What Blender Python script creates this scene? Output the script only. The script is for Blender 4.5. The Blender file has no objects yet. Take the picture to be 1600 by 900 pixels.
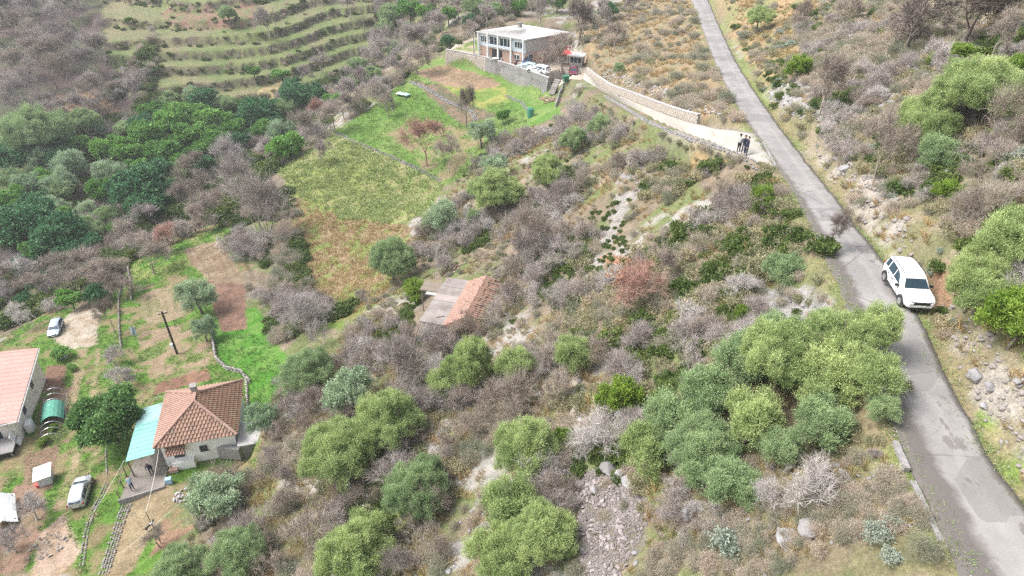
import bpy, bmesh, math, random
import numpy as np
from mathutils import Vector, Matrix
R = math.radians
SC = bpy.context.scene
COL = SC.collection

# ---------------------------------------------------------------- camera
PITCH = R(35.0); CAMZ = 60.0; F = 1066.67          # F in photo pixels (1600 wide)
cam_d = bpy.data.cameras.new('camera'); cam = bpy.data.objects.new('camera', cam_d); COL.objects.link(cam)
cam_d.sensor_width = 36.0; cam_d.lens = 24.0; cam_d.clip_end = 5000; cam_d.clip_start = 0.5
cam.location = (0, 0, CAMZ); cam.rotation_euler = (R(90) - PITCH, 0, 0)
SC.camera = cam
# ---------------------------------------------------------------- sky, sun, exposure (bright overcast day)
SUN_EL, SUN_AZ = R(54), R(-88)                     # azimuth from +Y towards +X
world = bpy.data.worlds.new("World"); SC.world = world; world.use_nodes = True
wn = world.node_tree.nodes; wl = world.node_tree.links; wn.clear()
w_out = wn.new('ShaderNodeOutputWorld'); w_bg = wn.new('ShaderNodeBackground')
sky = wn.new('ShaderNodeTexSky'); sky.sky_type = 'NISHITA'; sky.sun_disc = False
sky.sun_elevation = SUN_EL; sky.sun_rotation = SUN_AZ; sky.air_density = 1.0; sky.dust_density = 4.0; sky.ozone_density = 1.0
hs = wn.new('ShaderNodeHueSaturation'); hs.inputs['Saturation'].default_value = 0.42
wl.new(sky.outputs[0], hs.inputs['Color']); wl.new(hs.outputs[0], w_bg.inputs[0]); wl.new(w_bg.outputs[0], w_out.inputs[0])
w_bg.inputs[1].default_value = 0.14
sun_d = bpy.data.lights.new('sun', 'SUN'); sun = bpy.data.objects.new('sun', sun_d); COL.objects.link(sun)
sun_d.energy = 1.5; sun_d.angle = R(24); sun_d.color = (1.0, 0.975, 0.94)
sun.rotation_euler = (R(90) - SUN_EL, 0, -SUN_AZ + math.pi)
_d = Vector((math.sin(SUN_AZ)*math.cos(SUN_EL), math.cos(SUN_AZ)*math.cos(SUN_EL), math.sin(SUN_EL)))
sun.rotation_euler = _d.to_track_quat('Z', 'Y').to_euler()
SC.view_settings.view_transform = 'Standard'; SC.view_settings.look = 'None'
SC.view_settings.exposure = 1.3; SC.view_settings.gamma = 1.0
SC.cycles.max_bounces = 6; SC.cycles.diffuse_bounces = 3; SC.cycles.glossy_bounces = 2
SC.cycles.transmission_bounces = 3; SC.cycles.transparent_max_bounces = 6; SC.cycles.volume_bounces = 0
SC.cycles.use_adaptive_sampling = True; SC.cycles.adaptive_threshold = 0.01
SC.cycles.use_denoising = False; SC.cycles.filter_width = 1.4; SC.cycles.sample_clamp_indirect = 4

# ---------------------------------------------------------------- survey: photo ray + height -> place
_sp, _cp = math.sin(PITCH), math.cos(PITCH)
def W(px, py, z):
    """world point at height z (relative to the drone) on the line of sight of a photo pixel"""
    u = (px-800)/F; v = (450-py)/F
    d = -z/(_sp - v*_cp)
    return Vector((u*d, d*(_cp + v*_sp), CAMZ + z))
def depth_of(y, z):                                # depth along the view axis
    return y*_cp + (CAMZ - z)*_sp
def project(x, y, z):
    d = y*_cp + (CAMZ - z)*_sp
    up = y*_sp + (z - CAMZ)*_cp
    return 800 + F*x/d, 450 - F*up/d, d

# ---------------------------------------------------------------- noise
_rng = np.random.RandomState(5)
_LAT = _rng.rand(256, 256)
def vnoise(x, y, s):
    x = np.asarray(x, float)/s + 1000.3; y = np.asarray(y, float)/s + 1000.7
    xi = np.floor(x).astype(int); yi = np.floor(y).astype(int); fx = x-xi; fy = y-yi
    fx = fx*fx*(3-2*fx); fy = fy*fy*(3-2*fy)
    a = _LAT[yi % 256, xi % 256]; b = _LAT[yi % 256, (xi+1) % 256]
    c = _LAT[(yi+1) % 256, xi % 256]; d = _LAT[(yi+1) % 256, (xi+1) % 256]
    return (a*(1-fx)+b*fx)*(1-fy) + (c*(1-fx)+d*fx)*fy
def fbm(x, y, s, o=4):
    t = 0; a = .5; n = 0
    for k in range(o):
        t = t + a*vnoise(np.asarray(x)+k*37.1, np.asarray(y)-k*17.7, s); n += a; a *= .5; s *= .5
    return t/n
def inpoly(px, py, poly):
    px = np.asarray(px, float); py = np.asarray(py, float)
    r = np.zeros(px.shape, bool); n = len(poly); j = n-1
    for i in range(n):
        xi, yi = poly[i][0], poly[i][1]; xj, yj = poly[j][0], poly[j][1]
        if yi != yj:
            c = ((yi > py) != (yj > py)) & (px < (xj-xi)*(py-yi)/(yj-yi)+xi)
            r ^= c
        j = i
    return r
def segdist(x, y, pts):
    """distance to a polyline and the interpolated third coordinate"""
    best = np.full(np.shape(x), 1e9); zz = np.zeros(np.shape(x))
    for a, b in zip(pts[:-1], pts[1:]):
        dx, dy = b[0]-a[0], b[1]-a[1]; L = dx*dx+dy*dy+1e-9
        t = np.clip(((x-a[0])*dx + (y-a[1])*dy)/L, 0, 1)
        d = np.hypot(x-(a[0]+t*dx), y-(a[1]+t*dy)); m = d < best
        best = np.where(m, d, best); zz = np.where(m, a[2]+t*(b[2]-a[2]), zz)
    return best, zz

# ---------------------------------------------------------------- lie of the land
ROAD = [(1010,1540,1790,-19.2),(900,1500,1680,-19.3),(820,1466,1622,-19.5),(750,1432,1570,-19.6),(690,1406,1530,-19.65),(640,1384,1503,-19.7),(560,1352,1466,-19.8),
        (475,1322,1430,-20.0),(400,1289,1374,-20.7),(350,1265,1334,-21.5),(300,1240,1299,-22.6),(262,1214,1267,-23.4),
        (225,1190,1239,-23.9),(200,1174,1219,-24.2),(150,1142,1184,-25.3),(100,1118,1152,-27.5),(50,1099,1128,-30.0),
        (0,1080,1107,-33.0),(-40,1066,1090,-36)]
LANE = [((1206,216),(1230,262),(-24.1,-23.6)),((1192,212),(1214,264),(-24.02,-23.5)),((1166,203),(1186,255),(-24.25,-23.95)),((1118,201),(1132,234),-24.9),((1060,186),(1085,222),-26.4),((1030,175),(1048,206),-27.8),
        ((1000,163),(1015,190),-29.4),((950,142),(972,168),-32.8),((925,123),(940,150),-35.6),((912,112),(908,132),-38.0)]
road_c = []
for (py, l, r, z) in ROAD:
    a, b = W(l, py, z), W(r, py, z); road_c.append(((a.x+b.x)/2, (a.y+b.y)/2, a.z))
lane_c = []; lane_a = []; lane_b = []
for (a, b, z) in LANE:
    za, zb = z if isinstance(z, tuple) else (z, z); p, q = W(a[0], a[1], za), W(b[0], b[1], zb); lane_a.append(tuple(p)); lane_b.append(tuple(q)); lane_c.append(((p.x+q.x)/2, (p.y+q.y)/2, p.z))
CP = [ # photo x, y, height below the drone
 # road side, uphill
 (1300,100,-21),(1500,100,-16.5),(1600,0,-13.5),(1400,0,-18.5),(1200,0,-25),(1600,250,-15.3),(1400,250,-19.6),(1500,400,-17.8),
 (1600,500,-17.3),(1600,700,-18.9),(1250,100,-23.2),(1300,200,-21.8),(1450,200,-18),(1500,560,-19.2),(1560,640,-19.0),(1340,300,-21.2),(1450,340,-19),(1590,400,-16.3),(1600,120,-14.5),
 (1180,50,-27.5),(1700,350,-14),(1800,600,-15),
 # downhill of the road
 (1300,880,-21),(1440,860,-19.8),(1380,760,-20.4),(1330,680,-21),(1100,880,-24.8),(900,880,-28.4),(750,880,-32.5),(600,880,-36.5),(500,880,-39),(400,880,-41.5),(300,880,-44.3),
 (1000,780,-26.6),(1100,760,-24.4),(1250,760,-21.9),(1250,600,-21.8),(1320,560,-20.8),(1150,600,-23.3),(1000,650,-27.3),(900,700,-30),(800,750,-32.2),(700,750,-34.6),(600,750,-37.2),(500,760,-40),(420,760,-42.2),
 (900,600,-30.8),(800,600,-34),(700,600,-37),(600,600,-40.2),(520,620,-42.5),(430,640,-44),
 (1270,470,-21.6),(1200,470,-23),(1100,450,-26.2),(1000,450,-29.8),(900,480,-33),(820,480,-35.5),(740,500,-38),(680,500,-40),(640,560,-41),(600,500,-43),
 (1230,350,-22.9),(1150,330,-25),(1050,330,-28.2),(950,330,-32),(850,330,-36.4),(780,360,-38.8),(720,400,-41.5),(650,430,-44),(600,430,-46),
 (1160,270,-24.6),(1080,260,-27.2),(1000,250,-30),(920,240,-33.2),(850,240,-36.8),(780,270,-40),(720,330,-43),
 (1050,228,-27.6),(980,200,-31),(920,170,-35.3),(870,180,-38.2),(840,150,-41),(860,150,-40.6),(820,170,-41.5),(780,200,-42.6),(740,260,-43.7),
 # hillside between lane and road
 (1050,100,-29.4),(1000,50,-33),(1100,150,-26.3),(1060,150,-27.4),(980,110,-33),(1040,30,-32.5),(930,80,-36.5),(940,20,-37),(1000,0,-35.5),
 # yard behind the far house and the slope above
 (760,70,-38.5),(800,0,-38),(860,20,-38),(900,60,-38),(700,30,-40),(650,20,-43),(650,60,-46),
 # fields
 (720,120,-41.2),(700,105,-41.2),(640,115,-42.2),(790,140,-41.8),(600,150,-44),(620,180,-44.2),(700,180,-43.5),(700,240,-44),(560,200,-45.2),(640,240,-45),
 (500,230,-46.6),(560,280,-46.8),(640,300,-46.3),(470,270,-47.6),(520,350,-47.8),(600,350,-46.8),(540,430,-48.2),(480,400,-49),(440,330,-49.5),(500,480,-47.3),(440,480,-48),
 # gardens
 (330,365,-51),(280,390,-51),(230,410,-51),(300,430,-49.8),(350,440,-49),(400,420,-49.5),(380,500,-48),(300,500,-49.2),(230,470,-50.5),(250,560,-48.6),(330,560,-47.5),
 (400,560,-46.2),(420,600,-45.4),(200,500,-50.2),(140,500,-50.4),(90,510,-50.4),(180,560,-49.2),(120,560,-49.7),(60,600,-49.4),(90,700,-48),(170,690,-47.4),
 (0,560,-50),(0,700,-48.2),(0,880,-47.4),(100,880,-46.8),(120,790,-47),(200,860,-46.3),(240,800,-46.3),(260,690,-46.4),(310,760,-45.9),(340,700,-45.7),(380,650,-45.8),(280,840,-45.6),
 # valley wood and stream
 (190,390,-55),(110,450,-54.5),(0,470,-56),(300,330,-56),(380,270,-56.5),(450,200,-56.5),(520,150,-56),(590,100,-55),(640,60,-52),(0,350,-57),(100,350,-57.5),(200,300,-57.5),(300,230,-57),(400,170,-57),
 (0,250,-57),(100,250,-57),(0,520,-52.5),(-100,480,-56),(-100,600,-50),
 # far slope
 (0,150,-52),(100,150,-52.5),(200,150,-53),(300,130,-53),(400,110,-52.5),(500,80,-51.5),(560,50,-50),(0,60,-46),(150,60,-46.5),(300,60,-47),(400,50,-46.5),(500,20,-46.5),(0,0,-42),(200,0,-42.5),(400,0,-43),(600,0,-45),(700,0,-41),
 (0,-40,-38),(300,-40,-38.5),(600,-40,-40),(900,-40,-36),(1250,-40,-26),(1500,-40,-15),
]
_pts = np.array([tuple(W(a, b, c)) for a, b, c in CP] + [p for p in road_c] + [p for p in lane_c])
def _tps_fit(P):
    n = len(P); X = P[:, :2]/50.0
    D2 = ((X[:, None]-X[None])**2).sum(-1); K = .5*D2*np.log(D2+1e-12)
    A = np.zeros((n+3, n+3)); A[:n, :n] = K + np.eye(n)*1.5e-3
    A[:n, n] = 1; A[:n, n+1:] = X; A[n, :n] = 1; A[n+1:, :n] = X.T
    return np.linalg.solve(A, np.concatenate([P[:, 2], [0, 0, 0]])), X
_w, _X = _tps_fit(_pts)
def tps(x, y):
    x = np.asarray(x, float)/50; y = np.asarray(y, float)/50; sh = x.shape; x = x.ravel(); y = y.ravel()
    out = np.empty(x.shape); n = len(_X)
    for s in range(0, len(x), 20000):
        a = x[s:s+20000, None]; b = y[s:s+20000, None]
        D2 = (a-_X[:, 0])**2 + (b-_X[:, 1])**2
        out[s:s+20000] = (.5*D2*np.log(D2+1e-12)) @ _w[:n] + _w[n] + a[:, 0]*_w[n+1] + b[:, 0]*_w[n+2]
    return out.reshape(sh)
YARD_Z = CAMZ-38.5
YARD = [tuple(W(a, b, -38.5)) for a, b in [(700,81),(760,93),(810,108),(857,125),(905,131),(925,124),(912,104),(915,88),(890,70),(840,62),(742,60),(715,66)]]
SMALL_TERR = [  # flat platforms: polygon, height
 ([tuple(W(a, b, -46.3)) for a, b in [(196,758),(226,690),(238,622),(378,594),(385,640),(392,700),(380,735),(320,745),(262,752)]], CAMZ-46.3, 1.5),
]
def _axis(parts):
    out = []
    for a, b, s in parts: out += list(np.arange(a, b, s))
    return out
gx = _axis([(-170,-70,.9),(-70,32,.27),(32,90,.7)]); gy = _axis([(8,72,.27),(72,135,.42),(135,270,.9)])
for k in range(14):
    gx = [gx[0]-1.6**(k+1)] + gx + [gx[-1]+1.6**(k+1)]
    gy = [gy[0]-1.6**(k+1)] + gy + [gy[-1]+1.6**(k+1)]
gx = np.array(gx); gy = np.array(gy)
GX, GY = np.meshgrid(gx, gy)
cx_ = np.clip(GX, -160, 80); cy_ = np.clip(GY, 12, 250)
H = tps(cx_, cy_)
over = np.hypot(GX-cx_, GY-cy_)
H = np.clip(H, -5, 62)
H += np.where(over > 0, np.minimum(over*.12, 90)*np.clip((GY+60)/120, 0, 1), 0) + np.where(over > 2, fbm(GX, GY, 120)*np.minimum(over*.05, 40), 0)
# ground relief, less of it in fields, none on the road
PX, PY, PD = project(GX, GY, H)
SMOOTH = [  # photo outlines of worked ground
 [(520,212),(560,180),(600,150),(650,108),(690,90),(850,135),(830,190),(740,200),(700,290),(640,260)],
 [(520,212),(640,260),(690,290),(650,350),(590,440),(500,500),(420,430),(440,300)],
 [(330,345),(200,410),(140,480),(60,500),(0,540),(0,900),(250,900),(310,770),(400,740),(440,600),(420,520),(390,420)],
 [(680,75),(760,60),(930,80),(930,135),(860,135)]]
sm = np.zeros(GX.shape)
for p in SMOOTH: sm = np.maximum(sm, inpoly(PX, PY, p).astype(float))
rough = 1 - .85*sm
H += rough*((fbm(GX, GY, 9, 5)-.5)*1.3 + (fbm(GX+50, GY, 2.2, 3)-.5)*.7)*np.clip(1-over/30, 0, 1) + (1-rough)*(fbm(GX, GY, 1.6, 3)-.5)*.12
# terraces on the far slope
tm = inpoly(PX, PY, [(130,0),(700,-30),(660,60),(560,110),(430,160),(300,175),(200,160),(170,100)]) & (PD > 120)
st = 2.15; q = (H + (fbm(GX, GY, 40, 2)-.5)*3.0)/st; fr = q-np.floor(q)
H = np.where(tm, H + (np.clip((fr-.22)/.0001, 0, 1)*0 + np.where(fr < .16, (fr/.16), 1) - fr)*st*.8, H)
TERR_FR = np.where(tm, fr, 1.0)
# small platforms, yard, lane and road are cut into the slope
def plateau(H, poly, z, fall):
    ins = inpoly(GX, GY, poly); d, _ = segdist(GX, GY, list(poly)+[poly[0]])
    k = np.where(ins, 1.0, np.clip(1-d/fall, 0, 1)); k = k*k*(3-2*k)
    return H*(1-k) + z*k
for poly, z, fall in SMALL_TERR: H = plateau(H, poly, z, fall)
H = plateau(H, YARD, YARD_Z, .8)
def cut(H, line, hw, fall, dz=0):
    d, z = segdist(GX, GY, line); k = np.clip(1-(d-hw)/fall, 0, 1); k = k*k*(3-2*k)
    return H*(1-k) + (z+dz)*k
_ld, _lz = segdist(GX, GY, lane_c)
_side = GX < np.interp(GY, [p[1] for p in lane_c], [p[0] for p in lane_c])     # downhill of the lane the bank falls away
H = np.where(_side & (_ld < 7), np.minimum(H, _lz-.1-np.clip(_ld-2.2, 0, 5)*.55+(fbm(GX, GY, 2, 3)-.5)*.5), H)
H = cut(H, lane_c, 2.1, .9, -.07)
CARZ = CAMZ-20.02
H = cut(H, [(19.7,25.6,CARZ),(20.2,29.5,CARZ),(20.6,32,CARZ-.3)], 1.0, 1.0, -.06)
H = cut(H, road_c, 1.75, 1.3, -.07)
_ins = inpoly(GX, GY, [p[:2] for p in lane_a]+[p[:2] for p in lane_b[::-1]]); _da, _za = segdist(GX, GY, lane_a); _db, _zb = segdist(GX, GY, lane_b)
H = np.where(_ins & (GY < 75), (_za*_db+_zb*_da)/(_da+_db+1e-6)-.09, H)
# ditch-like drop outside the kerb near the bottom of the frame
def ground(x, y):
    x = np.asarray(x, float); y = np.asarray(y, float)
    i = np.clip(np.searchsorted(gx, x)-1, 0, len(gx)-2); j = np.clip(np.searchsorted(gy, y)-1, 0, len(gy)-2)
    fx = (x-gx[i])/(gx[i+1]-gx[i]); fy = (y-gy[j])/(gy[j+1]-gy[j])
    return (H[j, i]*(1-fx)+H[j, i+1]*fx)*(1-fy) + (H[j+1, i]*(1-fx)+H[j+1, i+1]*fx)*fy
def gz(x, y): return float(ground(x, y))
def hit(px, py, lift=0.0, liftk=0.0):
    """walk down the line of sight of a photo pixel to the land (plus lift metres, plus liftk x depth)"""
    u = (px-800)/F; v = (450-py)/F
    d = np.arange(12, 330, .12)
    x = u*d; y = d*(_cp+v*_sp); z = CAMZ - d*(_sp-v*_cp)
    g = ground(x, y) + lift + liftk*d
    k = np.argmax(z <= g)
    if z[k] > g[k]: k = len(d)-1
    return Vector((x[k], y[k], float(ground(x[k], y[k])))), d[k]
PX, PY, PD = project(GX, GY, H)
# ================================================================ helpers
def node_mat(name):
    m = bpy.data.materials.new(name); m.use_nodes = True
    nt = m.node_tree; return m, nt, nt.nodes['Principled BSDF']
def _n(nt, typ, **kw):
    n = nt.nodes.new(typ)
    for k, v in kw.items(): setattr(n, k, v)
    return n
def _noise(nt, scale, detail=4, rough=.6, coord='Object'):
    tc = _n(nt, 'ShaderNodeTexCoord'); no = _n(nt, 'ShaderNodeTexNoise'); no.inputs['Scale'].default_value = scale
    no.inputs['Detail'].default_value = detail; no.inputs['Roughness'].default_value = rough
    nt.links.new(tc.outputs[coord], no.inputs['Vector']); return no
def _mix(nt, a, b, fac, typ='MIX'):
    mx = _n(nt, 'ShaderNodeMix', data_type='RGBA', blend_type=typ)
    for s, v in ((mx.inputs[0], fac), (mx.inputs[6], a), (mx.inputs[7], b)):
        if isinstance(v, (int, float)): s.default_value = v
        elif isinstance(v, tuple): s.default_value = (*v[:3], 1)
        else: nt.links.new(v, s)
    return mx.outputs[2]
def _ramp(nt, fac, p0, p1, c0=(0,0,0), c1=(1,1,1)):
    r = _n(nt, 'ShaderNodeValToRGB'); e = r.color_ramp.elements
    e[0].position = p0; e[1].position = p1; e[0].color = (*c0, 1); e[1].color = (*c1, 1)
    nt.links.new(fac, r.inputs[0]); return r.outputs[0]
def _bump(nt, p, h, strength, dist):
    b = _n(nt, 'ShaderNodeBump'); b.inputs['Strength'].default_value = strength; b.inputs['Distance'].default_value = dist
    nt.links.new(h, b.inputs['Height']); nt.links.new(b.outputs[0], p.inputs['Normal'])
def rough_mat(name, c1, c2, scale=1.5, rough=.9, bump=.3, dist=.05, fine=12, c3=None, var=0.0, metal=0.0):
    m, nt, p = node_mat(name)
    a = _noise(nt, scale, 5); c = _mix(nt, c1, c2, _ramp(nt, a.outputs['Fac'], .35, .65))
    f = _noise(nt, fine, 6, .7)
    c = _mix(nt, c, _ramp(nt, f.outputs['Fac'], .25, .8, (.55,.55,.55), (1.3,1.3,1.3)), .8, 'MULTIPLY')
    if c3: 
        s = _noise(nt, scale*.45+.1, 6, .7); c = _mix(nt, c, c3, _ramp(nt, s.outputs['Fac'], .56, .7))
    if var:
        oi = _n(nt, 'ShaderNodeObjectInfo'); lo = 1-var; hi = 1+var
        c = _mix(nt, c, _ramp(nt, oi.outputs['Random'], 0, 1, (lo,lo*.97,lo*.94), (hi,hi,hi)), 1.0, 'MULTIPLY')
    nt.links.new(c, p.inputs['Base Color']); p.inputs['Roughness'].default_value = rough; p.inputs['Metallic'].default_value = metal
    if bump: _bump(nt, p, f.outputs['Fac'], bump, dist)
    return m
def plain(name, c, rough=.5, metal=0.0, coat=0.0):
    m, nt, p = node_mat(name); f = _noise(nt, 6, 3)
    cc = _mix(nt, c, tuple(x*.8 for x in c), _ramp(nt, f.outputs['Fac'], .4, .75))
    nt.links.new(cc, p.inputs['Base Color']); p.inputs['Roughness'].default_value = rough; p.inputs['Metallic'].default_value = metal
    p.inputs['Coat Weight'].default_value = coat; p.inputs['Coat Roughness'].default_value = .08
    return m

def tag(o, label=None, cat=None, group=None, kind=None):
    if label: o['label'] = label
    if cat: o['category'] = cat
    if group: o['group'] = group
    if kind: o['kind'] = kind
    return o
def thing(name, label, cat, loc=(0,0,0), rz=0.0, group=None):
    o = bpy.data.objects.new(name, None); COL.objects.link(o); o.location = loc; o.rotation_euler = (0, 0, rz)
    o.empty_display_size = .3
    return tag(o, label, cat, group)
def link(name, me, parent=None, mat=None):
    if mat and not me.materials: me.materials.append(mat)
    o = bpy.data.objects.new(name, me); COL.objects.link(o)
    if parent: o.parent = parent
    return o
def np_mesh(name, v, f, smooth=False):
    v = np.asarray(v, np.float32).reshape(-1, 3); f = np.asarray(f, np.int32)
    me = bpy.data.meshes.new(name); k = f.shape[1]
    me.vertices.add(len(v)); me.vertices.foreach_set('co', v.ravel())
    me.loops.add(f.size); me.loops.foreach_set('vertex_index', f.ravel())
    me.polygons.add(len(f)); me.polygons.foreach_set('loop_start', np.arange(len(f), dtype=np.int32)*k)
    me.update(calc_edges=True)
    if smooth: me.polygons.foreach_set('use_smooth', np.ones(len(f), bool))
    return me
class MB:
    """collects shapes and links them as one mesh"""
    def __init__(s): s.v = []; s.f = []; s.M = Matrix()
    def add(s, vs, fs):
        b = len(s.v); s.v += [tuple(s.M @ Vector(p)) for p in vs]; s.f += [tuple(b+i for i in f) for f in fs]; return s
    def box(s, c, d, rz=0, bev=0):
        cx, cy, cz = c; x, y, z = d[0]/2, d[1]/2, d[2]/2
        P = [(-x,-y,-z),(x,-y,-z),(x,y,-z),(-x,y,-z),(-x,-y,z),(x,-y,z),(x,y,z),(-x,y,z)]
        cr, sr = math.cos(rz), math.sin(rz)
        return s.add([(cx+a*cr-b*sr, cy+a*sr+b*cr, cz+h) for a, b, h in P],
                     [(3,2,1,0),(4,5,6,7),(0,1,5,4),(1,2,6,5),(2,3,7,6),(3,0,4,7)])
    def hexa(s, P):                                    # eight corners: four below, four above
        return s.add(P, [(3,2,1,0),(4,5,6,7),(0,1,5,4),(1,2,6,5),(2,3,7,6),(3,0,4,7)])
    def prism(s, poly, z0, z1):
        n = len(poly); z0f = z0 if callable(z0) else (lambda x, y: z0); z1f = z1 if callable(z1) else (lambda x, y: z1)
        P = [(x, y, z0f(x, y)) for x, y in poly] + [(x, y, z1f(x, y)) for x, y in poly]
        return s.add(P, [tuple(range(n))[::-1], tuple(range(n, 2*n))] + [(i, (i+1) % n, n+(i+1) % n, n+i) for i in range(n)])
    def tube(s, pts, r, n=6, cap=True):
        pts = [Vector(p) for p in pts]; rr = r if isinstance(r, (list, tuple)) else [r]*len(pts); V = []
        for i, p in enumerate(pts):
            t = (pts[min(i+1, len(pts)-1)]-pts[max(i-1, 0)]).normalized()
            a = t.cross(Vector((0, 0, 1)) if abs(t.z) < .9 else Vector((1, 0, 0))).normalized(); b = t.cross(a)
            V += [tuple(p + (a*math.cos(2*math.pi*k/n) + b*math.sin(2*math.pi*k/n))*rr[i]) for k in range(n)]
        Fc = [(i*n+k, i*n+(k+1) % n, (i+1)*n+(k+1) % n, (i+1)*n+k) for i in range(len(pts)-1) for k in range(n)]
        if cap: Fc += [tuple(range(n))[::-1], tuple((len(pts)-1)*n+k for k in range(n))]
        return s.add(V, Fc)
    def rings(s, rings, cap=True, close=True):
        n = len(rings[0]); V = [p for r in rings for p in r]
        Fc = [(i*n+k, i*n+(k+1) % n, (i+1)*n+(k+1) % n, (i+1)*n+k) for i in range(len(rings)-1) for k in range(n if close else n-1)]
        if cap: Fc += [tuple(range(n))[::-1], tuple((len(rings)-1)*n+k for k in range(n))]
        return s.add(V, Fc)
    def cyl(s, c, r, h, axis='z', n=16, r2=None):
        r2 = r if r2 is None else r2; rg = []
        for t, q in ((-h/2, r), (h/2, r2)):
            ring = []
            for k in range(n):
                a = 2*math.pi*k/n; u, v = q*math.cos(a), q*math.sin(a)
                ring.append((c[0]+u, c[1]+v, c[2]+t) if axis == 'z' else (c[0]+t, c[1]+u, c[2]+v) if axis == 'x' else (c[0]+v, c[1]+t, c[2]+u))
            rg.append(ring)
        return s.rings(rg)
    def mesh(s, name, smooth=False):
        me = bpy.data.meshes.new(name); me.from_pydata(s.v, [], s.f); me.update()
        if smooth: me.polygons.foreach_set('use_smooth', [True]*len(me.polygons))
        return me
    def build(s, name, mat, parent=None, smooth=False, bevel=0, sub=0):
        o = link(name, s.mesh(name, smooth), parent, mat)
        if bevel:
            b = o.modifiers.new('bevel', 'BEVEL'); b.width = bevel; b.segments = 2; b.limit_method = 'ANGLE'
        if sub:
            b = o.modifiers.new('sub', 'SUBSURF'); b.levels = b.render_levels = sub
        return o
def rock_mesh(seed, sub=2, flat=.7, name='rock', rough=.35):
    r = random.Random(seed); bm = bmesh.new(); bmesh.ops.create_icosphere(bm, subdivisions=sub, radius=.5)
    pl = [(Vector((r.gauss(0,1), r.gauss(0,1), r.gauss(0,1))).normalized(), r.uniform(.26,.42)) for _ in range(9)]
    for v in bm.verts:
        for n, d in pl:
            k = v.co.dot(n)
            if k > d: v.co -= n*(k-d)
        v.co += Vector((r.gauss(0,1), r.gauss(0,1), r.gauss(0,1)))*.02*rough
        v.co.z *= flat
    me = bpy.data.meshes.new(name); bm.to_mesh(me); bm.free(); return me
def merge_np(meshes, xf, name, tri=True):
    """xf: list of (mesh index, 4x4 array); one mesh of all the copies"""
    cache = []
    for me in meshes:
        me.calc_loop_triangles(); v = np.empty(len(me.vertices)*3, np.float32); me.vertices.foreach_get('co', v)
        t = np.empty(len(me.loop_triangles)*3, np.int32); me.loop_triangles.foreach_get('vertices', t)
        cache.append((v.reshape(-1, 3), t.reshape(-1, 3)))
    V = []; T = []; b = 0
    if not xf: xf = [(0, np.array(Matrix.Translation((0,0,-5)), np.float32))]
    for k, M in xf:
        v, t = cache[k]; V.append(v @ M[:3, :3].T + M[:3, 3]); T.append(t+b); b += len(v)
    return np_mesh(name, np.concatenate(V), np.concatenate(T))
def xform(p, s, rz, rx=0.0, ry=0.0):
    s = s if isinstance(s, (tuple, list)) else (s, s, s)
    M = Matrix.Translation(p) @ Matrix.Rotation(rz, 4, 'Z') @ Matrix.Rotation(rx, 4, 'X') @ Matrix.Rotation(ry, 4, 'Y') @ Matrix.Diagonal((*s, 1))
    return np.array(M, np.float32)

# ================================================================ ground colours (what grows or lies there)
rndm = random.Random(11)
def noisy(poly_px, amp=5, s=14):
    dx = (fbm(GX, GY, s*.12, 3)-.5)*2*amp; dy = (fbm(GX+91, GY+7, s*.12, 3)-.5)*2*amp*.6
    return inpoly(PX+dx, PY+dy, poly_px)
def C(*c): return np.array(c, float)
g1 = fbm(GX, GY, 5, 5)[..., None]; g2 = fbm(GX+40, GY-20, 1.3, 4)[..., None]; g3 = fbm(GX-70, GY+33, 11, 3)[..., None]
def ss(x, a, b): t = np.clip((x-a)/(b-a), 0, 1); return t*t*(3-2*t)
base = C(.20,.165,.125)*(1-ss(g1,.40,.56)) + C(.155,.185,.08)*ss(g1,.40,.56)
base = base*(1-ss(g2,.55,.7)) + C(.25,.205,.16)*ss(g2,.55,.7)
base = base*(1-ss(g3,.55,.62)*ss(g2,.45,.56)) + C(.33,.32,.31)*ss(g3,.55,.62)*ss(g2,.45,.56)
GC = base.copy()
def paint(poly, c1, c2=None, lo=.42, hi=.6, amp=5, n=None, k=1.0):
    m = noisy(poly, amp)[..., None]*k; n = g2 if n is None else n
    c = C(*c1) if c2 is None else C(*c1)*(1-ss(n, lo, hi)) + C(*c2)*ss(n, lo, hi)
    GC[:] = GC*(1-m) + c*m
# far slopes and valley
paint([(-200,-80),(230,-80),(230,130),(330,170),(240,230),(-200,260)], (.12,.095,.09), (.10,.11,.07), n=g1)
paint([(-100,190),(200,200),(420,120),(520,120),(500,200),(430,270),(340,340),(180,420),(150,470),(-50,470),(-100,400)], (.10,.085,.06), (.07,.10,.045), n=g1)
TP = [(150,-60),(720,-60),(640,80),(560,120),(430,165),(300,170),(210,160),(170,90)]
paint(TP, (.165,.215,.085), (.235,.24,.12), n=g1, amp=3, lo=.4, hi=.62)
paint(TP, (.13,.17,.07), (.20,.17,.12), n=g3, amp=6, lo=.38, hi=.62, k=.6)
m = (noisy(TP, 3) & (TERR_FR < .17) & (fbm(GX, GY, 9, 2) > .34))[..., None]; GC = np.where(m, C(.115,.10,.075)*(.6+g2), GC)
paint([(250,15),(400,5),(400,45),(270,45)], (.24,.15,.12), (.15,.17,.08), n=g2)
paint([(375,160),(430,125),(470,120),(470,140),(400,175)], (.42,.34,.19), (.28,.25,.14), n=g2)
paint([(90,150),(150,140),(190,180),(120,205)], (.30,.19,.11), (.2,.14,.1), n=g2)
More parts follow.
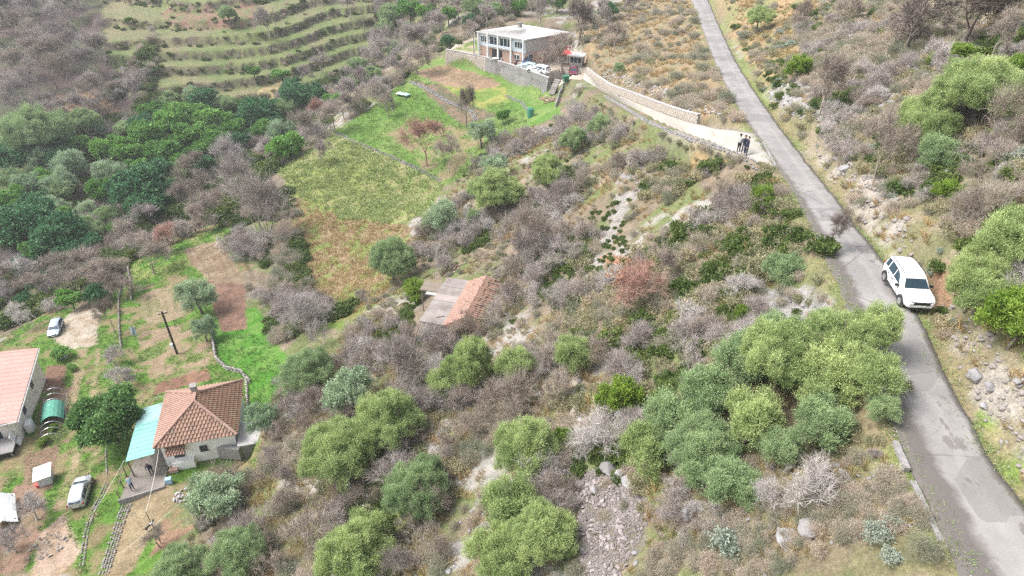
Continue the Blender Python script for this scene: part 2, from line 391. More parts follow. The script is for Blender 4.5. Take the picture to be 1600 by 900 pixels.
# fields
G1, G2 = (.11,.21,.045), (.165,.25,.075)
paint([(520,208),(560,178),(600,152),(650,105),(700,86),(860,140),(880,180),(830,200),(760,240),(720,280),(690,290),(640,258),(560,222)], G1, G2, n=g1)
paint([(600,205),(680,190),(760,210),(740,260),(690,285),(640,240)], (.24,.21,.12), G2, n=g2, lo=.45, hi=.62, amp=12)
paint([(643,112),(690,101),(765,120),(785,133),(745,141),(690,133)], (.30,.215,.15), (.25,.185,.13), n=g2, amp=4)
paint([(690,133),(745,140),(790,135),(800,160),(760,170),(700,150)], (.27,.29,.09), (.16,.24,.06), amp=5)
paint([(645,125),(690,134),(740,165),(780,180),(720,195),(680,160)], (.13,.13,.08), (.20,.15,.11), amp=5)
paint([(436,268),(520,210),(560,224),(640,262),(695,292),(665,335),(610,350),(540,345),(460,300)], (.20,.27,.085), (.27,.26,.13), n=g2, lo=.42, hi=.62)
paint([(436,268),(560,224),(620,300),(600,350),(470,330)], (.25,.21,.11), (.19,.27,.06), n=g2, lo=.35, hi=.5, amp=16, k=.6)
paint([(440,310),(540,342),(640,352),(640,400),(600,470),(530,500),(470,470),(480,400)], (.26,.20,.13), (.17,.23,.07), n=g2, lo=.44, hi=.58)
paint([(430,470),(560,480),(600,500),(570,515),(450,510)], (.13,.22,.04), (.2,.2,.08), n=g2)
# gardens
paint([(345,345),(200,408),(172,465),(60,492),(0,535),(-60,560),(-60,900),(250,900),(290,800),(400,750),(410,640),(450,620),(430,540),(345,520),(350,440),(390,420),(360,360)],
      (.10,.20,.035), (.21,.175,.10), n=g2, lo=.45, hi=.66)
paint([(330,500),(400,480),(450,560),(440,640),(395,640),(380,590),(340,570)], (.07,.20,.025), (.12,.24,.05), n=g2)
paint([(200,415),(285,380),(345,352),(352,375),(290,395),(300,420),(215,450)], (.10,.22,.035), (.2,.25,.08), n=g2)
paint([(287,388),(345,374),(372,420),(385,450),(340,460),(320,435),(298,415)], (.27,.21,.15), (.21,.155,.11), n=g2, amp=4)
paint([(322,440),(385,445),(384,512),(345,520),(335,480)], (.21,.13,.10), (.16,.10,.08), n=g2, amp=4)
paint([(218,462),(240,452),(280,446),(302,478),(285,498),(240,508),(222,498)], (.27,.215,.15), (.19,.18,.10), n=g2, amp=5)
paint([(215,520),(320,498),(340,560),(300,590),(240,600),(215,560)], (.26,.20,.14), (.14,.19,.06), n=g2, lo=.42, hi=.58, amp=5)
paint([(246,598),(325,576),(330,592),(256,612),(240,618)], (.24,.14,.10), (.19,.11,.08), amp=2)
paint([(74,572),(104,570),(100,610),(66,614)], (.21,.13,.10), (.17,.105,.08), amp=2)
paint([(66,622),(118,600),(108,690),(52,706)], (.22,.15,.11), (.14,.17,.06), n=g2, amp=2)
paint([(40,712),(92,694),(82,764),(36,766)], (.24,.165,.125), (.19,.125,.095), amp=2)
paint([(22,760),(66,746),(74,800),(52,860),(36,900),(-30,900),(-30,820)], (.25,.17,.13), (.19,.15,.10), n=g2, amp=4)
paint([(178,452),(160,456),(130,472),(98,500),(78,528),(112,546),(152,540),(152,505),(160,485)], (.40,.355,.30), (.32,.26,.20), n=g2, amp=4)
paint([(60,835),(100,800),(128,862),(92,905),(50,905)], (.40,.31,.25), (.32,.24,.18), amp=5)
for tr in ([(122,545),(136,545),(118,640),(104,640)], [(150,545),(158,545),(150,620),(140,620)], [(120,700),(135,690),(95,800),(80,800)], [(150,700),(160,700),(130,760),(118,760)]):
    paint(tr, (.30,.24,.16), (.18,.22,.08), n=g2, lo=.5, hi=.6, amp=3)
paint([(190,755),(262,740),(275,775),(262,800),(240,830),(215,872),(195,905),(160,905),(178,860),(205,765)], (.29,.235,.155), (.245,.195,.125), amp=1.5)
paint([(262,800),(300,770),(310,820),(270,850),(235,870)], (.26,.17,.12), (.16,.18,.08), n=g2, amp=5)
# scrub slope details
SCREE = [(878,742),(930,728),(985,742),(1012,772),(1015,840),(965,905),(895,905),(905,830)]
paint(SCREE, (.24,.225,.22), (.16,.15,.12), n=g2, amp=16)
paint([(965,262),(1000,240),(1062,262),(1100,262),(1075,290),(1000,300),(965,360),(940,420),(905,465),(925,380),(960,320)], (.29,.275,.27), (.20,.175,.13), n=g2, lo=.46, hi=.58, amp=12)
paint([(1080,222),(1132,226),(1135,262),(1075,272)], (.36,.26,.12), (.22,.21,.10), lo=.4, hi=.55, amp=10)
paint([(885,550),(915,560),(905,640),(870,680),(870,620)], (.40,.36,.32), (.2,.18,.12), n=g2, lo=.5, hi=.62, amp=4)
paint([(1180,455),(1290,450),(1300,480),(1220,520),(1160,490)], (.28,.275,.28), (.17,.17,.11), n=g2, lo=.44, hi=.56, amp=12)
paint([(940,400),(1060,400),(1060,520),(930,560)], (.34,.20,.13), (.2,.15,.1), n=g2, lo=.42, hi=.6, amp=12)
# up the hill from lane and road
paint([(900,40),(1085,-60),(1140,150),(1172,205),(1115,196),(915,118)], (.27,.215,.15), (.20,.17,.14), n=g1, lo=.4, hi=.62, amp=4)
paint([(900,40),(1085,-60),(1140,150),(1172,205),(1115,196),(915,118)], (.35,.25,.13), (.18,.21,.10), n=g2, lo=.45, hi=.6, amp=4, k=.35)
paint([(1105,-60),(1700,-60),(1700,900),(1620,900),(1480,560),(1380,400),(1240,230),(1180,130)], (.27,.235,.17), (.19,.19,.11), n=g2, lo=.42, hi=.6, amp=2)
paint([(1110,-20),(1270,-20),(1290,40),(1230,140),(1190,130),(1150,70)], (.34,.245,.15), (.23,.23,.12), n=g2, lo=.42, hi=.62, amp=5)
paint([(1190,150),(1230,125),(1300,105),(1370,85),(1450,95),(1440,150),(1380,170),(1330,150),(1290,185),(1225,182)], (.34,.335,.35), (.24,.23,.20), n=g2, lo=.50, hi=.64, amp=8)
paint([(1280,60),(1350,50),(1370,80),(1290,85)], (.45,.43,.44), (.3,.27,.24), n=g2, amp=6)
paint([(1380,40),(1600,40),(1600,110),(1440,100)], (.38,.36,.37), (.21,.18,.14), n=g2, lo=.45, hi=.6, amp=8)
paint([(1270,240),(1380,270),(1420,340),(1400,420),(1330,330)], (.36,.33,.31), (.22,.20,.14), n=g2, lo=.42, hi=.58, amp=6)
paint([(1450,410),(1500,420),(1490,480),(1462,500)], (.36,.22,.15), (.28,.19,.13), amp=4)
paint([(1480,500),(1540,500),(1600,640),(1620,760),(1560,700),(1500,580)], (.33,.31,.285), (.25,.22,.15), n=g2, lo=.42, hi=.6, amp=6)
paint([(1520,640),(1560,660),(1640,800),(1640,860),(1560,740)], (.16,.24,.06), (.33,.28,.2), n=g2, lo=.45, hi=.6, amp=6)
paint([(1170,480),(1400,700),(1500,900),(1100,900),(1050,780),(1200,700)], (.20,.16,.12), (.17,.17,.09), n=g2, lo=.42, hi=.6, amp=8, k=.8)
# verges and yard
rd, _ = segdist(GX, GY, road_c); ld, _ = segdist(GX, GY, lane_c)
jm = (np.clip(1-(ld-2.0)/.8, 0, 1)*(GY < 66))[..., None]; GC[:] = GC*(1-jm) + C(.30,.275,.235)*jm
vm = (np.clip(1-(rd-1.6)/1.2, 0, 1)*(GX > 0))[..., None]*ss(g2, .3, .55); GC = GC*(1-vm) + (C(.24,.21,.12)*(1-ss(g1,.45,.6)) + C(.19,.24,.08)*ss(g1,.45,.6))*vm
ym = inpoly(GX, GY, YARD)[..., None]*1.0; GC = GC*(1-ym) + (C(.52,.47,.42)*(1-ss(g2,.4,.7)) + C(.44,.38,.33)*ss(g2,.4,.7))*ym
paint([(700,80),(742,62),(760,75),(740,88)], (.17,.24,.07), (.4,.34,.25), n=g2, amp=2)
GC *= .86*(.86 + .28*fbm(GX+9, GY+5, .6, 3))[..., None]

# ---------------------------------------------------------------- ground sheet
ny_, nx_ = GX.shape; ii = np.arange(nx_*ny_).reshape(ny_, nx_)
gf = np.stack([ii[:-1,:-1], ii[:-1,1:], ii[1:,1:], ii[1:,:-1]], -1).reshape(-1, 4)
gme = np_mesh('ground', np.stack([GX, GY, H], -1), gf, smooth=True)
ca = gme.color_attributes.new('soil', 'FLOAT_COLOR', 'POINT')
ca.data.foreach_set('color', np.concatenate([GC, np.ones(GC.shape[:2]+(1,))], -1).astype(np.float32).ravel())
gmat, nt, p = node_mat('ground')
at = _n(nt, 'ShaderNodeVertexColor', layer_name='soil')
n1 = _noise(nt, 7, 8, .75); n2 = _noise(nt, 1.6, 5, .6); vo = _n(nt, 'ShaderNodeTexVoronoi'); vo.inputs['Scale'].default_value = 5
tc = _n(nt, 'ShaderNodeTexCoord'); nt.links.new(tc.outputs['Object'], vo.inputs['Vector'])
c = _mix(nt, at.outputs[0], _ramp(nt, n1.outputs['Fac'], .3, .7, (.45,.45,.42), (1.55,1.5,1.4)), .85, 'MULTIPLY')
c = _mix(nt, c, _ramp(nt, n2.outputs['Fac'], .3, .7, (.75,.78,.75), (1.25,1.2,1.2)), .8, 'MULTIPLY')
nt.links.new(c, p.inputs['Base Color']); p.inputs['Roughness'].default_value = .95; p.inputs['Specular IOR Level'].default_value = .2
_bump(nt, p, n1.outputs['Fac'], .6, .12)
tag(link('ground', gme, None, gmat), kind='structure')

# ---------------------------------------------------------------- road and lane sheets (own thickness, laid on the cut)
def ribbon(left, right, name, mat, nacross=10, step=.5, thick=.14, crown=.03, wob=.06):
    L = [Vector(a) for a in left]; Rr = [Vector(a) for a in right]
    ctr = [(a+b)/2 for a, b in zip(L, Rr)]
    s = [0]
    for a, b in zip(ctr[:-1], ctr[1:]): s.append(s[-1]+(b-a).length)
    n = int(s[-1]/step)+1; t = np.linspace(0, s[-1], n)
    def cr(P):
        P = np.array([tuple(a) for a in P]); o = np.stack([np.interp(t, s, P[:, k]) for k in range(3)], -1)
        w = max(3, int(5/step)); ker = np.ones(w)/w
        return np.stack([np.convolve(np.pad(o[:, k], w//2, mode='edge'), ker, 'same')[w//2:w//2+n] if w % 2 else np.convolve(np.pad(o[:, k], w//2, mode='edge'), ker, 'same')[w//2:w//2+n] for k in range(3)], -1)
    l, r = cr(L), cr(Rr); V = []; UV = []
    for i in range(n):
        d = r[i]-l[i]; wd = np.linalg.norm(d)
        e1 = (float(fbm(t[i], 3.3, 1.2, 3))-.5)*wob*4/wd; e2 = (float(fbm(t[i], 77.3, 1.2, 3))-.5)*wob*4/wd
        for k in range(nacross+1):
            u = e1 + (1-e1-e2)*k/nacross; q = l[i]+d*u; V.append((q[0], q[1], q[2]+crown*(1-(2*k/nacross-1)**2))); UV.append((k/nacross, t[i]))
    m = nacross+1; Fc = [(i*m+k, i*m+k+1, (i+1)*m+k+1, (i+1)*m+k) for i in range(n-1) for k in range(nacross)]
    b = len(V)
    for i in range(n):
        for k in (0, nacross): q = V[i*m+k]; V.append((q[0], q[1], q[2]-thick)); UV.append(UV[i*m+k])
    for i in range(n-1):
        Fc.append((i*m, (i+1)*m, b+2*i+2, b+2*i)); Fc.append((i*m+nacross, b+2*i+1, b+2*i+3, (i+1)*m+nacross))
    me = np_mesh(name, V, Fc, smooth=True); uv = me.uv_layers.new(name='UVMap'); li = np.empty(len(me.loops), np.int32); me.loops.foreach_get('vertex_index', li)
    uv.data.foreach_set('uv', np.array(UV, np.float32)[li].ravel())
    return tag(link(name, me, None, mat), kind='structure'), l, r, t
def road_mat(name, c1, c2, damp, left_to, edge, cracks=True):
    m, nt, p = node_mat(name)
    uvn = _n(nt, 'ShaderNodeUVMap'); sp = _n(nt, 'ShaderNodeSeparateXYZ'); nt.links.new(uvn.outputs[0], sp.inputs[0])
    n0 = _noise(nt, .35, 5, .65); n1 = _noise(nt, 30, 4, .7); n2 = _noise(nt, 1.1, 6, .7)
    c = _mix(nt, c1, c2, _ramp(nt, n0.outputs['Fac'], .38, .6))
    c = _mix(nt, c, _ramp(nt, n1.outputs['Fac'], .3, .7, (.86,.86,.86), (1.1,1.1,1.1)), .8, 'MULTIPLY')
    def math_(op, a, b=0.0):
        q = _n(nt, 'ShaderNodeMath', operation=op)
        for s_, v_ in ((q.inputs[0], a), (q.inputs[1], b)):
            if isinstance(v_, (int, float)): s_.default_value = v_
            else: nt.links.new(v_, s_)
        return q.outputs[0]
    wob = math_('MULTIPLY', math_('SUBTRACT', n2.outputs['Fac'], .5), .34)
    u = math_('ADD', sp.outputs[0], wob)
    # damp, mossy strip along the low side; stronger towards the start of the sheet
    lw = _ramp(nt, math_('DIVIDE', sp.outputs[1], 60), 0, 1, (left_to,)*3, (left_to*.25,)*3)
    dl = math_('SUBTRACT', lw, u); dl = _ramp(nt, dl, 0, .11)
    dr = _ramp(nt, u, 1-edge, 1-edge+.04)
    # wet blotches
    n4 = _n(nt, 'ShaderNodeTexNoise'); n4.inputs['Scale'].default_value = 1.0; n4.inputs['Detail'].default_value = 5; n4.inputs['Roughness'].default_value = .65
    mp = _n(nt, 'ShaderNodeMapping'); mp.inputs['Scale'].default_value = (2.2, .38, 1); nt.links.new(uvn.outputs[0], mp.inputs[0]); nt.links.new(mp.outputs[0], n4.inputs['Vector'])
    bl = _ramp(nt, n4.outputs['Fac'], .575, .615)
    bl = math_('MULTIPLY', bl, _ramp(nt, math_('DIVIDE', sp.outputs[1], 60), .35, .75, (.75,)*3, (.12,)*3))
    if cracks:
        vo = _n(nt, 'ShaderNodeTexVoronoi', feature='DISTANCE_TO_EDGE'); vo.inputs['Scale'].default_value = .22
        tc = _n(nt, 'ShaderNodeTexCoord'); wv = _mix(nt, tc.outputs['Object'], n2.outputs['Color'], .12); nt.links.new(wv, vo.inputs['Vector'])
        ck = _ramp(nt, vo.outputs['Distance'], .0, .009, (1,1,1), (0,0,0))
        n5 = _noise(nt, .16, 2); ck = math_('MULTIPLY', ck, _ramp(nt, n5.outputs['Fac'], .42, .55))
        c = _mix(nt, c, (.07,.065,.06), math_('MULTIPLY', ck, .8))
        v2 = _n(nt, 'ShaderNodeTexVoronoi', feature='DISTANCE_TO_EDGE'); v2.inputs['Scale'].default_value = 1.3; nt.links.new(wv, v2.inputs['Vector'])
        n6 = _noise(nt, .3, 3); c2_ = math_('MULTIPLY', _ramp(nt, v2.outputs['Distance'], .0, .03, (1,1,1), (0,0,0)), _ramp(nt, n6.outputs['Fac'], .6, .66)); c = _mix(nt, c, (.09,.085,.08), math_('MULTIPLY', c2_, .6))
        # worn wheel tracks and repaired patches
        wt = _n(nt, 'ShaderNodeMath', operation='SINE'); nt.links.new(math_('MULTIPLY', math_('ADD', u, .02), 12.0), wt.inputs[0])
        c = _mix(nt, c, tuple(x*1.12 for x in c1), math_('MULTIPLY', _ramp(nt, wt.outputs[0], .55, .95), .35))
        vp = _n(nt, 'ShaderNodeTexVoronoi'); vp.distance = 'CHEBYCHEV'; vp.inputs['Scale'].default_value = .38; nt.links.new(wv, vp.inputs['Vector'])
        sep2 = _n(nt, 'ShaderNodeSeparateColor'); nt.links.new(vp.outputs['Color'], sep2.inputs[0])
        c = _mix(nt, c, tuple(x*.82 for x in c2), math_('MULTIPLY', _ramp(nt, sep2.outputs[0], .84, .86), .6))
    c = _mix(nt, c, damp, math_('MULTIPLY', bl, .8)); c = _mix(nt, c, damp, math_('MULTIPLY', dl, .9)); c = _mix(nt, c, tuple(x*1.25 for x in damp), math_('MULTIPLY', dr, .75))
    nt.links.new(c, p.inputs['Base Color']); p.inputs['Roughness'].default_value = .85; p.inputs['Specular IOR Level'].default_value = .3
    _bump(nt, p, n1.outputs['Fac'], .25, .02)
    return m
road_m = road_mat('worn_concrete_road', (.29,.277,.268), (.225,.213,.206), (.115,.10,.093), .42, .09)
_, RL, RR, RT = ribbon([W(l, py, z) for py, l, r, z in ROAD], [W(r, py, z) for py, l, r, z in ROAD], 'road', road_m)
lane_m = road_mat('pale_concrete_lane', (.37,.35,.315), (.32,.30,.265), (.25,.22,.18), .12, .08, cracks=False)
_, LL, LR, LT = ribbon(lane_b, lane_a, 'lane', lane_m, thick=.12)
# ================================================================ plants: shapes
def leaf_mat(name, c_lo, c_hi, tip=None, trans=.25, rnd=.12, gloss=.5):
    """leaf colour varies from sprig to sprig (attribute 'vary') and from plant to plant"""
    m = bpy.data.materials.new(name); m.use_nodes = True; nt = m.node_tree; nt.nodes.clear()
    at = _n(nt, 'ShaderNodeAttribute', attribute_name='vary'); oi = _n(nt, 'ShaderNodeObjectInfo')
    c = _mix(nt, c_lo, c_hi, at.outputs['Fac'])
    c = _mix(nt, c, _ramp(nt, oi.outputs['Random'], 0, 1, (1-rnd,1-rnd*.6,1-rnd), (1+rnd,1+rnd*.8,1+rnd*.6)), 1.0, 'MULTIPLY')
    pb = _n(nt, 'ShaderNodeBsdfPrincipled'); nt.links.new(c, pb.inputs['Base Color']); pb.inputs['Roughness'].default_value = gloss; pb.inputs['Specular IOR Level'].default_value = .35
    tr = _n(nt, 'ShaderNodeBsdfTranslucent'); nt.links.new(c, tr.inputs[0])
    mx = _n(nt, 'ShaderNodeMixShader'); mx.inputs[0].default_value = trans; out = _n(nt, 'ShaderNodeOutputMaterial')
    nt.links.new(pb.outputs[0], mx.inputs[1]); nt.links.new(tr.outputs[0], mx.inputs[2]); nt.links.new(mx.outputs[0], out.inputs[0])
    return m
def unit(a): return a/(np.linalg.norm(a, axis=-1, keepdims=True)+1e-9)
def foliage(name, seed, lobes, nspr, nleaf, ll, lw, slen, up=.45, out=.6, shell=.45, droop=0.0, gaps=-.28, tight=0):
    """sprigs of small leaves spread through the lobes of a crown; unit scale, centre at the origin"""
    g = np.random.RandomState(seed); lobes = np.array(lobes, float); r3 = lobes[:, 3:6]
    wt = (r3[:, 0]*r3[:, 1])**1.0; wt /= wt.sum(); li = g.choice(len(lobes), nspr, p=wt)
    d = unit(g.normal(size=(nspr, 3))); d[:, 2] = np.where(d[:, 2] < -.3, -d[:, 2]*.8, d[:, 2]); d = unit(d)
    rad = shell + (1-shell)*g.rand(nspr)**.6
    bump = 1 + .22*np.sin(d[:, 0]*7+li)*np.sin(d[:, 1]*8+li*2)*np.sin(d[:, 2]*7+1)
    root = lobes[li, :3] + d*r3[li]*(rad*bump)[:, None]
    gap = np.sin(root[:, 0]*8.3+seed)*np.sin(root[:, 1]*7.1+seed*2)*np.sin(root[:, 2]*9.7+seed*3)+.5*np.sin(root[:, 0]*17+1)*np.sin(root[:, 1]*19)*np.sin(root[:, 2]*15)
    keep = gap > gaps
    d, root, li, rad = d[keep], root[keep], li[keep], rad[keep]; nspr = len(li)
    ax = unit(d*out + np.array([0, 0, up]) + g.normal(size=(nspr, 3))*.33)
    L = slen*(.6+.8*g.rand(nspr))
    t = (np.arange(nleaf)+.3)/nleaf
    P = root[:, None] + ax[:, None]*(L[:, None]*t[None])[..., None] + g.normal(size=(nspr, nleaf, 3))*slen*(.12 if not tight else .05)
    ld = unit(ax[:, None]*(.7+tight) + g.normal(size=(nspr, nleaf, 3))*.55 - np.array([0, 0, droop])); sd = unit(np.cross(ld, g.normal(size=(nspr, nleaf, 3))))
    sz = (.65+.7*g.rand(nspr, nleaf))[..., None]
    a = P; b = P + ld*ll*.5*sz + sd*lw*.5*sz; c = P + ld*ll*sz; e = P + ld*ll*.5*sz - sd*lw*.5*sz
    V = np.stack([a, b, c, e], 2).reshape(-1, 3); n = nspr*nleaf; Fc = np.arange(n*4).reshape(n, 4)
    me = np_mesh(name, V, Fc)
    lobv = g.rand(len(lobes))*.35
    vary = np.clip((g.rand(nspr)*.35 + lobv[li])[:, None] + g.rand(nspr, nleaf)*.2 + t[None]*.35 - .08, 0, 1)   # leaves get paler towards the sprig tips
    at = me.attributes.new('vary', 'FLOAT', 'POINT'); at.data.foreach_set('value', np.repeat(vary.ravel(), 4).astype(np.float32))
    return me
def dome_lobes(seed, n, spread=.62, r=(.32,.5), tall=1.0, flat=.9):
    g = random.Random(seed); out = [(0, 0, -.05, .55, .55, .55*tall)]
    for k in range(n):
        a = k*2.399+g.uniform(-.4,.4); z = -.45+1.25*(k+.5)/n; rr = math.sqrt(max(.05, 1-(z*.75)**2))*spread*g.uniform(.75,1.2)
        q = g.uniform(*r); out.append((rr*math.cos(a), rr*math.sin(a), z*.62*tall*g.uniform(.85,1.15), q, q, q*flat*tall**.5))
    return out
def plume_lobes(seed, n):
    g = random.Random(seed); out = [(0, 0, -.15, .42, .42, .5)]
    for k in range(n):
        a = k*2.399+g.uniform(-.6,.6); rr = .78*math.sqrt((k+.6)/n)*g.uniform(.8,1.15); q = g.uniform(.12,.25); top = .55*(1-rr*rr*.9)+g.uniform(-.22,.22)
        out.append((rr*math.cos(a), rr*math.sin(a), top-.15, q, q, q*g.uniform(1.2,1.9)))
        if rr > .45: out.append((rr*math.cos(a)*1.05, rr*math.sin(a)*1.05, top-.55, q*1.1, q*1.1, q))
    return out
def limbs(seed, lobes, h_trunk, r0, name='trunk', lean=.12, n=6):
    """tapered trunk that forks to the lobes (crown centre at the origin, foot at -h_trunk)"""
    g = random.Random(seed); mb = MB(); fork = Vector((g.uniform(-lean,lean), g.uniform(-lean,lean), -h_trunk*.45))
    mb.tube([(0,0,-h_trunk-.15),(g.uniform(-.03,.03),g.uniform(-.03,.03),-h_trunk*.8),fork], [r0*1.5,r0*1.05,r0*.85], 8)
    for lb in lobes[:9]:
        e = Vector(lb[:3]); mid = fork.lerp(e, .5)+Vector((g.uniform(-.08,.08), g.uniform(-.08,.08), .02))
        mb.tube([fork, mid, e+Vector((0,0,lb[5]*.3))], [r0*.55, r0*.35, r0*.1], 5)
    return mb.mesh(name, True)
def twig_tree(name, seed, h=1.0, spread=.55, levels=6, r0=.028, trunk=.22, tw=.0035, kids=(3,4), up=.25, bushy=False, ntw=3, stems=1, tl=.07):
    """bare branching plant, foot at the origin, about h tall; thick wood as tubes, twigs as slim spikes"""
    g = random.Random(seed); V = []; Fc = []
    def seg(a, b, ra, rb):
        t = (b-a).normalized(); u = t.cross(Vector((g.uniform(-1,1), g.uniform(-1,1), .3))).normalized(); w = t.cross(u)
        n = 5 if ra > .012 else 3; k = len(V)
        for p, r in ((a, ra), (b, rb)):
            for i in range(n): q = 2*math.pi*i/n; V.append(tuple(p+(u*math.cos(q)+w*math.sin(q))*r))
        for i in range(n): Fc.append((k+i, k+(i+1) % n, k+n+(i+1) % n, k+n+i))
    def spike(a, d, L):
        u = d.cross(Vector((g.uniform(-1,1), g.uniform(-1,1), g.uniform(-1,1)))).normalized()*tw
        m = a+d*L*.55; t = a+(d+Vector((g.uniform(-1,1), g.uniform(-1,1), g.uniform(-.4,1)))*.35).normalized()*L; k = len(V)
        V.extend([tuple(a-u), tuple(a+u), tuple(m+u*.7), tuple(m-u*.7), tuple(t+u*.3), tuple(t-u*.3)]); Fc.append((k, k+1, k+2, k+3)); Fc.append((k+3, k+2, k+4, k+5))
    def grow(p, d, L, r, lv):
        q = p; rr = r
        for s in range(3):
            d = (d + Vector((g.gauss(0,.16), g.gauss(0,.16), g.gauss(.03,.1)))).normalized(); e = q+d*L/3; nr = rr*.86
            if lv > 1 or rr > tw*2: seg(q, e, rr, nr)
            else: spike(q, d, L/3*1.1)
            q, rr = e, nr
            if lv <= 2:
                for _ in range(ntw):
                    sd = (d*.6+Vector((g.gauss(0,.6), g.gauss(0,.6), g.gauss(.15,.45)))).normalized(); spike(q-d*L*.33*g.random(), sd, tl*g.uniform(.6,1.5))
        if lv <= 0:
            for _ in range(ntw+1):
                sd = (d+Vector((g.gauss(0,.5), g.gauss(0,.5), g.gauss(.1,.4)))).normalized(); spike(q, sd, tl*g.uniform(.7,1.6))
            return
        for k in range(g.randint(*kids)):
            a = g.uniform(0, 6.283); tilt = g.uniform(.35, .95); u = d.cross(Vector((math.cos(a), math.sin(a), .2))).normalized()
            nd = (d*math.cos(tilt)+u*math.sin(tilt)*(1+spread*.3)+Vector((0,0,up))).normalized()
            grow(q-d*L*.25*g.random(), nd, L*g.uniform(.62,.86), rr*g.uniform(.5,.72), lv-1)
    for s in range(stems):
        a = g.uniform(0, 6.283); o = .05*(stems > 1); d = Vector((math.cos(a)*spread*(.7 if stems > 1 else .15), math.sin(a)*spread*(.7 if stems > 1 else .15), 1)).normalized()
        p = Vector((math.cos(a)*o, math.sin(a)*o, -.02))
        grow(p, d, trunk, r0*(1 if stems == 1 else .6), levels)
    V = np.array(V); ht = np.percentile(V[:, 2], 99.5); V *= h/ht
    w_ = np.percentile(np.hypot(V[:, 0], V[:, 1]), 97); 
    me = np_mesh(name, V, Fc); me['halfwidth'] = float(w_); return me
def blades(name, seed, n, h, w, spread, lean=.5, vary=True):
    g = np.random.RandomState(seed); a = g.rand(n)*6.283; rr = spread*np.sqrt(g.rand(n))*.6
    b = np.stack([rr*np.cos(a), rr*np.sin(a), -.03*np.ones(n)], -1); a2 = a+g.normal(size=n)*.7
    d = unit(np.stack([np.cos(a2)*lean*(.3+g.rand(n)), np.sin(a2)*lean*(.3+g.rand(n)), np.ones(n)], -1)); L = h*(.5+.6*g.rand(n))
    s = unit(np.cross(d, g.normal(size=(n, 3))))*w
    m = b+d*(L*.6)[:, None]; d2 = unit(d+np.stack([np.cos(a2), np.sin(a2), -.4*np.ones(n)], -1)*lean*.9); t = m+d2*(L*.5)[:, None]
    V = np.stack([b-s, b+s, m+s*.7, t, m-s*.7], 1).reshape(-1, 3); k = np.arange(n)*5
    Fc = np.concatenate([np.stack([k, k+1, k+2, k+4], -1)]); F3 = np.stack([k+4, k+2, k+3, k+3], -1)
    me = bpy.data.meshes.new(name); me.from_pydata(V.tolist(), [], [tuple(q) for q in Fc]+[tuple(q[:3]) for q in F3]); me.update()
    at = me.attributes.new('vary', 'FLOAT', 'POINT'); at.data.foreach_set('value', np.repeat(g.rand(n), 5).astype(np.float32)); return me

bark = rough_mat('grey_bark', (.20,.17,.145), (.12,.10,.085), 6, .95, .5, .02, 30, var=.15)
bark_pale = rough_mat('pale_twigs', (.54,.50,.475), (.42,.39,.37), 3, .95, 0, var=.18)
bark_purple = rough_mat('purple_grey_twigs', (.43,.38,.355), (.31,.27,.25), 3, .95, 0, var=.18)
bark_brown = rough_mat('brown_twigs', (.41,.35,.30), (.29,.245,.205), 3, .95, 0, var=.18)
bark_dark = rough_mat('dark_twigs', (.23,.19,.165), (.14,.115,.10), 3, .95, 0, var=.15)
bark_red = rough_mat('reddish_twigs', (.47,.29,.23), (.36,.22,.18), 3, .95, 0, var=.1)
M_olive = leaf_mat('olive_leaves', (.125,.205,.06), (.53,.62,.28), gloss=.45)
M_olive_b = leaf_mat('blue_olive_leaves', (.105,.18,.08), (.44,.555,.29), gloss=.45)
M_bright = leaf_mat('bright_leaves', (.09,.18,.02), (.27,.38,.06))
M_holm = leaf_mat('holm_leaves', (.02,.085,.035), (.12,.28,.12))
M_wood = leaf_mat('wood_leaves', (.045,.14,.025), (.21,.40,.09), rnd=.22)
M_silver = leaf_mat('silver_leaves', (.14,.215,.125), (.43,.54,.35), rnd=.12)
M_garden = leaf_mat('garden_leaves', (.025,.085,.02), (.16,.30,.085))
M_bramble = leaf_mat('bramble_leaves', (.045,.085,.02), (.165,.215,.06), rnd=.3)
M_scrub = leaf_mat('scrub_leaves', (.19,.18,.11), (.42,.38,.25), rnd=.3)
M_sage = leaf_mat('sage_leaves', (.20,.25,.20), (.44,.48,.41))
M_dry = leaf_mat('dry_grass', (.25,.175,.085), (.50,.38,.20), rnd=.25)
M_grass = leaf_mat('green_grass', (.09,.155,.035), (.22,.31,.10), rnd=.3)
M_yellow = leaf_mat('yellow_grass', (.19,.25,.08), (.43,.47,.22), rnd=.25)
M_dead = leaf_mat('dead_leaves', (.24,.115,.065), (.50,.29,.19), rnd=.1)
M_heath = leaf_mat('heath_twigs', (.22,.19,.165), (.50,.44,.375), rnd=.35)

# unit crowns (radius about 1)
OL = [plume_lobes(s, 25) for s in (1, 2, 3, 4)]
olive_me = [foliage('crown', 10+i, OL[i], 9800, 8, .060, .016, .27, up=.95, out=.5, shell=.25, gaps=-.12, tight=.5) for i in range(4)]
oliveb_me = olive_me[:3]
bright_me = [foliage('crown', 30+i, plume_lobes(9+i, 11), 3800, 8, .075, .03, .2, up=.7, shell=.3, tight=.2) for i in range(2)]
holm_me = [foliage('crown', 40+i, dome_lobes(19+i, 13, .62, (.28,.46), .95), 2300, 7, .11, .065, .12, up=.4, gaps=-.3) for i in range(3)]
wood_me = [foliage('crown', 50+i, dome_lobes(29+i, 14, .62, (.24,.42), .9), 2100, 7, .11, .06, .14, up=.45, gaps=-.25) for i in range(3)]
silver_me = [foliage('crown', 60+i, plume_lobes(39+i, 14), 4200, 7, .065, .024, .2, up=.6, shell=.3, tight=.3) for i in range(2)]
garden_lobes = dome_lobes(77, 22, .68, (.22,.36), .9)
garden_me = foliage('crown', 70, garden_lobes, 8500, 6, .075, .042, .10, up=.25, droop=.25, gaps=-.35)
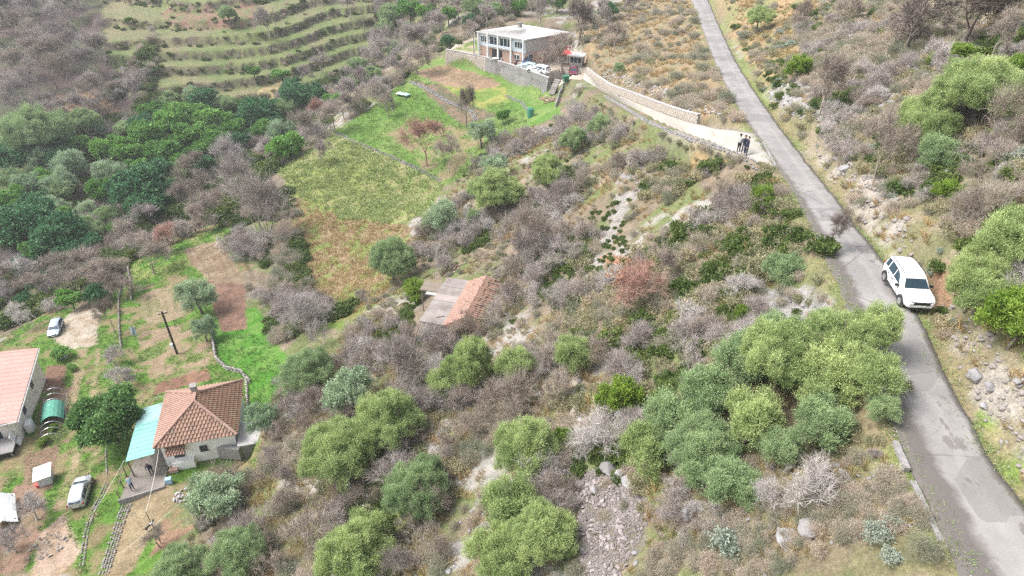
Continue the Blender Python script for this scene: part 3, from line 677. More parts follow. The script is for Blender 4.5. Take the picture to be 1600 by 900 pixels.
tall_lobes = [(0,0,-.55,.34,.34,.5),(.1,.02,-.1,.34,.34,.5),(-.08,.05,.25,.3,.3,.45),(.03,-.06,.62,.2,.2,.4),(.2,.1,-.3,.25,.25,.4),(-.22,-.1,-.35,.25,.25,.4)]
tall_me = foliage('crown', 71, tall_lobes, 1500, 7, .11, .045, .16, up=.7)
bram_me = [foliage('leaves', 80+i, dome_lobes(59+i, 8, .6, (.25,.42), .55, .7), 420, 7, .16, .09, .22, up=.25) for i in range(3)]
scrub_me = [foliage('leaves', 90+i, dome_lobes(69+i, 8, .6, (.2,.42), .6, .8), 420, 6, .16, .045, .25, up=.5) for i in range(3)]
sage_me = [foliage('leaves', 95+i, dome_lobes(79+i, 9, .55, (.2,.34), .6, .8), 500, 7, .09, .05, .14, up=.6) for i in range(2)]
heath_me = [foliage('stems', 98+i, dome_lobes(89+i, 7, .5, (.25,.42), .7, .8), 620, 6, .30, .014, .36, up=.7, out=.8) for i in range(3)]
tuft_me = [blades('blades', 100+i, 70, .75, .016, .5, .75) for i in range(3)]
for ms, mt in ((olive_me, M_olive), (bright_me, M_bright), (holm_me, M_holm), (wood_me, M_wood), (silver_me, M_silver), ([garden_me], M_garden),
               ([tall_me], M_olive), (bram_me, M_bramble), (scrub_me, M_scrub), (sage_me, M_sage), (heath_me, M_heath), (tuft_me, M_dry)):
    for m in ms: m.materials.append(mt)
OL_T = [limbs(200+i, OL[i], 1.05, .06) for i in range(4)]
B_T = [limbs(210+i, dome_lobes(9+i, 9, .5), .9, .045) for i in range(2)]
for m in OL_T+B_T: m.materials.append(bark)
gar_T = limbs(220, garden_lobes, .95, .06); gar_T.materials.append(bark)
tall_T = limbs(221, tall_lobes, 1.15, .04); tall_T.materials.append(bark)

bt = [twig_tree('branches', 300+i, spread=.6, levels=5, r0=.02, trunk=.26, kids=(3,3), tw=.0016, ntw=3, tl=.085) for i in range(4)]
bl = [twig_tree('branches', 320+i, spread=.9, levels=4, r0=.026, trunk=.24, kids=(3,4), tw=.0022, ntw=3, tl=.10, up=.1) for i in range(2)]
bs = [twig_tree('branches', 340+i, spread=sp_, levels=3, r0=.012, trunk=.28, kids=kd_, tw=.0024, ntw=nt_, tl=.14, stems=st_, up=up_) for i, (sp_, kd_, nt_, st_, up_) in
      enumerate([(.9,(3,4),2,6,.2),(1.3,(2,4),2,6,.05),(.5,(2,3),3,8,.5),(1.6,(2,3),3,7,.1),(.9,(2,3),3,5,.35),(1.1,(3,3),2,6,.1)])]
for m_ in bt+bl+bs: m_.materials.append(bark_brown)
def recol(me, mat): return (me, mat)
def dress(o, mat):
    o.material_slots[0].link = 'OBJECT'; o.material_slots[0].material = mat; return o
BARE = {k: [recol(m, mt) for m in bt] for k, mt in (('purple', bark_purple), ('brown', bark_brown), ('pale', bark_pale), ('dark', bark_dark), ('red', bark_red))}
OPEN = {k: [recol(m, mt) for m in bl] for k, mt in (('dark', bark_dark), ('brown', bark_brown), ('pale', bark_pale))}
BUSH = {k: [recol(m, mt) for m in bs] for k, mt in (('purple', bark_purple), ('brown', bark_brown), ('pale', bark_pale), ('red', bark_red))}
dead_me = foliage('dead_leaves', 111, dome_lobes(99, 9, .6, (.25,.4), .8), 500, 4, .07, .05, .2, up=.2); dead_me.materials.append(M_dead)

# ================================================================ plants: individuals where the photograph shows them
rv = random.Random(77)
def crown_spot(px, py, wpx, hk):
    """stand the plant where a crown of that apparent size would show: centre height = hk x crown half-width"""
    u = (px-800)/F; v = (450-py)/F; d = np.arange(12, 330, .1)
    x = u*d; y = d*(_cp+v*_sp); z = CAMZ-d*(_sp-v*_cp); half = wpx*d/F/2
    k = int(np.argmax(z <= ground(x, y)+hk*half))
    return Vector((x[k], y[k], float(ground(x[k], y[k])))), half[k]
LEAFY = {'olive': (olive_me, OL_T), 'blue': (oliveb_me, OL_T), 'bright': (bright_me, B_T), 'holm': (holm_me, OL_T), 'wood': (wood_me, OL_T), 'silver': (silver_me, OL_T)}
def leafy(kind, px, py, w, label, group=None, cat='tree', tall=1.0, hk=None, name=None, squash=1.0):
    ms, ts = LEAFY[kind]; i = rv.randrange(len(ms)); hk = (hk if hk is not None else 1.05*tall)*(.78 if kind == 'bright' else 1)
    p, half = crown_spot(px, py, w, hk)
    half *= 1.0
    t = thing(name or {'olive':'olive_tree','blue':'olive_tree','bright':'broadleaf_bush','holm':'evergreen_oak','wood':'evergreen_tree','silver':'olive_tree'}[kind], label, cat, p, rv.uniform(0,6.28), group)
    cz = hk*half
    big = half > 1.75 and kind in ('olive','blue')
    if big:                                            # a broad old olive carries several crowns
        n = 5 if half < 2.6 else 7; a0 = rv.uniform(0,6.28)
        for k in range(n+1):
            a = a0+k*6.283/n; rr = (.50 if k < n else 0)*half*rv.uniform(.85,1.1); s = half*rv.uniform(.46,.6)
            o = link('crown', ms[rv.randrange(len(ms))], t); o.location = (rr*math.cos(a), rr*math.sin(a)*squash, cz*rv.uniform(.82,1.1)+(half*.25 if k == n else 0)); o.scale = (s, s*rv.uniform(.85,1.15), s*tall); o.rotation_euler = (rv.uniform(-.25,.25), rv.uniform(-.25,.25), rv.uniform(0,6.28))
            if kind == 'blue': dress(o, M_olive_b)
    for nm, me, s in (('crown', ms[i], 1.0), ('trunk', ts[i % len(ts)], 1.0)):
        if big and nm == 'crown': continue
        o = link(nm, me, t)
        if nm == 'crown' and kind == 'blue': dress(o, M_olive_b)
        if nm == 'crown' and not big: o.rotation_euler = (rv.uniform(-.15,.15), rv.uniform(-.15,.15), 0)
        if True: pass
        o.location = (0,0,cz); o.scale = (half*.93, half*.93*squash, half*.93*tall)
        if nm == 'trunk': o.scale.z = (cz+.1)/1.05 if kind != 'bright' else (cz+.1)/.9
    return t
def bare(tbl, kind, px, py, wpx, hpx, label, group=None, cat='tree', name=None, dead=0, base=False):
    """bare plant: px, py is the middle of the crown (or its foot when base); apparent width and height"""
    me, bmat = rv.choice(tbl[kind]); hw = me['halfwidth']
    if base: p, d = hit(px, py); 
    else:
        u = (px-800)/F; v = (450-py)/F; dd = np.arange(12, 330, .1)
        x = u*dd; y = dd*(_cp+v*_sp); z = CAMZ-dd*(_sp-v*_cp); k = int(np.argmax(z <= ground(x, y)+.45*hpx*dd/F)); d = dd[k]; p = Vector((x[k], y[k], float(ground(x[k], y[k]))))
    h = hpx*d/F*1.08; w = wpx*d/F/2/hw; w2 = w*rv.uniform(.75,1.1)
    is_bush = tbl is BUSH
    t = thing(name or ('bare_shrub' if is_bush else 'bare_tree'), label, cat, p, rv.uniform(0,6.28), group)
    if h*hpx >= 0:
        o = dress(link('branches', me, t), bmat); o.scale = (w, w2, h)
    if dead:
        o = link('dead_leaves', dead_me, t); o.scale = (w*hw*.85, w*hw*.85, h*.42); o.location = (0,0,h*.58)
    return t

# --- near and middle slope, leafy (all read off the photograph)
for a in [
 ('olive',1225,560,150,'light green olive in the middle of the roadside clump of olives',None,.95,1.05),
 ('olive',1315,525,125,'tall light green olive crown just below the road left of the car',None,1.0,1.15),
 ('olive',1378,515,80,'yellowish olive crown nearest the front of the white car',None,1.05,1.3),
 ('olive',1300,590,125,'light green olive filling the right half of the roadside clump',None,.9,1.0),
 ('olive',1372,590,92,'green olive whose branches reach over the road edge',None,.9,1.15),
 ('blue',1378,640,56,'small dull green olive under the branches over the road edge',None,.9,1.0),
 ('blue',1160,565,110,'grey green olive at the upper left edge of the roadside clump',None,.95,1.0),
 ('blue',1215,520,76,'small grey green olive at the very top of the roadside clump',None,.9,1.0),
 ('blue',1100,620,110,'blue green olive crown below the grey green one of the roadside clump',None,1.0,1.0),
 ('blue',1050,660,105,'blue green olive crown on the left side of the roadside clump',None,1.05,1.05),
 ('olive',1015,705,100,'light olive crown at the lower left corner of the roadside clump',None,1.1,1.05),
 ('blue',1100,705,125,'blue green olive above the scree, in the lower middle of the clump',None,1.0,1.0),
 ('olive',1175,655,110,'light olive between the bluish crowns and the dark rounded one',None,1.0,1.0),
 ('blue',1285,662,100,'dark green rounded olive at the foot of the roadside clump',None,.9,1.0),
 ('blue',1140,755,100,'dark green low olive at the downhill end of the roadside clump',None,.8,.8),
 ('blue',1215,700,80,'grey green olive right of the low dark one in the clump',None,.8,.9),
 ('bright',970,628,80,'upright yellow green bush standing alone left of the roadside clump',None,1.4,1.0),
 ('olive',825,700,118,'light olive tree beside a bright green bush above the bottom trees',None,1.0,1.0),
 ('bright',880,690,52,'bright green bush touching the light olive near the scree',None,1.0,.9),
 ('olive',800,790,105,'pale olive tree left of the scree, above another at the bottom edge',None,1.05,1.1),
 ('olive',850,835,120,'pale olive tree touching the left side of the scree near the bottom',None,1.0,1.0),
 ('olive',785,868,115,'pale olive tree at the bottom edge left of the scree',None,1.0,1.0),
 ('olive',735,570,92,'tall light green olive just below the ruined cottage',None,1.3,1.2),
 ('olive',695,605,66,'small olive left of the tall one below the ruined cottage',None,.9,1.0),
 ('olive',806,573,72,'round light green olive right of the tall one below the ruin',None,1.0,1.1),
 ('blue',655,765,112,'soft green olive tree standing upright near the bottom centre',None,1.15,1.0),
 ('olive',606,655,112,'light olive tree on the upper right of a pair',None,1.0,1.0),
 ('olive',530,705,132,'big light olive tree on the lower left of a pair',None,1.0,1.0),
 ('olive',556,862,140,'light green olive tree at the bottom edge between scrub',None,1.0,1.0),
 ('blue',482,578,92,'soft grey green olive above the pair of light olives',None,.9,1.0),
 ('silver',548,615,96,'greyish olive behind the pair of light olives',None,.9,1.0),
 ('blue',612,405,78,'dark grey green tree up slope left of the ruined cottage',None,1.15,1.1),
 ('bright',648,455,50,'bright green bush beside the grey roof slab of the ruin',None,1.0,.9),
 ('olive',895,555,72,'thin yellow green tree in the scrub right of the round olive',None,1.0,1.0),
 ('silver',338,772,100,'silvery olive tree in front of the tiled farmhouse',None,.75,.85),
 ('silver',410,655,60,'pale silvery olive right of the tiled farmhouse roof',None,1.2,1.1),
 ('blue',375,865,100,'grey green olive at the bottom edge beside the dirt drive',None,.9,.9),
 ('blue',285,890,95,'blue green olive cut by the bottom edge under the drive',None,.8,.8),
 ('silver',308,462,70,'grey green olive tree on the garden terrace above the utility pole',None,1.0,1.0),
 ('silver',318,515,44,'small silvery olive between the utility pole and the garden wall',None,1.2,1.1),
 ('olive',1452,195,100,'large fluffy green tree on the right hand slope',None,1.25,1.0),
 ('olive',1535,140,150,'wide green tree behind the fluffy one on the right hand slope',None,.8,.9),
 ('blue',1465,240,70,'dark green lower part of the thicket on the right slope',None,.9,.8),
 ('bright',1590,110,60,'bright green tree at the right edge among the wide trees',None,1.0,1.0),
 ('olive',1585,385,120,'bright green tree at the right edge, topmost of those by the white car',None,1.0,1.1),
 ('olive',1545,440,130,'feathery bright green tree nearest the white car on the right',None,1.0,1.1),
 ('bright',1595,510,130,'dense bright green tree at the right edge level with the white car',None,1.1,1.0),
 ('olive',1525,455,90,'light green tree edge leaning towards the white car',None,1.0,.9),
 ('olive',1186,27,46,'round olive tree at the top beside the road',None,.9,1.0),
 ('bright',1249,106,46,'rounded bright green bush on the grey rocky slope',None,1.15,1.0),
 ('bright',1510,82,60,'bright green bushes below the bare trees at the top right',None,.6,.7),
 ('bright',1462,92,34,'small bright green bush left of others under the bare trees',None,.8,.8),
 ('bright',1482,300,50,'bright green climbing bush below the fluffy tree on the right',None,1.0,.9),
 ('bright',1192,312,56,'dark green ivy bush on the slope left of the road bend',None,1.1,.9),
 ('bright',1160,492,34,'bright green shrub beside grey rocks above the roadside clump',None,1.4,1.1),
 ('blue',1228,425,76,'dark olive shrub at the road edge opposite the white car',None,.75,.5),
 ('silver',775,262,56,'grey green tree at the upper end of the olive row under the lane',None,.9,1.0),
 ('olive',775,300,88,'largest pale olive in the row under the lane',None,.9,1.0),
 ('olive',857,268,64,'rounded yellow green olive in the row under the lane',None,1.15,1.1),
 ('blue',896,218,48,'dark green olive uphill end of the row under the lane',None,1.2,1.1),
 ('blue',938,198,40,'small olive nearest the lane in the row',None,1.1,1.0),
 ('silver',752,208,52,'grey green rounded tree at the edge of the bright field',None,.95,1.0),
 ('blue',742,342,32,'small dark green shrub tree under the olive row',None,1.0,1.0),
 ('silver',690,340,64,'greyish olive at the lower edge of the yellow field',None,1.0,1.0),
 ('olive',672,352,34,'small green olive beside the greyish one near the yellow field',None,1.2,1.0),
 ('wood',786,182,24,'small dark fruit tree beside the terrace under the yard wall',None,1.0,1.0),
 ('blue',968,108,22,'round dark green shrub above the lane wall',None,1.0,1.0),
 ('blue',355,22,30,'dark green conifer like tree on the far terraces',None,1.5,1.1),
 ('wood',396,113,24,'small dark evergreen at the foot of the far terraces',None,1.0,1.0),
 ('wood',440,118,34,'dark evergreen bush at the foot of the far terraces',None,.7,.9),
 ('bright',200,32,16,'tiny bright green bush high on the far terraces',None,.8,.9),
 ('bramb' ,0,0,0,'',None,0,0)][:-1]:
    kind, px, py, w, lab, grp, tall, hk = a
    leafy(kind, px, py, w, lab, grp, 'bush' if kind == 'bright' and w < 90 else 'tree', tall, hk)
# garden tree beside the farmhouse
p, half = crown_spot(168, 656, 104, 1.0)
t = thing('garden_tree', 'dense dark green round tree in the garden left of the farmhouse', 'tree', p, 1.0)
for nm, me in (('crown', garden_me), ('trunk', gar_T)):
    o = link(nm, me, t); o.location = (0,0,half); o.scale = (half, half, half*.95)

# --- valley wood: every crown that can be told apart
G_V = 'evergreen trees of the valley wood'
VAL = [('holm',20,245,62),('blue',60,205,96),('blue',128,192,56),('silver',60,250,48),('silver',92,288,56),('silver',46,290,46),('silver',108,258,60),('silver',165,270,46),('silver',184,272,44),
 ('wood',230,215,60),('wood',270,190,58),('wood',322,185,54),('wood',300,210,50),('wood',252,240,56),('wood',203,240,50),('holm',215,300,82),('holm',243,272,56),('holm',226,330,56),('silver',85,325,48),
 ('holm',48,352,92),('holm',92,372,84),('blue',132,362,60),('wood',18,312,46),('wood',12,372,52),('holm',402,182,58),('holm',460,152,52),('holm',492,150,40),('wood',447,232,54),('wood',290,255,46),('wood',332,215,46),
 ('wood',170,235,48),('blue',350,163,40),('wood',345,192,44),('holm',5,205,46),('silver',135,330,40),('wood',215,262,38),('holm',440,170,36),('wood',60,395,44),('holm',110,402,50),('wood',262,205,40),('blue',225,205,44),
 ('wood',300,175,34),('wood',365,205,40),('holm',380,190,34),('holm',458,135,30),('silver',440,208,50),('wood',160,300,44),('blue',20,280,40),('wood',235,175,36),('silver',148,205,34),('wood',30,330,38),('blue',165,340,44),
 ('wood',520,158,30),('blue',300,150,30),('blue',265,155,32),('holm',140,385,46),('wood',275,225,40),('wood',315,235,38),('holm',260,300,40),('wood',120,225,40),('holm',80,225,40),('blue',195,200,36),
 ('wood',345,228,44),('holm',375,222,36),('holm',318,262,40),('wood',408,205,36),('holm',425,190,34),
 ('holm',60,440,34),('wood',110,468,40),('holm',150,462,34),('holm',40,470,30),('wood',385,165,30),('silver',300,148,28),('holm',340,170,30)]
lab = {'holm':'dark blue green rounded evergreen crown in the valley wood at the left','wood':'mid green bushy evergreen crown in the valley wood at the left','silver':'pale silvery green rounded olive crown in the valley wood at the left','blue':'soft grey green crown in the valley wood at the left'}
for k, px, py, w in VAL:
    leafy(k, px, py, w*1.06, lab[k], lab[k].split(' crown')[0]+' crowns in the valley wood', 'tree', rv.uniform(.85,1.1), rv.uniform(.8,1.0))

# --- bare trees
def B(tbl, k, px, py, w, h, label, **kw): return bare(tbl, k, px, py, w, h, label, **kw)
B(BUSH,'purple',405,325,120,105,'broad purple grey leafless tree between the yellow field and the garden')
B(BARE,'purple',372,290,90,80,'purple grey bare tree behind the broad one beside the yellow field')
B(BARE,'pale',345,262,85,80,'whitish bare tree in the valley right of the dark evergreens')
B(BARE,'brown',300,270,60,56,'brownish bare tree at the edge of the dark evergreens')
B(BARE,'red',665,228,82,76,'reddish brown leafless tree on the bright green field', dead=0)
B(BARE,'brown',700,245,46,60,'thin brown bare tree next to the reddish one on the field')
B(OPEN,'dark',728,172,44,64,'gnarled leafless tree with a thick trunk on the green field')
B(OPEN,'brown',592,150,40,44,'small bare fruit tree at the upper left of the green field')
B(OPEN,'brown',606,165,26,40,'spindly bare fruit sapling on the green field')
B(BARE,'red',985,455,100,92,'bare tree with rusty dead leaves in the middle of the slope', dead=1)
B(BARE,'brown',1042,428,70,72,'grey brown bare tree right of the one with rusty leaves')
B(BARE,'brown',835,370,66,88,'bare tree above and right of the ruined cottage')
B(BARE,'purple',808,395,56,60,'purple grey bare tree behind the red tiles of the ruin')
B(BUSH,'purple',618,575,112,96,'dense purple brown leafless thicket below the ruined cottage')
B(BUSH,'purple',585,590,80,60,'low purple thicket left of the dense one below the ruin')
B(BUSH,'pale',470,492,70,64,'whitish tangled bare bush left of the yellow field bottom')
B(BUSH,'pale',500,520,60,50,'grey tangled bare bush above the soft grey olive')
B(OPEN,'brown',880,92,60,58,'gnarled bare tree in the yard of the far house')
B(BARE,'brown',858,98,36,40,'bare tree hiding the side wall of the far house')
B(OPEN,'dark',905,40,60,70,'leaning dark bare tree behind the far house')
B(BARE,'purple',845,22,52,52,'bare tree above the flat roof of the far house')
B(BARE,'purple',935,32,56,60,'purple bare tree right behind the far house')
B(OPEN,'brown',1290,140,70,96,'crooked dark bare tree on the grey rocky slope')
B(OPEN,'dark',1425,42,120,100,'dark bare tree at the top with forked trunk')
B(OPEN,'dark',1515,32,170,110,'wide bare tree with thick trunk at the top right')
B(BARE,'brown',1560,60,80,80,'brown bare tree at the top right corner')
B(BARE,'brown',1392,62,72,60,'leaning bare tree left of the forked one at the top right')
B(OPEN,'brown',1330,22,50,44,'small bare tree with a green tuft at the top')
B(BARE,'brown',1262,30,44,48,'slim bare tree at the top beside dry grass')
B(BUSH,'brown',1580,195,120,110,'grey brown bare thicket at the right edge')
B(BARE,'brown',1380,240,80,110,'bare tree above the road bend on the right')
B(BUSH,'brown',1530,330,90,70,'tangled grey bare bush beside the big bright tree')
B(BUSH,'brown',1500,350,70,60,'low grey bare bush right of the climbing green one')
B(BARE,'dark',1305,360,60,64,'slender bare tree leaning over the road above the white car')
B(BUSH,'pale',1262,765,118,78,'whitish branching bare bush right of the bluish olive')
B(BUSH,'pale',1205,782,70,60,'grey bare bush below the bluish olive')
B(OPEN,'dark',1412,610,36,30,'thin bare branches reaching over the road')
B(BARE,'brown',172,500,40,66,'slender bare tree beside the pale layby')
B(OPEN,'pale',190,590,46,40,'whitish pruned bare tree in the garden')
B(OPEN,'pale',175,560,40,34,'small pale bare fruit tree beside the garden path')
B(OPEN,'pale',50,800,60,50,'whitish pruned branches in the bottom left vegetable plot')
B(OPEN,'pale',15,850,50,50,'pale bare fruit tree at the bottom left corner')
B(OPEN,'brown',245,845,40,40,'small bare tree beside the dirt drive')
B(BARE,'brown',640,560,20,20,'tiny bare sapling in the purple thicket') if False else None
for i in range(34):                                     # the wood closes up between the crowns named above
    while True:
        px = rv.uniform(-10, 470); py = rv.uniform(140, 420)
        if inpoly([px], [py], [(-20,210),(120,215),(220,190),(330,150),(440,130),(480,160),(400,215),(340,235),(290,290),(250,350),(150,400),(60,430),(-20,430)])[0]: break
    k = rv.choice(['holm','wood','holm','blue','wood']); leafy(k, px, py, rv.uniform(30,52), lab[k], lab[k].split(' crown')[0]+' crowns in the valley wood', 'tree', rv.uniform(.85,1.1), .9)
# groups of bare trees that look alike
for i, (k, px, py, w, h) in enumerate([('pale',30,500,56,46),('pale',45,430,60,46),('brown',110,425,110,54),('brown',180,428,90,56),('brown',235,410,70,50),('brown',225,385,60,44),('brown',140,440,80,44),('purple',240,340,56,44),('brown',300,345,70,50),
     ('brown',275,318,60,54),('brown',330,330,60,60),('red',262,372,54,48),('brown',70,450,70,46),('brown',10,440,60,44),('brown',200,450,60,36),('brown',200,365,50,40),('purple',150,355,40,40),('pale',250,380,46,40),('brown',310,300,60,60)]):
    bare(BARE, k, px, py, w, h, 'bare grey brown tree in the ravine between the wood and the garden terrace', 'bare trees in the ravine')
for i in range(46):
    while True:
        px = rv.uniform(-20, 225); py = rv.uniform(-15, 200)
        if inpoly([px], [py], [(-30,-20),(130,-20),(160,60),(190,100),(240,160),(160,200),(60,190),(-30,200)])[0]: break
    bare(BARE, rv.choice(['purple','purple','purple','brown']), px, py, rv.uniform(44,66), rv.uniform(36,52), 'purple grey leafless tree in the bare wood on the far left slope', 'bare trees of the far left slope')
for (k, px, py, w, h) in [('purple',600,85,60,46),('purple',640,72,60,50),('purple',575,100,56,40),('brown',650,98,70,40),('purple',602,62,46,36),('purple',545,145,50,44),('purple',572,128,46,40),('brown',520,185,60,50),('brown',480,205,56,50),('brown',535,170,46,40),('purple',500,240,40,36),
     ('purple',620,110,50,36),('purple',585,75,46,36),('purple',470,120,40,30),('purple',500,100,40,30),('red',490,180,50,40),('purple',415,240,46,44),('brown',560,160,40,36),('purple',660,60,50,40),('purple',690,40,46,36),('brown',415,175,30,26)]:
    bare(BARE, k, px, py, w, h, 'leafless greyish tree in the stream strip beyond the green field', 'bare trees along the stream strip')
for (k, px, py, w, h) in [('wood',640,16,40,0),('wood',665,20,34,0),('blue',610,22,40,0),('blue',600,42,34,0),('wood',700,25,34,0),('blue',770,15,34,0),('holm',735,35,26,0),('blue',580,115,36,0),('blue',610,75,40,0),('wood',555,130,30,0),('blue',560,100,34,0),('wood',870,5,34,0),('holm',950,20,34,0),('wood',810,12,28,0),('blue',740,10,40,0),('holm',700,65,24,0)]:
    leafy(k, px, py, w, 'small green tree on the slope beyond the stream near the far house', 'green trees beyond the stream', 'tree', 1.0, .9)
for (k, px, py, w, h) in [('purple',418,38,40,44),('purple',545,12,46,40),('brown',645,5,40,30),('purple',715,12,50,36),('brown',680,10,40,30),('purple',790,8,50,36),('purple',760,30,40,34),('brown',960,60,40,40),('purple',990,10,40,34),('purple',900,5,60,40),('purple',830,0,50,40),('brown',730,50,30,30)]:
    bare(BARE, k, px, py, w, h, 'bare tree on the upper slope behind the terraces and far house', 'bare trees on the upper slope')
# ================================================================ scrub: shrubs as things, undergrowth as stuff
rs = random.Random(404)
KEEP_OUT = [  # photo outlines kept free of scrub
 [(520,208),(560,178),(600,152),(650,105),(700,80),(760,60),(930,70),(930,135),(870,180),(830,200),(760,230),(725,275),(690,290),(640,258),(560,222)],
 [(436,268),(520,210),(560,224),(640,262),(695,292),(665,335),(610,350),(640,400),(600,450),(520,490),(480,440),(470,340)],
 [(345,352),(200,408),(172,465),(60,492),(-60,535),(-60,900),(200,900),(290,800),(310,770),(400,740),(420,640),(445,620),(430,540),(345,520),(385,450)],
 [(655,438),(762,425),(770,455),(735,480),(700,515),(655,535),(640,500)]]
SCREEZ = [(885,755),(930,740),(975,752),(1000,780),(1005,840),(965,905),(905,905),(905,830)]
FAR_T = [(150,-60),(690,-60),(600,60),(540,110),(430,155),(300,170),(210,160),(170,90)]
ROCKY = [(1190,150),(1230,125),(1300,105),(1370,85),(1450,95),(1440,150),(1380,170),(1330,150),(1290,185),(1225,182)]
DRY = [(900,40),(1085,-60),(1140,150),(1172,205),(1115,196),(915,118)]
DRY2 = [(1110,-60),(1700,-60),(1700,900),(1620,900),(1480,560),(1380,400),(1240,230),(1180,130)]
def scatter(n, zone, mind=0.0, avoid=True, seed=1, box=(-90, 55, 14, 215)):
    g = np.random.RandomState(seed); out = []; tries = 0; cell = {}
    while len(out) < n and tries < 60:
        tries += 1; m = n*4
        # sample by depth so that near ground gets its share
        x = g.uniform(box[0], box[1], m); y = g.uniform(box[2], box[3], m); z = ground(x, y); px, py, d = project(x, y, z)
        ok = (px > -70) & (px < 1680) & (py > -70) & (py < 1010)
        if zone is not None: ok &= inpoly(px, py, zone)
        rdv, _ = segdist(x, y, road_c); ldv, _ = segdist(x, y, lane_c); ok &= (rdv > 2.1) & (ldv > 2.3) & (np.hypot(x-19.7, y-28.3) > 1.7)
        if avoid and mind >= .65: ok &= (ldv > 3.6) & (fbm(x, y, 6, 2) > .40 + .16*g.rand(m))
        if avoid:
            for p in KEEP_OUT: ok &= ~inpoly(px, py, p)
            ok &= ~inpoly(px, py, SCREEZ)
        for k in np.nonzero(ok)[0]:
            if mind:
                c = (int(x[k]/mind), int(y[k]/mind))
                if any((x[k]-q[0])**2+(y[k]-q[1])**2 < mind*mind for i in (-1,0,1) for j in (-1,0,1) for q in cell.get((c[0]+i, c[1]+j), ())): continue
                cell.setdefault(c, []).append((x[k], y[k]))
            out.append((x[k], y[k], z[k], px[k], py[k], d[k]))
            if len(out) >= n: break
    return out
def ivy(k): return k
SHR = {'bramble': (bram_me, 'bramble_bush'), 'scrub': (scrub_me, 'scrub_bush'), 'heath': (heath_me, 'leafless_shrub'), 'sage': (sage_me, 'sage_bush'), 'tuft': (tuft_me, 'grass_tuft')}
SRC = {}
def shrub(kind, x, y, z, r, label, group, cat='shrub'):
    ms, nm = SHR[kind]; i = rs.randrange(len(ms))
    t = tag(link(nm, ms[i]), label, cat, group); t.location = (x, y, z+.3*r if kind not in ('tuft',) else z)
    t.rotation_euler = (rs.uniform(-.15,.15), rs.uniform(-.15,.15), rs.uniform(0,6.28)); t.scale = (r, r, r*rs.uniform(.8,1.15))
    SRC.setdefault(kind, {})[i] = t
    return t
SLOPE = [(1215,262),(1100,240),(1000,205),(925,150),(890,190),(800,200),(700,300),(620,400),(560,500),(420,640),(330,800),(240,905),(1000,905),(1040,740),(1180,660),(1330,560),(1330,500)]
# three clumps of shrubs that stand out by eye, then the rest of what can be told apart
for px, py, r, kd, lb in [(1140,865-5,.9,'sage','blue grey sage bush at the bottom right, left of the broken kerb'),(1365,845,.55,'sage','pale blue grey sage bush near the broken kerb, largest of three'),(1395,820,.4,'sage','small pale sage bush uphill of the largest one by the kerb'),(1385,875,.45,'sage','small pale sage bush below the largest one by the kerb'),
    (1300,790,.4,'sage','grey green sage cushion in front of the whitish bare bush'),(1440,870,.5,'heath','purplish dry shrub beside the low kerb'),(1385,755,.5,'heath','purple heather like shrub beside the upper kerb end'),(1195,60,.6,'scrub','yellowish bush at the roadside near the top'),
    (1285,395,.8,'bramble','dark bramble bush at the road edge under the leaning bare tree'),(1225,330,.9,'scrub','olive brown bush at the road edge above the bramble'),(1150,190,.8,'heath','reddish leafless shrub at the corner where the lane meets the road'),(1135,160,.9,'heath','dark leafless shrub above the end of the lane wall'),
    (905,150,1.2,'heath','large purple grey shrub beside the start of the lane at the yard'),(930,205,1.3,'heath','purple grey shrub under the lane, left of the small olive'),(963,215,1.4,'heath','wide purple grey shrub under the middle of the lane'),(1050,155,.9,'heath','purple shrub above the middle of the lane wall'),
    (1000,80,1.2,'heath','grey purple shrub on the dry slope above the lane'),(955,70,1.4,'heath','tall purple grey shrub on the dry slope behind the yard'),(1097,115,1.0,'heath','purple grey shrub on the dry slope near the road')]:
    p, d = hit(px, py); shrub(kd, p.x, p.y, p.z, r*1.15, lb, None)
used = []
Q = scatter(120, [(1215,262),(1060,240),(960,330),(900,420),(880,520),(1000,560),(1200,480),(1310,470)], 1.5, seed=3)
for q in Q:
    k = rs.choice(['bramble','bramble','scrub','scrub','heath']); shrub(k, q[0], q[1], q[2], rs.uniform(.65,1.25), {'bramble':'green bramble bush on the open slope below the road bend','scrub':'yellowish olive bush on the open slope below the road bend','heath':'grey leafless shrub on the open slope below the road bend'}[k], {'bramble':'bramble bushes','scrub':'yellowish bushes','heath':'leafless shrubs'}[k]+' on the open slope below the road bend')
Q = scatter(70, [(1040,760),(1180,700),(1370,720),(1440,905),(1000,905)], .9, seed=4)
for q in Q:
    k = rs.choice(['heath','scrub','heath','tuft']); shrub(k, q[0], q[1], q[2], rs.uniform(.25,.55) if k != 'tuft' else rs.uniform(.5,.8), {'heath':'brown leafless shrub in the bottom right scrub','scrub':'dull olive bush in the bottom right scrub','tuft':'straw coloured grass tuft in the bottom right scrub'}[k], {'heath':'leafless shrubs','scrub':'dull bushes','tuft':'grass tufts'}[k]+' of the bottom right scrub', 'grass' if k == 'tuft' else 'shrub')
Q = scatter(80, DRY2, 1.4, seed=5)
for q in Q:
    k = rs.choice(['heath','scrub','bramble','sage','tuft']); shrub(k, q[0], q[1], q[2], rs.uniform(.5,1.1), {'heath':'leafless grey shrub on the bank uphill of the road','scrub':'yellow green bush on the bank uphill of the road','bramble':'green bramble on the bank uphill of the road','sage':'grey green sage bush on the bank uphill of the road','tuft':'dry grass tuft on the bank uphill of the road'}[k], {'heath':'leafless shrubs','scrub':'yellow green bushes','bramble':'brambles','sage':'sage bushes','tuft':'dry grass tufts'}[k]+' on the bank uphill of the road', 'grass' if k == 'tuft' else 'shrub')
Q = scatter(70, [(420,640),(560,500),(700,540),(860,520),(900,640),(880,760),(860,905),(240,905),(330,800)], 2.0, seed=6)
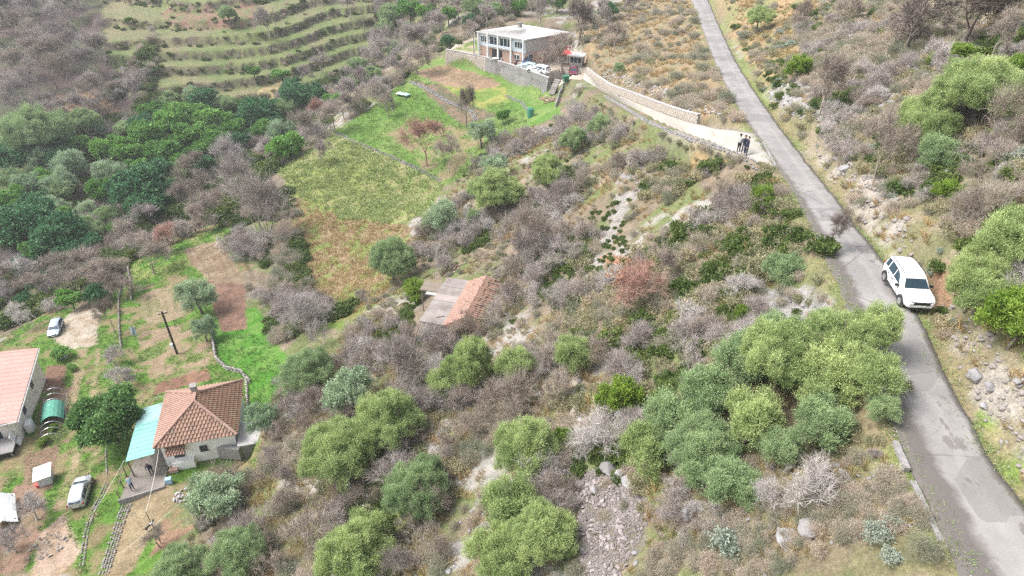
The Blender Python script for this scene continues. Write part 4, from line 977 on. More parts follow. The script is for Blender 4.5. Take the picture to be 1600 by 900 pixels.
for q in Q:
    k = rs.choice(['purple','brown','brown','pale','brown']); me, bmat = rs.choice(BUSH[k]); h = rs.uniform(1.6,3.0)
    t = tag(dress(link('bare_shrub', me), bmat), 'tangled leafless shrub among the olive trees of the lower slope', 'shrub', 'leafless shrubs among the lower olives'); t.location = q[:3]; t.rotation_euler.z = rs.uniform(0,6.28); w = h*rs.uniform(.8,1.1)*.6/me['halfwidth']; t.scale = (w, w, h)
    SRC.setdefault('bush', {})[k+me.name] = t
Q = scatter(60, [(700,300),(800,200),(920,160),(1060,230),(960,330),(900,420),(880,520),(700,540),(800,440),(620,410)], 2.2, seed=7)
for q in Q:
    k = rs.choice(['purple','purple','brown','pale']); me, bmat = rs.choice(BUSH[k]); h = rs.uniform(1.8,3.2)
    t = tag(dress(link('bare_shrub', me), bmat), 'greyish purple leafless shrub on the slope between the ruin and the lane', 'shrub', 'leafless shrubs between the ruin and the lane'); t.location = q[:3]; t.rotation_euler.z = rs.uniform(0,6.28); w = h*rs.uniform(.8,1.1)*.6/me['halfwidth']; t.scale = (w, w, h)
    SRC.setdefault('bush', {})[k+me.name] = t

# geometry-node undergrowth: scattered copies of a shrub's own mesh
def gn_scatter(name, src, pts, label=None):
    """pts: rows of x, y, z, scale, rot"""
    a = np.array(pts, np.float32); me = bpy.data.meshes.new(name); me.vertices.add(len(a)); me.vertices.foreach_set('co', a[:, :3].ravel())
    s = me.attributes.new('size', 'FLOAT', 'POINT'); s.data.foreach_set('value', a[:, 3].copy())
    rr = np.stack([np.random.RandomState(1).uniform(-.2,.2,len(a)), np.random.RandomState(2).uniform(-.2,.2,len(a)), a[:, 4]], -1).astype(np.float32)
    q = me.attributes.new('turn', 'FLOAT_VECTOR', 'POINT'); q.data.foreach_set('vector', rr.ravel())
    o = bpy.data.objects.new(name, me); COL.objects.link(o); o['kind'] = 'stuff'
    if label: o['label'] = label
    ng = bpy.data.node_groups.new(name, 'GeometryNodeTree'); ng.interface.new_socket('Geometry', in_out='INPUT', socket_type='NodeSocketGeometry'); ng.interface.new_socket('Geometry', in_out='OUTPUT', socket_type='NodeSocketGeometry')
    N = ng.nodes; L = ng.links; gi = N.new('NodeGroupInput'); go = N.new('NodeGroupOutput'); ip = N.new('GeometryNodeInstanceOnPoints')
    oi = N.new('GeometryNodeObjectInfo'); oi.inputs[0].default_value = src; oi.inputs['As Instance'].default_value = False; oi.transform_space = 'ORIGINAL'
    na = N.new('GeometryNodeInputNamedAttribute'); na.data_type = 'FLOAT'; na.inputs[0].default_value = 'size'
    nv = N.new('GeometryNodeInputNamedAttribute'); nv.data_type = 'FLOAT_VECTOR'; nv.inputs[0].default_value = 'turn'
    er = N.new('FunctionNodeEulerToRotation')
    L.new(gi.outputs[0], ip.inputs['Points']); L.new(oi.outputs['Geometry'], ip.inputs['Instance']); L.new(nv.outputs[0], er.inputs[0]); L.new(er.outputs[0], ip.inputs['Rotation']); L.new(na.outputs[0], ip.inputs['Scale']); sm = N.new('GeometryNodeSetMaterial'); sm.inputs['Material'].default_value = src.material_slots[0].material; L.new(oi.outputs['Geometry'], sm.inputs['Geometry']); L.new(sm.outputs[0], ip.inputs['Instance']); L.new(ip.outputs[0], go.inputs[0])
    md = o.modifiers.new('scatter', 'NODES'); md.node_group = ng
    return o
UG = {}
def put(kind, q, smin, smax, lift=0.0):
    d = SRC[kind]; key = rs.choice(sorted(d.keys(), key=str)); s = rs.uniform(smin, smax)
    UG.setdefault((kind, key), []).append((q[0], q[1], q[2]+lift*s, s, rs.uniform(0,6.28)))
def zone_fill(n, zone, weights, seed, mind=.45, **kw):
    ks = [w[0] for w in weights]; ws = [w[1] for w in weights]; sz = {w[0]: w[2:] for w in weights}
    for q in scatter(n, zone, mind, seed=seed, **kw):
        u_ = (float(fbm(q[0]+300, q[1], 4.5, 2))-.30)/.4*.75+rs.random()*.25; cw = np.cumsum(ws)/sum(ws); k = ks[min(int(np.searchsorted(cw, min(max(u_, 0), .999))), len(ks)-1)]; put(k, q, *sz[k], .2 if k != 'bush' and k != 'tuft' else 0)
zone_fill(2300, SLOPE, [('heath',4,.4,1.0),('tuft',4,.6,1.1),('scrub',3,.35,.9),('bush',2.4,.7,2.3),('bramble',2.6,.35,.8)], 21, .7)
zone_fill(2500, SLOPE, [('tuft',6,.35,.9),('heath',2,.25,.55),('scrub',2,.2,.5),('bramble',1.5,.2,.4)], 33, .35)
zone_fill(900, [(1215,262),(1060,240),(960,330),(900,420),(880,520),(1000,560),(1200,480),(1310,470)], [('scrub',5,.4,1.0),('bramble',3,.4,.9),('tuft',3,.6,1.1),('heath',1.5,.4,.8)], 31, .7)
zone_fill(420, [(1000,905),(1040,740),(1370,680),(1395,720),(1480,905)], [('heath',3,.3,.6),('bush',4,.5,1.1),('scrub',3,.25,.55),('bramble',2,.25,.5)], 44, .45)
zone_fill(1700, [(1000,905),(1040,740),(1370,660),(1400,690),(1500,905)], [('heath',3,.2,.45),('tuft',5,.3,.6),('scrub',2,.15,.4),('bramble',1.6,.15,.4)], 22, .3)
zone_fill(900, DRY, [('tuft',6,.6,1.2),('heath',2.5,.5,1.1),('scrub',1,.4,.8)], 23, .6)
zone_fill(300, [(925,150),(1190,266),(1100,262),(960,215)], [('tuft',4,.5,.9),('scrub',2,.3,.6),('heath',2,.3,.7)], 41, .4)
zone_fill(1500, DRY2, [('tuft',4,.3,.7),('heath',3,.25,.6),('sage',2,.2,.45),('bramble',2,.2,.45)], 42, .3)
zone_fill(500, [(1240,40),(1600,60),(1600,500),(1450,330),(1300,240)], [('heath',4,.5,1.1),('scrub',2,.4,.9),('bush',3,.8,1.8),('bramble',2,.4,.9)], 43, .6)
zone_fill(2000, DRY2, [('tuft',6,.5,1.0),('heath',2,.35,.9),('scrub',2,.3,.8),('bramble',1.5,.3,.7),('sage',.8,.3,.6)], 24, .45)
zone_fill(1500, [(-60,-60),(240,-60),(240,150),(330,170),(520,120),(500,200),(430,270),(340,350),(180,430),(150,480),(-60,520)], [('bramble',6,1.0,2.2),('heath',2,.9,1.6),('scrub',1,.8,1.3),('bush',2,1.6,3.0)], 25, 1.1)
zone_fill(700, [(-60,-60),(150,-60),(170,60),(230,130),(120,200),(-60,200)], [('bush',5,2.0,4.0),('heath',3,1.0,1.8),('bramble',1,.8,1.6)], 35, 1.2)
zone_fill(700, [(436,268),(520,210),(700,85),(760,50),(1000,-60),(560,-60),(600,60),(540,120),(430,160),(380,200),(400,260)], [('heath',4,.9,1.7),('bramble',2,.7,1.4),('bush',3,1.8,3.0)], 26, 1.1)
zone_fill(600, [(-60,340),(220,340),(200,408),(172,455),(60,480),(-60,525)], [('heath',4,.7,1.3),('bramble',3,.6,1.2),('bush',3,1.5,2.6)], 27, .8)
zone_fill(500, [(400,300),(470,300),(480,440),(520,490),(600,460),(560,520),(430,640),(440,560),(385,450),(340,360)], [('heath',3,.6,1.2),('bramble',4,.6,1.3),('bush',3,1.5,2.4)], 28, .8)
zone_fill(900, [(1150,800),(1440,800),(1515,905),(1150,905)], [('tuft',5,.3,.6),('heath',3,.2,.45),('scrub',2,.15,.35)], 45, .25)
for q in scatter(75, [(865,735),(930,715),(1000,735),(1030,780),(1020,860),(960,905),(880,905),(890,830)], .5, avoid=False, seed=46): put(rs.choice(['tuft','heath','tuft','scrub']), q, .2, .6, .1)
# bushes on the risers of the far terraces
for q in scatter(3000, FAR_T, .7, avoid=False, seed=29, box=(-110, 0, 120, 215)):
    i = min(np.searchsorted(gx, q[0]), len(gx)-1); j = min(np.searchsorted(gy, q[1]), len(gy)-1)
    if (TERR_FR[j, i] < .2 and rs.random() < .75) or rs.random() < .02: put(rs.choice(['bramble','scrub','bramble','heath']), q, .3, .9, .1)
for k, pts in UG.items():
    gn_scatter('undergrowth', SRC[k[0]][k[1]], pts, None)

# ---------------------------------------------------------------- grass of the fields: joined tufts
def grass(name, n, zones, mat, h, w, seed, nb=26, spread=.4, dens=None, avoid=False, mind=0):
    protos = [blades('g', seed+i, nb, h, w, spread, .8) for i in range(3)]
    xf = []
    for z in zones:
        for q in scatter(n, z, mind, avoid=avoid, seed=seed):
            if dens and float(dens(q[0], q[1])) < rs.random(): continue
            s = rs.uniform(.6,1.3); xf.append((rs.randrange(3), xform(q[:3], s, rs.uniform(0,6.28))))
    V = []; T = []; A = []; b = 0; cache = []
    for me in protos:
        v = np.empty(len(me.vertices)*3, np.float32); me.vertices.foreach_get('co', v); me.calc_loop_triangles(); t = np.empty(len(me.loop_triangles)*3, np.int32); me.loop_triangles.foreach_get('vertices', t); cache.append((v.reshape(-1, 3), t.reshape(-1, 3)))
    g = np.random.RandomState(seed)
    for k, M in xf:
        v, t = cache[k]; V.append(v @ M[:3, :3].T + M[:3, 3]); T.append(t+b); b += len(v); A.append(np.full(len(v), g.rand(), np.float32)*.6 + g.rand(len(v)//5).repeat(5).astype(np.float32)*.4)
    me = np_mesh(name, np.concatenate(V), np.concatenate(T)); at = me.attributes.new('vary', 'FLOAT', 'POINT'); at.data.foreach_set('value', np.concatenate(A).astype(np.float32))
    o = link(name, me, None, mat); o['kind'] = 'stuff'; return o
YF = [(436,268),(520,210),(560,224),(640,262),(695,292),(665,335),(610,350),(540,345),(460,300)]
GF = [(520,208),(560,178),(600,152),(650,118),(700,140),(740,165),(800,160),(830,190),(760,235),(720,280),(690,290),(640,258),(560,222)]
GG = [(345,352),(200,408),(172,465),(60,492),(-60,535),(-60,900),(200,900),(290,800),(310,770),(400,740),(445,620),(430,540),(385,520),(345,440),(360,380)]
_green = None
def green_at(x, y):
    i = np.clip(np.searchsorted(gx, x), 0, len(gx)-1); j = np.clip(np.searchsorted(gy, y), 0, len(gy)-1); c = GC[j, i]; return 1.0 if c[1] > 1.18*c[0] else .02
grass('yellow_grass', 3300, [YF], M_yellow, .5, .035, 500, nb=14, spread=.6, dens=lambda x, y: .35+.65*green_at(x, y))
grass('dry_meadow_grass', 1500, [[(440,300),(540,342),(640,352),(640,400),(600,470),(530,500),(470,470),(480,400)]], M_dry, .5, .03, 510, nb=14, spread=.6)
grass('field_grass', 3000, [GF], M_grass, .28, .035, 520, nb=10, spread=.7, dens=green_at)
grass('garden_grass', 9000, [GG], M_grass, .26, .022, 530, nb=9, spread=.45, dens=green_at)
grass('verge_grass', 2600, [DRY2], M_yellow, .34, .014, 540, nb=14, spread=.4, avoid=True, dens=lambda x, y: 1.0 if float(segdist(np.array([x]), np.array([y]), road_c)[0][0]) < 4.5 else .25)

# loose stones and weeds spilling over the road edges
pv_ = []
for k in range(1500):
    i = rs.randrange(len(road_c)-5); t_ = rs.random(); a = road_c[i]; b = road_c[i+1]; d_ = Vector((b[0]-a[0], b[1]-a[1], 0)).normalized(); sd = rs.choice((-1,1)); off = 1.55+rs.gauss(.0,.28)
    x = a[0]+(b[0]-a[0])*t_+d_.y*sd*off; y = a[1]+(b[1]-a[1])*t_-d_.x*sd*off; z = max(gz(x, y), a[2]+(b[2]-a[2])*t_-.02 if off < 1.6 else -99)
    pv_.append((x, y, z))
RG = [rock_mesh(990+i, 1, .6, 'stone') for i in range(4)]
mg = rough_mat('verge_gravel', (.36,.33,.30), (.26,.235,.21), 4, .95, 0)
o = link('verge_gravel', merge_np(RG, [(i % 4, xform(Vector(q), rs.uniform(.03,.13), rs.uniform(0,6))) for i, q in enumerate(pv_[:900])], 'verge_gravel'), None, mg); o['kind'] = 'stuff'
wd = [blades('g', 600+i, 16, .22, .012, .5, 1.0) for i in range(3)]
me = merge_np(wd, [(i % 3, xform(Vector(q)-Vector((0,0,.02)), rs.uniform(.5,1.4), rs.uniform(0,6))) for i, q in enumerate(pv_[600:])], 'verge_weeds'); at = me.attributes.new('vary', 'FLOAT', 'POINT'); at.data.foreach_set('value', np.random.RandomState(3).rand(len(me.vertices)//5+1).repeat(5)[:len(me.vertices)].astype(np.float32))
o = link('verge_weeds', me, None, M_yellow); o['kind'] = 'stuff'
# ================================================================ materials of built things
rd = random.Random(9)
_rm = rough_mat
def rough_mat(n, c1, c2, *a, c3=None, **k): return _rm(n, tuple(x*.72 for x in c1), tuple(x*.72 for x in c2), *a, c3=c3 and tuple(x*.72 for x in c3), **k)
M_wall = _rm('white_render', (.72,.70,.66), (.62,.60,.56), .8, .9, .15, .02, 14, c3=(.48,.45,.40))
M_wall, nt, p = node_mat('white_render'); _f = _noise(nt, .9, 5); nt.links.new(_mix(nt, (.80,.79,.76), (.66,.63,.58), _ramp(nt, _f.outputs['Fac'], .52, .72)), p.inputs['Base Color']); p.inputs['Roughness'].default_value = .9
M_cream = _rm('cream_render', (.76,.71,.64), (.70,.64,.56), .7, .9, .05, .01, 2)
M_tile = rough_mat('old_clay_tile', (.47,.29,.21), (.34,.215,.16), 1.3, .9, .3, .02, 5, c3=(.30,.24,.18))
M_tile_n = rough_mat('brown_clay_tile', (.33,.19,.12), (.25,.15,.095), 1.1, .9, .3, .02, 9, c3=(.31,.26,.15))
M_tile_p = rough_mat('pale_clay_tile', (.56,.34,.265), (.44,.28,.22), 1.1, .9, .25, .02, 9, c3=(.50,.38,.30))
M_pink = rough_mat('pink_sheet', (.80,.46,.40), (.70,.40,.345), .35, .95, .05, .01, 6, c3=(.62,.36,.31))
M_teal = rough_mat('teal_sheet', (.27,.60,.54), (.23,.54,.49), .5, .5, .05, .01, 5)
M_teal_l = rough_mat('pale_teal_sheet', (.43,.70,.68), (.38,.64,.62), .5, .5, .05, .01, 5)
M_conc = rough_mat('grey_concrete', (.42,.40,.39), (.34,.32,.31), .9, .9, .3, .02, 14, c3=(.26,.24,.21))
M_concl = rough_mat('pale_concrete', (.58,.56,.55), (.50,.48,.47), .9, .9, .25, .02, 14, c3=(.40,.38,.36))
M_wet = rough_mat('damp_concrete', (.30,.26,.225), (.23,.195,.17), .6, .7, .2, .02, 10, c3=(.38,.34,.29))
M_stone = rough_mat('pale_limestone', (.50,.46,.43), (.38,.35,.34), 3, .95, .5, .03, 20, c3=(.27,.25,.22), var=.25)
M_stoneg = rough_mat('grey_limestone', (.44,.43,.44), (.32,.31,.315), 2, .95, .5, .03, 14, c3=(.22,.215,.20), var=.2)
M_stonep = rough_mat('pinkish_scree_stone', (.46,.40,.385), (.31,.28,.275), 2.5, .95, .4, .03, 16, c3=(.27,.235,.225), var=.3)
M_walls = rough_mat('lane_wall_stone', (.62,.555,.485), (.52,.46,.40), 2.5, .95, .5, .03, 14, var=.2)
M_ywall = rough_mat('yard_wall_grey', (.46,.44,.425), (.33,.315,.31), .7, .95, .5, .05, 6, c3=(.20,.19,.165))
M_wood = rough_mat('weathered_wood', (.34,.28,.22), (.25,.205,.16), 3, .9, .3, .01, 25)
M_woodd = rough_mat('tarred_wood', (.035,.03,.028), (.055,.048,.04), 3, .8, .3, .01, 25)
M_dark = rough_mat('opening_shade_colour', (.035,.032,.03), (.05,.045,.04), 1, .95, 0)  # near-black colour that stands in for the shade inside openings
M_glass = plain('window_glass', (.035,.05,.06), .12)
M_frame = plain('white_paint', (.74,.74,.73), .5)
M_bluew = _rm('shade_blue_render', (.60,.66,.72), (.54,.60,.66), .6, .9, .1, .02, 8)  # bluish white wall, the blue of shade put into its colour
M_sidew = rough_mat('grey_beige_render', (.66,.61,.57), (.57,.53,.49), .5, .9, .2, .02, 6, c3=(.36,.33,.31))
M_brickp = rough_mat('pink_block', (.72,.50,.41), (.62,.42,.34), .8, .9, .2, .02, 8)
M_roofc = _rm('pale_roof_sheet', (.62,.60,.57), (.50,.48,.46), .4, .85, .2, .02, 6, c3=(.50,.36,.32))
M_redc = plain('red_canvas', (.60,.09,.08), .8)
M_metal = plain('galvanised_steel', (.45,.46,.47), .45, .6)
M_net = rough_mat('green_net', (.16,.50,.38), (.12,.42,.31), 6, .8, .2, .01, 50)
M_white = plain('white_plastic', (.78,.78,.78), .45)
M_rope = plain('pale_cable', (.62,.60,.55), .7)
M_blackc = plain('black_plastic', (.02,.02,.02), .5)
M_brick = rough_mat('brick_rubble', (.50,.26,.19), (.58,.45,.38), 3, .9, .3, .02, 12, var=.2)

def facing(a, b): return math.atan2(b[1]-a[1], b[0]-a[0])
def tile_face(poly, name, mat, parent, tw=.30, tl=.34, th=.05, jit=.012, miss=0.0, lift=.05):
    """roof plane covered with overlapping barrel tiles; poly[0]->poly[1] is the eave; joined (each tile is under 10 px)"""
    P = [Vector(p) for p in poly]; e = (P[1]-P[0]).normalized(); n = e.cross(P[2]-P[0]).normalized()
    if n.z < 0: n = -n
    up = n.cross(e).normalized()
    if up.z < 0: up = -up
    q = [((p-P[0]).dot(e), (p-P[0]).dot(up)) for p in P]; L0 = min(a for a, b in q); L1 = max(a for a, b in q); Hh = max(b for a, b in q); mb = MB()
    nr = int(Hh/tl+.5); tl = Hh/nr; nc = max(1, int((L1-L0)/tw+.5)); tw_ = (L1-L0)/nc
    for r in range(nr):
        v = (r+.5)*tl
        for c in range(-1, nc+1):
            u = L0+(c+.5+.5*(r % 2))*tw_
            if not inpoly([u], [v], q)[0] or rd.random() < miss: continue
            j = rd.uniform(-jit, jit)
            def pt(du, dv, h): return P[0]+e*(u+du*tw_*.47)+up*(v+dv*tl*.6+j)+n*(lift+h+(.03*(-dv)))
            k = [pt(-1,-1,-.04), pt(-.45,-1,th), pt(.45,-1,th), pt(1,-1,-.04), pt(-1,1,-.05), pt(-.45,1,th*.6), pt(.45,1,th*.6), pt(1,1,-.05)]
            mb.add(k, [(0,1,5,4),(1,2,6,5),(2,3,7,6),(0,3,2,1)])
    o = mb.build(name, mat, parent); o['kind'] = 'stuff'; return o
def slab(poly, th, name, mat, parent):                # thin plate under a sloping polygon
    P = [Vector(p) for p in poly]; n = (P[1]-P[0]).cross(P[2]-P[0]).normalized()
    if n.z < 0: n = -n
    m = MB(); k = len(P); m.add([tuple(p) for p in P]+[tuple(p-n*th) for p in P], [tuple(range(k)), tuple(range(k, 2*k))[::-1]]+[(i, k+i, k+(i+1) % k, (i+1) % k) for i in range(k)])
    return m.build(name, mat, parent)

# ---------------------------------------------------------------- tiled farmhouse
HX, HY, HZ, HR = -27.45, 43.0, CAMZ-46.3, R(14)
def farmhouse():
    t = thing('farmhouse', 'small white farmhouse under a hipped red clay tile roof at the bottom left', 'house', (HX, HY, HZ), HR)
    a, b, he = 2.95, 3.1, 2.75
    MB().box((0,0,he/2-.2), (2*a, 2*b, he+.4)).build('wall', M_wall, t)
    a2, b2 = a+.38, b+.38; z = he+.02; zr = he+1.85; ap0 = (0,-.45,zr); ap1 = (0,.55,zr)
    c = [(-a2,-b2,z),(a2,-b2,z),(a2,b2,z),(-a2,b2,z)]
    core = MB(); core.add([*c, ap0, ap1], [(0,1,4),(1,2,5,4),(2,3,5),(3,0,4,5),(3,2,1,0)]); rf = core.build('roof', M_tile, t)
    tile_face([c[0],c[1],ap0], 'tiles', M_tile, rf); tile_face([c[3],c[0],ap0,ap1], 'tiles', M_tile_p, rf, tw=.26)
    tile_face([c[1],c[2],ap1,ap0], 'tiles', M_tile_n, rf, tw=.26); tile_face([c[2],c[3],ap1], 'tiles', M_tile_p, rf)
    for p, q in ((c[0],ap0),(c[1],ap0),(c[2],ap1),(c[3],ap1),(ap0,ap1)):
        m = MB(); n = int((Vector(q)-Vector(p)).length/.33)+1
        for i in range(n):
            s = Vector(p).lerp(Vector(q), i/n); e = Vector(p).lerp(Vector(q), (i+1.1)/n); m.tube([s+Vector((0,0,.08)), e+Vector((0,0,.10))], [.13,.10], 6)
        m.build('ridge_tiles', M_tile_p, rf)['kind'] = 'stuff'
    m = MB(); m.box((-.15,.9,zr+.1), (.42,.42,1.0)); m.box((-.15,.9,zr+.64), (.56,.56,.1)); m.build('chimney', M_conc, rf)
    MB().tube([(a2-.02,-b2+.2,z-.05),(a2-.02,b2-.2,z-.05)], .06, 6).build('gutter', M_metal, t)
    # tiled hood over the front window, with a rendered bay under it
    y = -b; hood = MB(); hood.hexa([(-2.45,y-.75,1.95),(-1.0,y-.75,1.95),(-1.0,y,2.45),(-2.45,y,2.45),(-2.45,y-.75,2.02),(-1.0,y-.75,2.02),(-1.0,y,2.52),(-2.45,y,2.52)]); h = hood.build('window_hood', M_tile, t)
    tile_face([(-2.5,y-.8,2.03),(-.95,y-.8,2.03),(-.95,y+.0,2.56),(-2.5,y,2.56)], 'tiles', M_tile, h, tw=.22, tl=.27)
    w = MB().box((-1.72,y-.012,1.35), (1.0,.05,.95)).build('window', M_frame, t); MB().box((-1.72,y-.045,1.35), (.84,.02,.8)).build('pane', M_glass, w)
    MB().box((-1.5,y-.3,.35), (1.75,.6,.95)).build('rendered_bay', M_wall, t)
    w = MB().box((.3,y-.012,1.5), (.8,.05,.9)).build('window', M_frame, t); MB().box((.3,y-.045,1.5), (.64,.02,.75)).build('pane', M_glass, w)
    w = MB().box((-a-.012,-.9,1.0), (.05,.9,2.0)).build('door', M_wood, t); MB().tube([(-a-.09,-.6,1.0),(-a-.09,-.6,1.12)], .02).build('handle', M_metal, w)
    w = MB().box((-a-.012,1.3,1.4), (.05,.9,.9)).build('window', M_frame, t); MB().box((-a-.045,1.3,1.4), (.02,.74,.75)).build('pane', M_glass, w)
    # antenna
    MB().tube([(-a-.4,1.4,he-.1),(-a-.35,1.4,he+1.5)], .02).tube([(-a-.75,1.4,he+1.4),(-a+.1,1.4,he+1.4)], .012, 4).tube([(-a-.6,1.25,he+1.2),(-a-.6,1.55,he+1.2)], .012, 4).build('antenna', M_metal, t)
    # flat roofed annex on the right
    MB().box((a+1.35,-b+.5,.75), (1.9,2.2,2.0)).build('annex', M_conc, t); MB().box((a+1.4,-b+.5,1.82), (2.4,2.8,.14)).build('annex_roof', M_concl, t)
    MB().prism([(a-1.6,-b-.3),(a+.2,-b-.9),(a+.4,-b-.6),(a-1.3,-b-.02)], .2, 1.5).build('buttress', M_conc, t)
    return t
farmhouse()
def hl(x, y, z=0):                                     # farmhouse-local to world
    c, s = math.cos(HR), math.sin(HR); return Vector((HX+x*c-y*s, HY+x*s+y*c, HZ+z))
# lean-to porch roof of teal sheets, its posts and the terrace under it
t = thing('porch_roof', 'teal corrugated porch roof on the left of the farmhouse, its upper sheet paler', 'canopy', hl(-4.6,-.4,0), HR)
for (y0, y1, mt, lb) in ((-3.35,.85,M_teal,None),(.9,2.9,M_teal_l,'paler upper sheet')):
    m = MB(); n = 16
    for i in range(n):
        ya = y0+(y1-y0)*i/n; yb = y0+(y1-y0)*(i+1)/n; zz = .025*(i % 2)
        m.hexa([(-1.0,ya,2.12+zz),(1.3,ya,2.46+zz),(1.3,yb,2.46+zz),(-1.0,yb,2.12+zz),(-1.0,ya,2.14+zz),(1.3,ya,2.48+zz),(1.3,yb,2.48+zz),(-1.0,yb,2.14+zz)])
    o = m.build('roof_sheet', mt, t)
    if lb: o['label'] = lb
for y in (-3.2,-1.1,.9,2.8): MB().box((-.92,y,.98), (.09,.09,2.2)).build('post', M_wood, t)
MB().box((-.92,-.2,2.06), (.08,6.3,.1)).build('beam', M_wood, t)
o = MB().prism([tuple(hl(*p))[:2] for p in [(-6.25,-5.95),(-2.9,-5.35),(-2.96,-3.1),(-2.96,3.0),(-5.9,3.0),(-5.95,-3.2)]], HZ-.6, HZ+.09).build('terrace_slab', M_wet, None); tag(o, kind='structure')
o = MB().prism([tuple(hl(*p))[:2] for p in [(-6.3,-6.08),(-2.85,-5.46),(-2.85,-5.36),(-6.27,-5.95)]], HZ-.5, HZ+.24).build('terrace_edging', M_conc, None); tag(o, 'low concrete edging along the near side of the farmhouse terrace', 'kerb')
t = thing('terrace_fence', 'leaning timber rail and posts at the left edge of the farmhouse terrace', 'fence', hl(-6.1,-4.5,0), HR)
for y in (-1.3,-.1,1.2): MB().box((-.1,y,.5), (.07,.07,1.2)).build('post', M_wood, t)
MB().tube([(-.1,-1.35,1.0),(-.1,1.25,1.05)], .03).build('rail', M_wood, t)
o = MB().box(tuple(hl(-2.55,-5.0,.35)), (.5,.35,.55), HR).build('wash_tub', plain('blue_plastic', (.32,.52,.66), .5), None); tag(o, 'pale blue plastic tub by the corner of the farmhouse terrace', 'tub')
o = MB().box(tuple(hl(-2.35,-3.75,.25)), (.7,.5,.35), HR).build('brick_stack', M_brick, None); tag(o, 'small stack of bricks by the farmhouse corner', 'bricks')
# fallen stones on the corner of the drive
def stone_heap(name, px, py, n, rad, size, mat, label, cat='stones', z=None, sx=1.0, parts=True):
    p, d = hit(px, py); t = thing(name, label, cat, p)
    ms = [rock_mesh(900+i, 1, .6) for i in range(5)]
    for m in ms: m.materials.append(mat)
    for i in range(n):
        a = rd.uniform(0,6.28); r = rad*math.sqrt(rd.random()); x, y = r*math.cos(a)*sx, r*math.sin(a); s = rd.uniform(*size); zz = gz(p.x+x, p.y+y)-p.z
        o = link('stone', rd.choice(ms), t); o.location = (x, y, zz+s*.2+(1-r/rad)*size[1]*.8); o.rotation_euler = (rd.uniform(-.6,.6), rd.uniform(-.6,.6), rd.uniform(0,6.28)); o.scale = (s, s*rd.uniform(.7,1), s)
    return t
stone_heap('stone_heap', 287, 776, 34, .9, (.18,.42), M_concl, 'heap of pale broken blocks at the corner of the dirt drive by the grey olive')
stone_heap('stone_heap', 75, 852, 44, 1.5, (.14,.36), M_stone, 'spread of white stones on bare soil near the bottom left corner')

# ---------------------------------------------------------------- pink roofed house cut by the left edge
BX, BY, BZ = -45.3, 44.0, CAMZ-48.75; BR = math.atan2(10.3,-3.9)-math.pi/2
t = thing('long_house', 'long cream house with a pink ribbed roof at the left edge', 'house', (BX, BY, BZ), BR)
MB().prism([(-9,.3),(-.35,.3),(-.35,10.6),(-9,10.6)], -.8, lambda x, y: 3.0+(-x)*.14 if x > -5 else 3.7).build('wall', M_cream, t)
m = MB(); n = 34
for i in range(n):
    ya = -.1+11.1*i/n; yb = -.1+11.1*(i+1)/n; zz = .018*(i % 2)
    m.hexa([(-5,ya,3.78+zz),(.15,ya,3.06+zz),(.15,yb,3.06+zz),(-5,yb,3.78+zz),(-5,ya,3.84+zz),(.15,ya,3.12+zz),(.15,yb,3.12+zz),(-5,yb,3.84+zz)])
    m.hexa([(-10,ya,3.06+zz),(-5.001,ya,3.78+zz),(-5.001,yb,3.78+zz),(-10,yb,3.06+zz),(-10,ya,3.12+zz),(-5.001,ya,3.84+zz),(-5.001,yb,3.84+zz),(-10,yb,3.12+zz)])
rf = m.build('roof', M_pink, t)
MB().tube([(.2,-.1,2.98),(.2,11,2.98)], .07, 6).build('gutter', M_frame, rf); MB().box((-4.9,-.16,3.1), (10.1,.06,.12)).build('fascia', M_frame, rf)
w = MB().box((-2.0,.285,1.7), (1.0,.06,1.0)).build('window', M_frame, t); MB().box((-2.0,.25,1.7), (.84,.02,.84)).build('pane', M_glass, w)
for y in (3.2, 7.0): w = MB().box((-.34,y,1.7), (.06,1.0,1.0)).build('window', M_frame, t); MB().box((-.30,y,1.7), (.02,.84,.84)).build('pane', M_glass, w)
MB().box((-5,-.9,1.25), (9,2.0,.1)).build('porch_slab', M_conc, t); MB().box((-5,-1.0,.2), (8.6,1.5,1.9)).build('store_shade_block', M_dark, t)  # solid dark block paints the shade of the open space under the slab
for x in (-.7,-2.4,-4.2): MB().box((x,-1.85,.2), (.12,.12,2.0)).build('post', M_wood, t)
MB().box((.12,1.6,.7), (.5,.9,1.4)).build('meter_box', M_frame, t)
o = MB().box((0,0,.5), (.08,.9,1.9)).build('leaning_board', M_white, None); p, _ = hit(34,692); o.location = p; o.rotation_euler = (.1,-.3,BR); tag(o, 'white board leaning at the near corner of the pink roofed house', 'board')

# ---------------------------------------------------------------- garden things at the lower left
p, _ = hit(85, 655); q_, q2_ = hit(84,706)[0], hit(98,608)[0]; GR = math.atan2(q2_.y-q_.y, q2_.x-q_.x)-math.pi/2
t = thing('polytunnel', 'bare hoop tunnel over vegetable beds with a green net over its middle', 'tunnel', p, GR)
L_, W_ = 6.8, 1.0
for i in range(9):
    y = -L_/2+L_*i/8; MB().tube([(W_*math.cos(a), y, 1.15*math.sin(a)) for a in np.linspace(0, math.pi, 11)], .035, 5).build('hoop', M_metal, t)
for x in (-W_, W_): MB().tube([(x,-L_/2,.08),(x,L_/2,.08)], .03, 4).build('rail', M_metal, t)
m = MB(); A = np.linspace(.35, math.pi-.35, 9); Y = np.linspace(-1.0,1.5,7); V = [((W_+.04)*math.cos(a), y, 1.19*math.sin(a)+.02*math.sin(y*9+a*7)) for y in Y for a in A]
m.add(V+[(x*.985, y, z-.02) for x, y, z in V], [(i*9+k, i*9+k+1, (i+1)*9+k+1, (i+1)*9+k) for i in range(6) for k in range(8)]+[(63+i*9+k, 63+(i+1)*9+k, 63+(i+1)*9+k+1, 63+i*9+k+1) for i in range(6) for k in range(8)]); m.build('net', M_net, t)
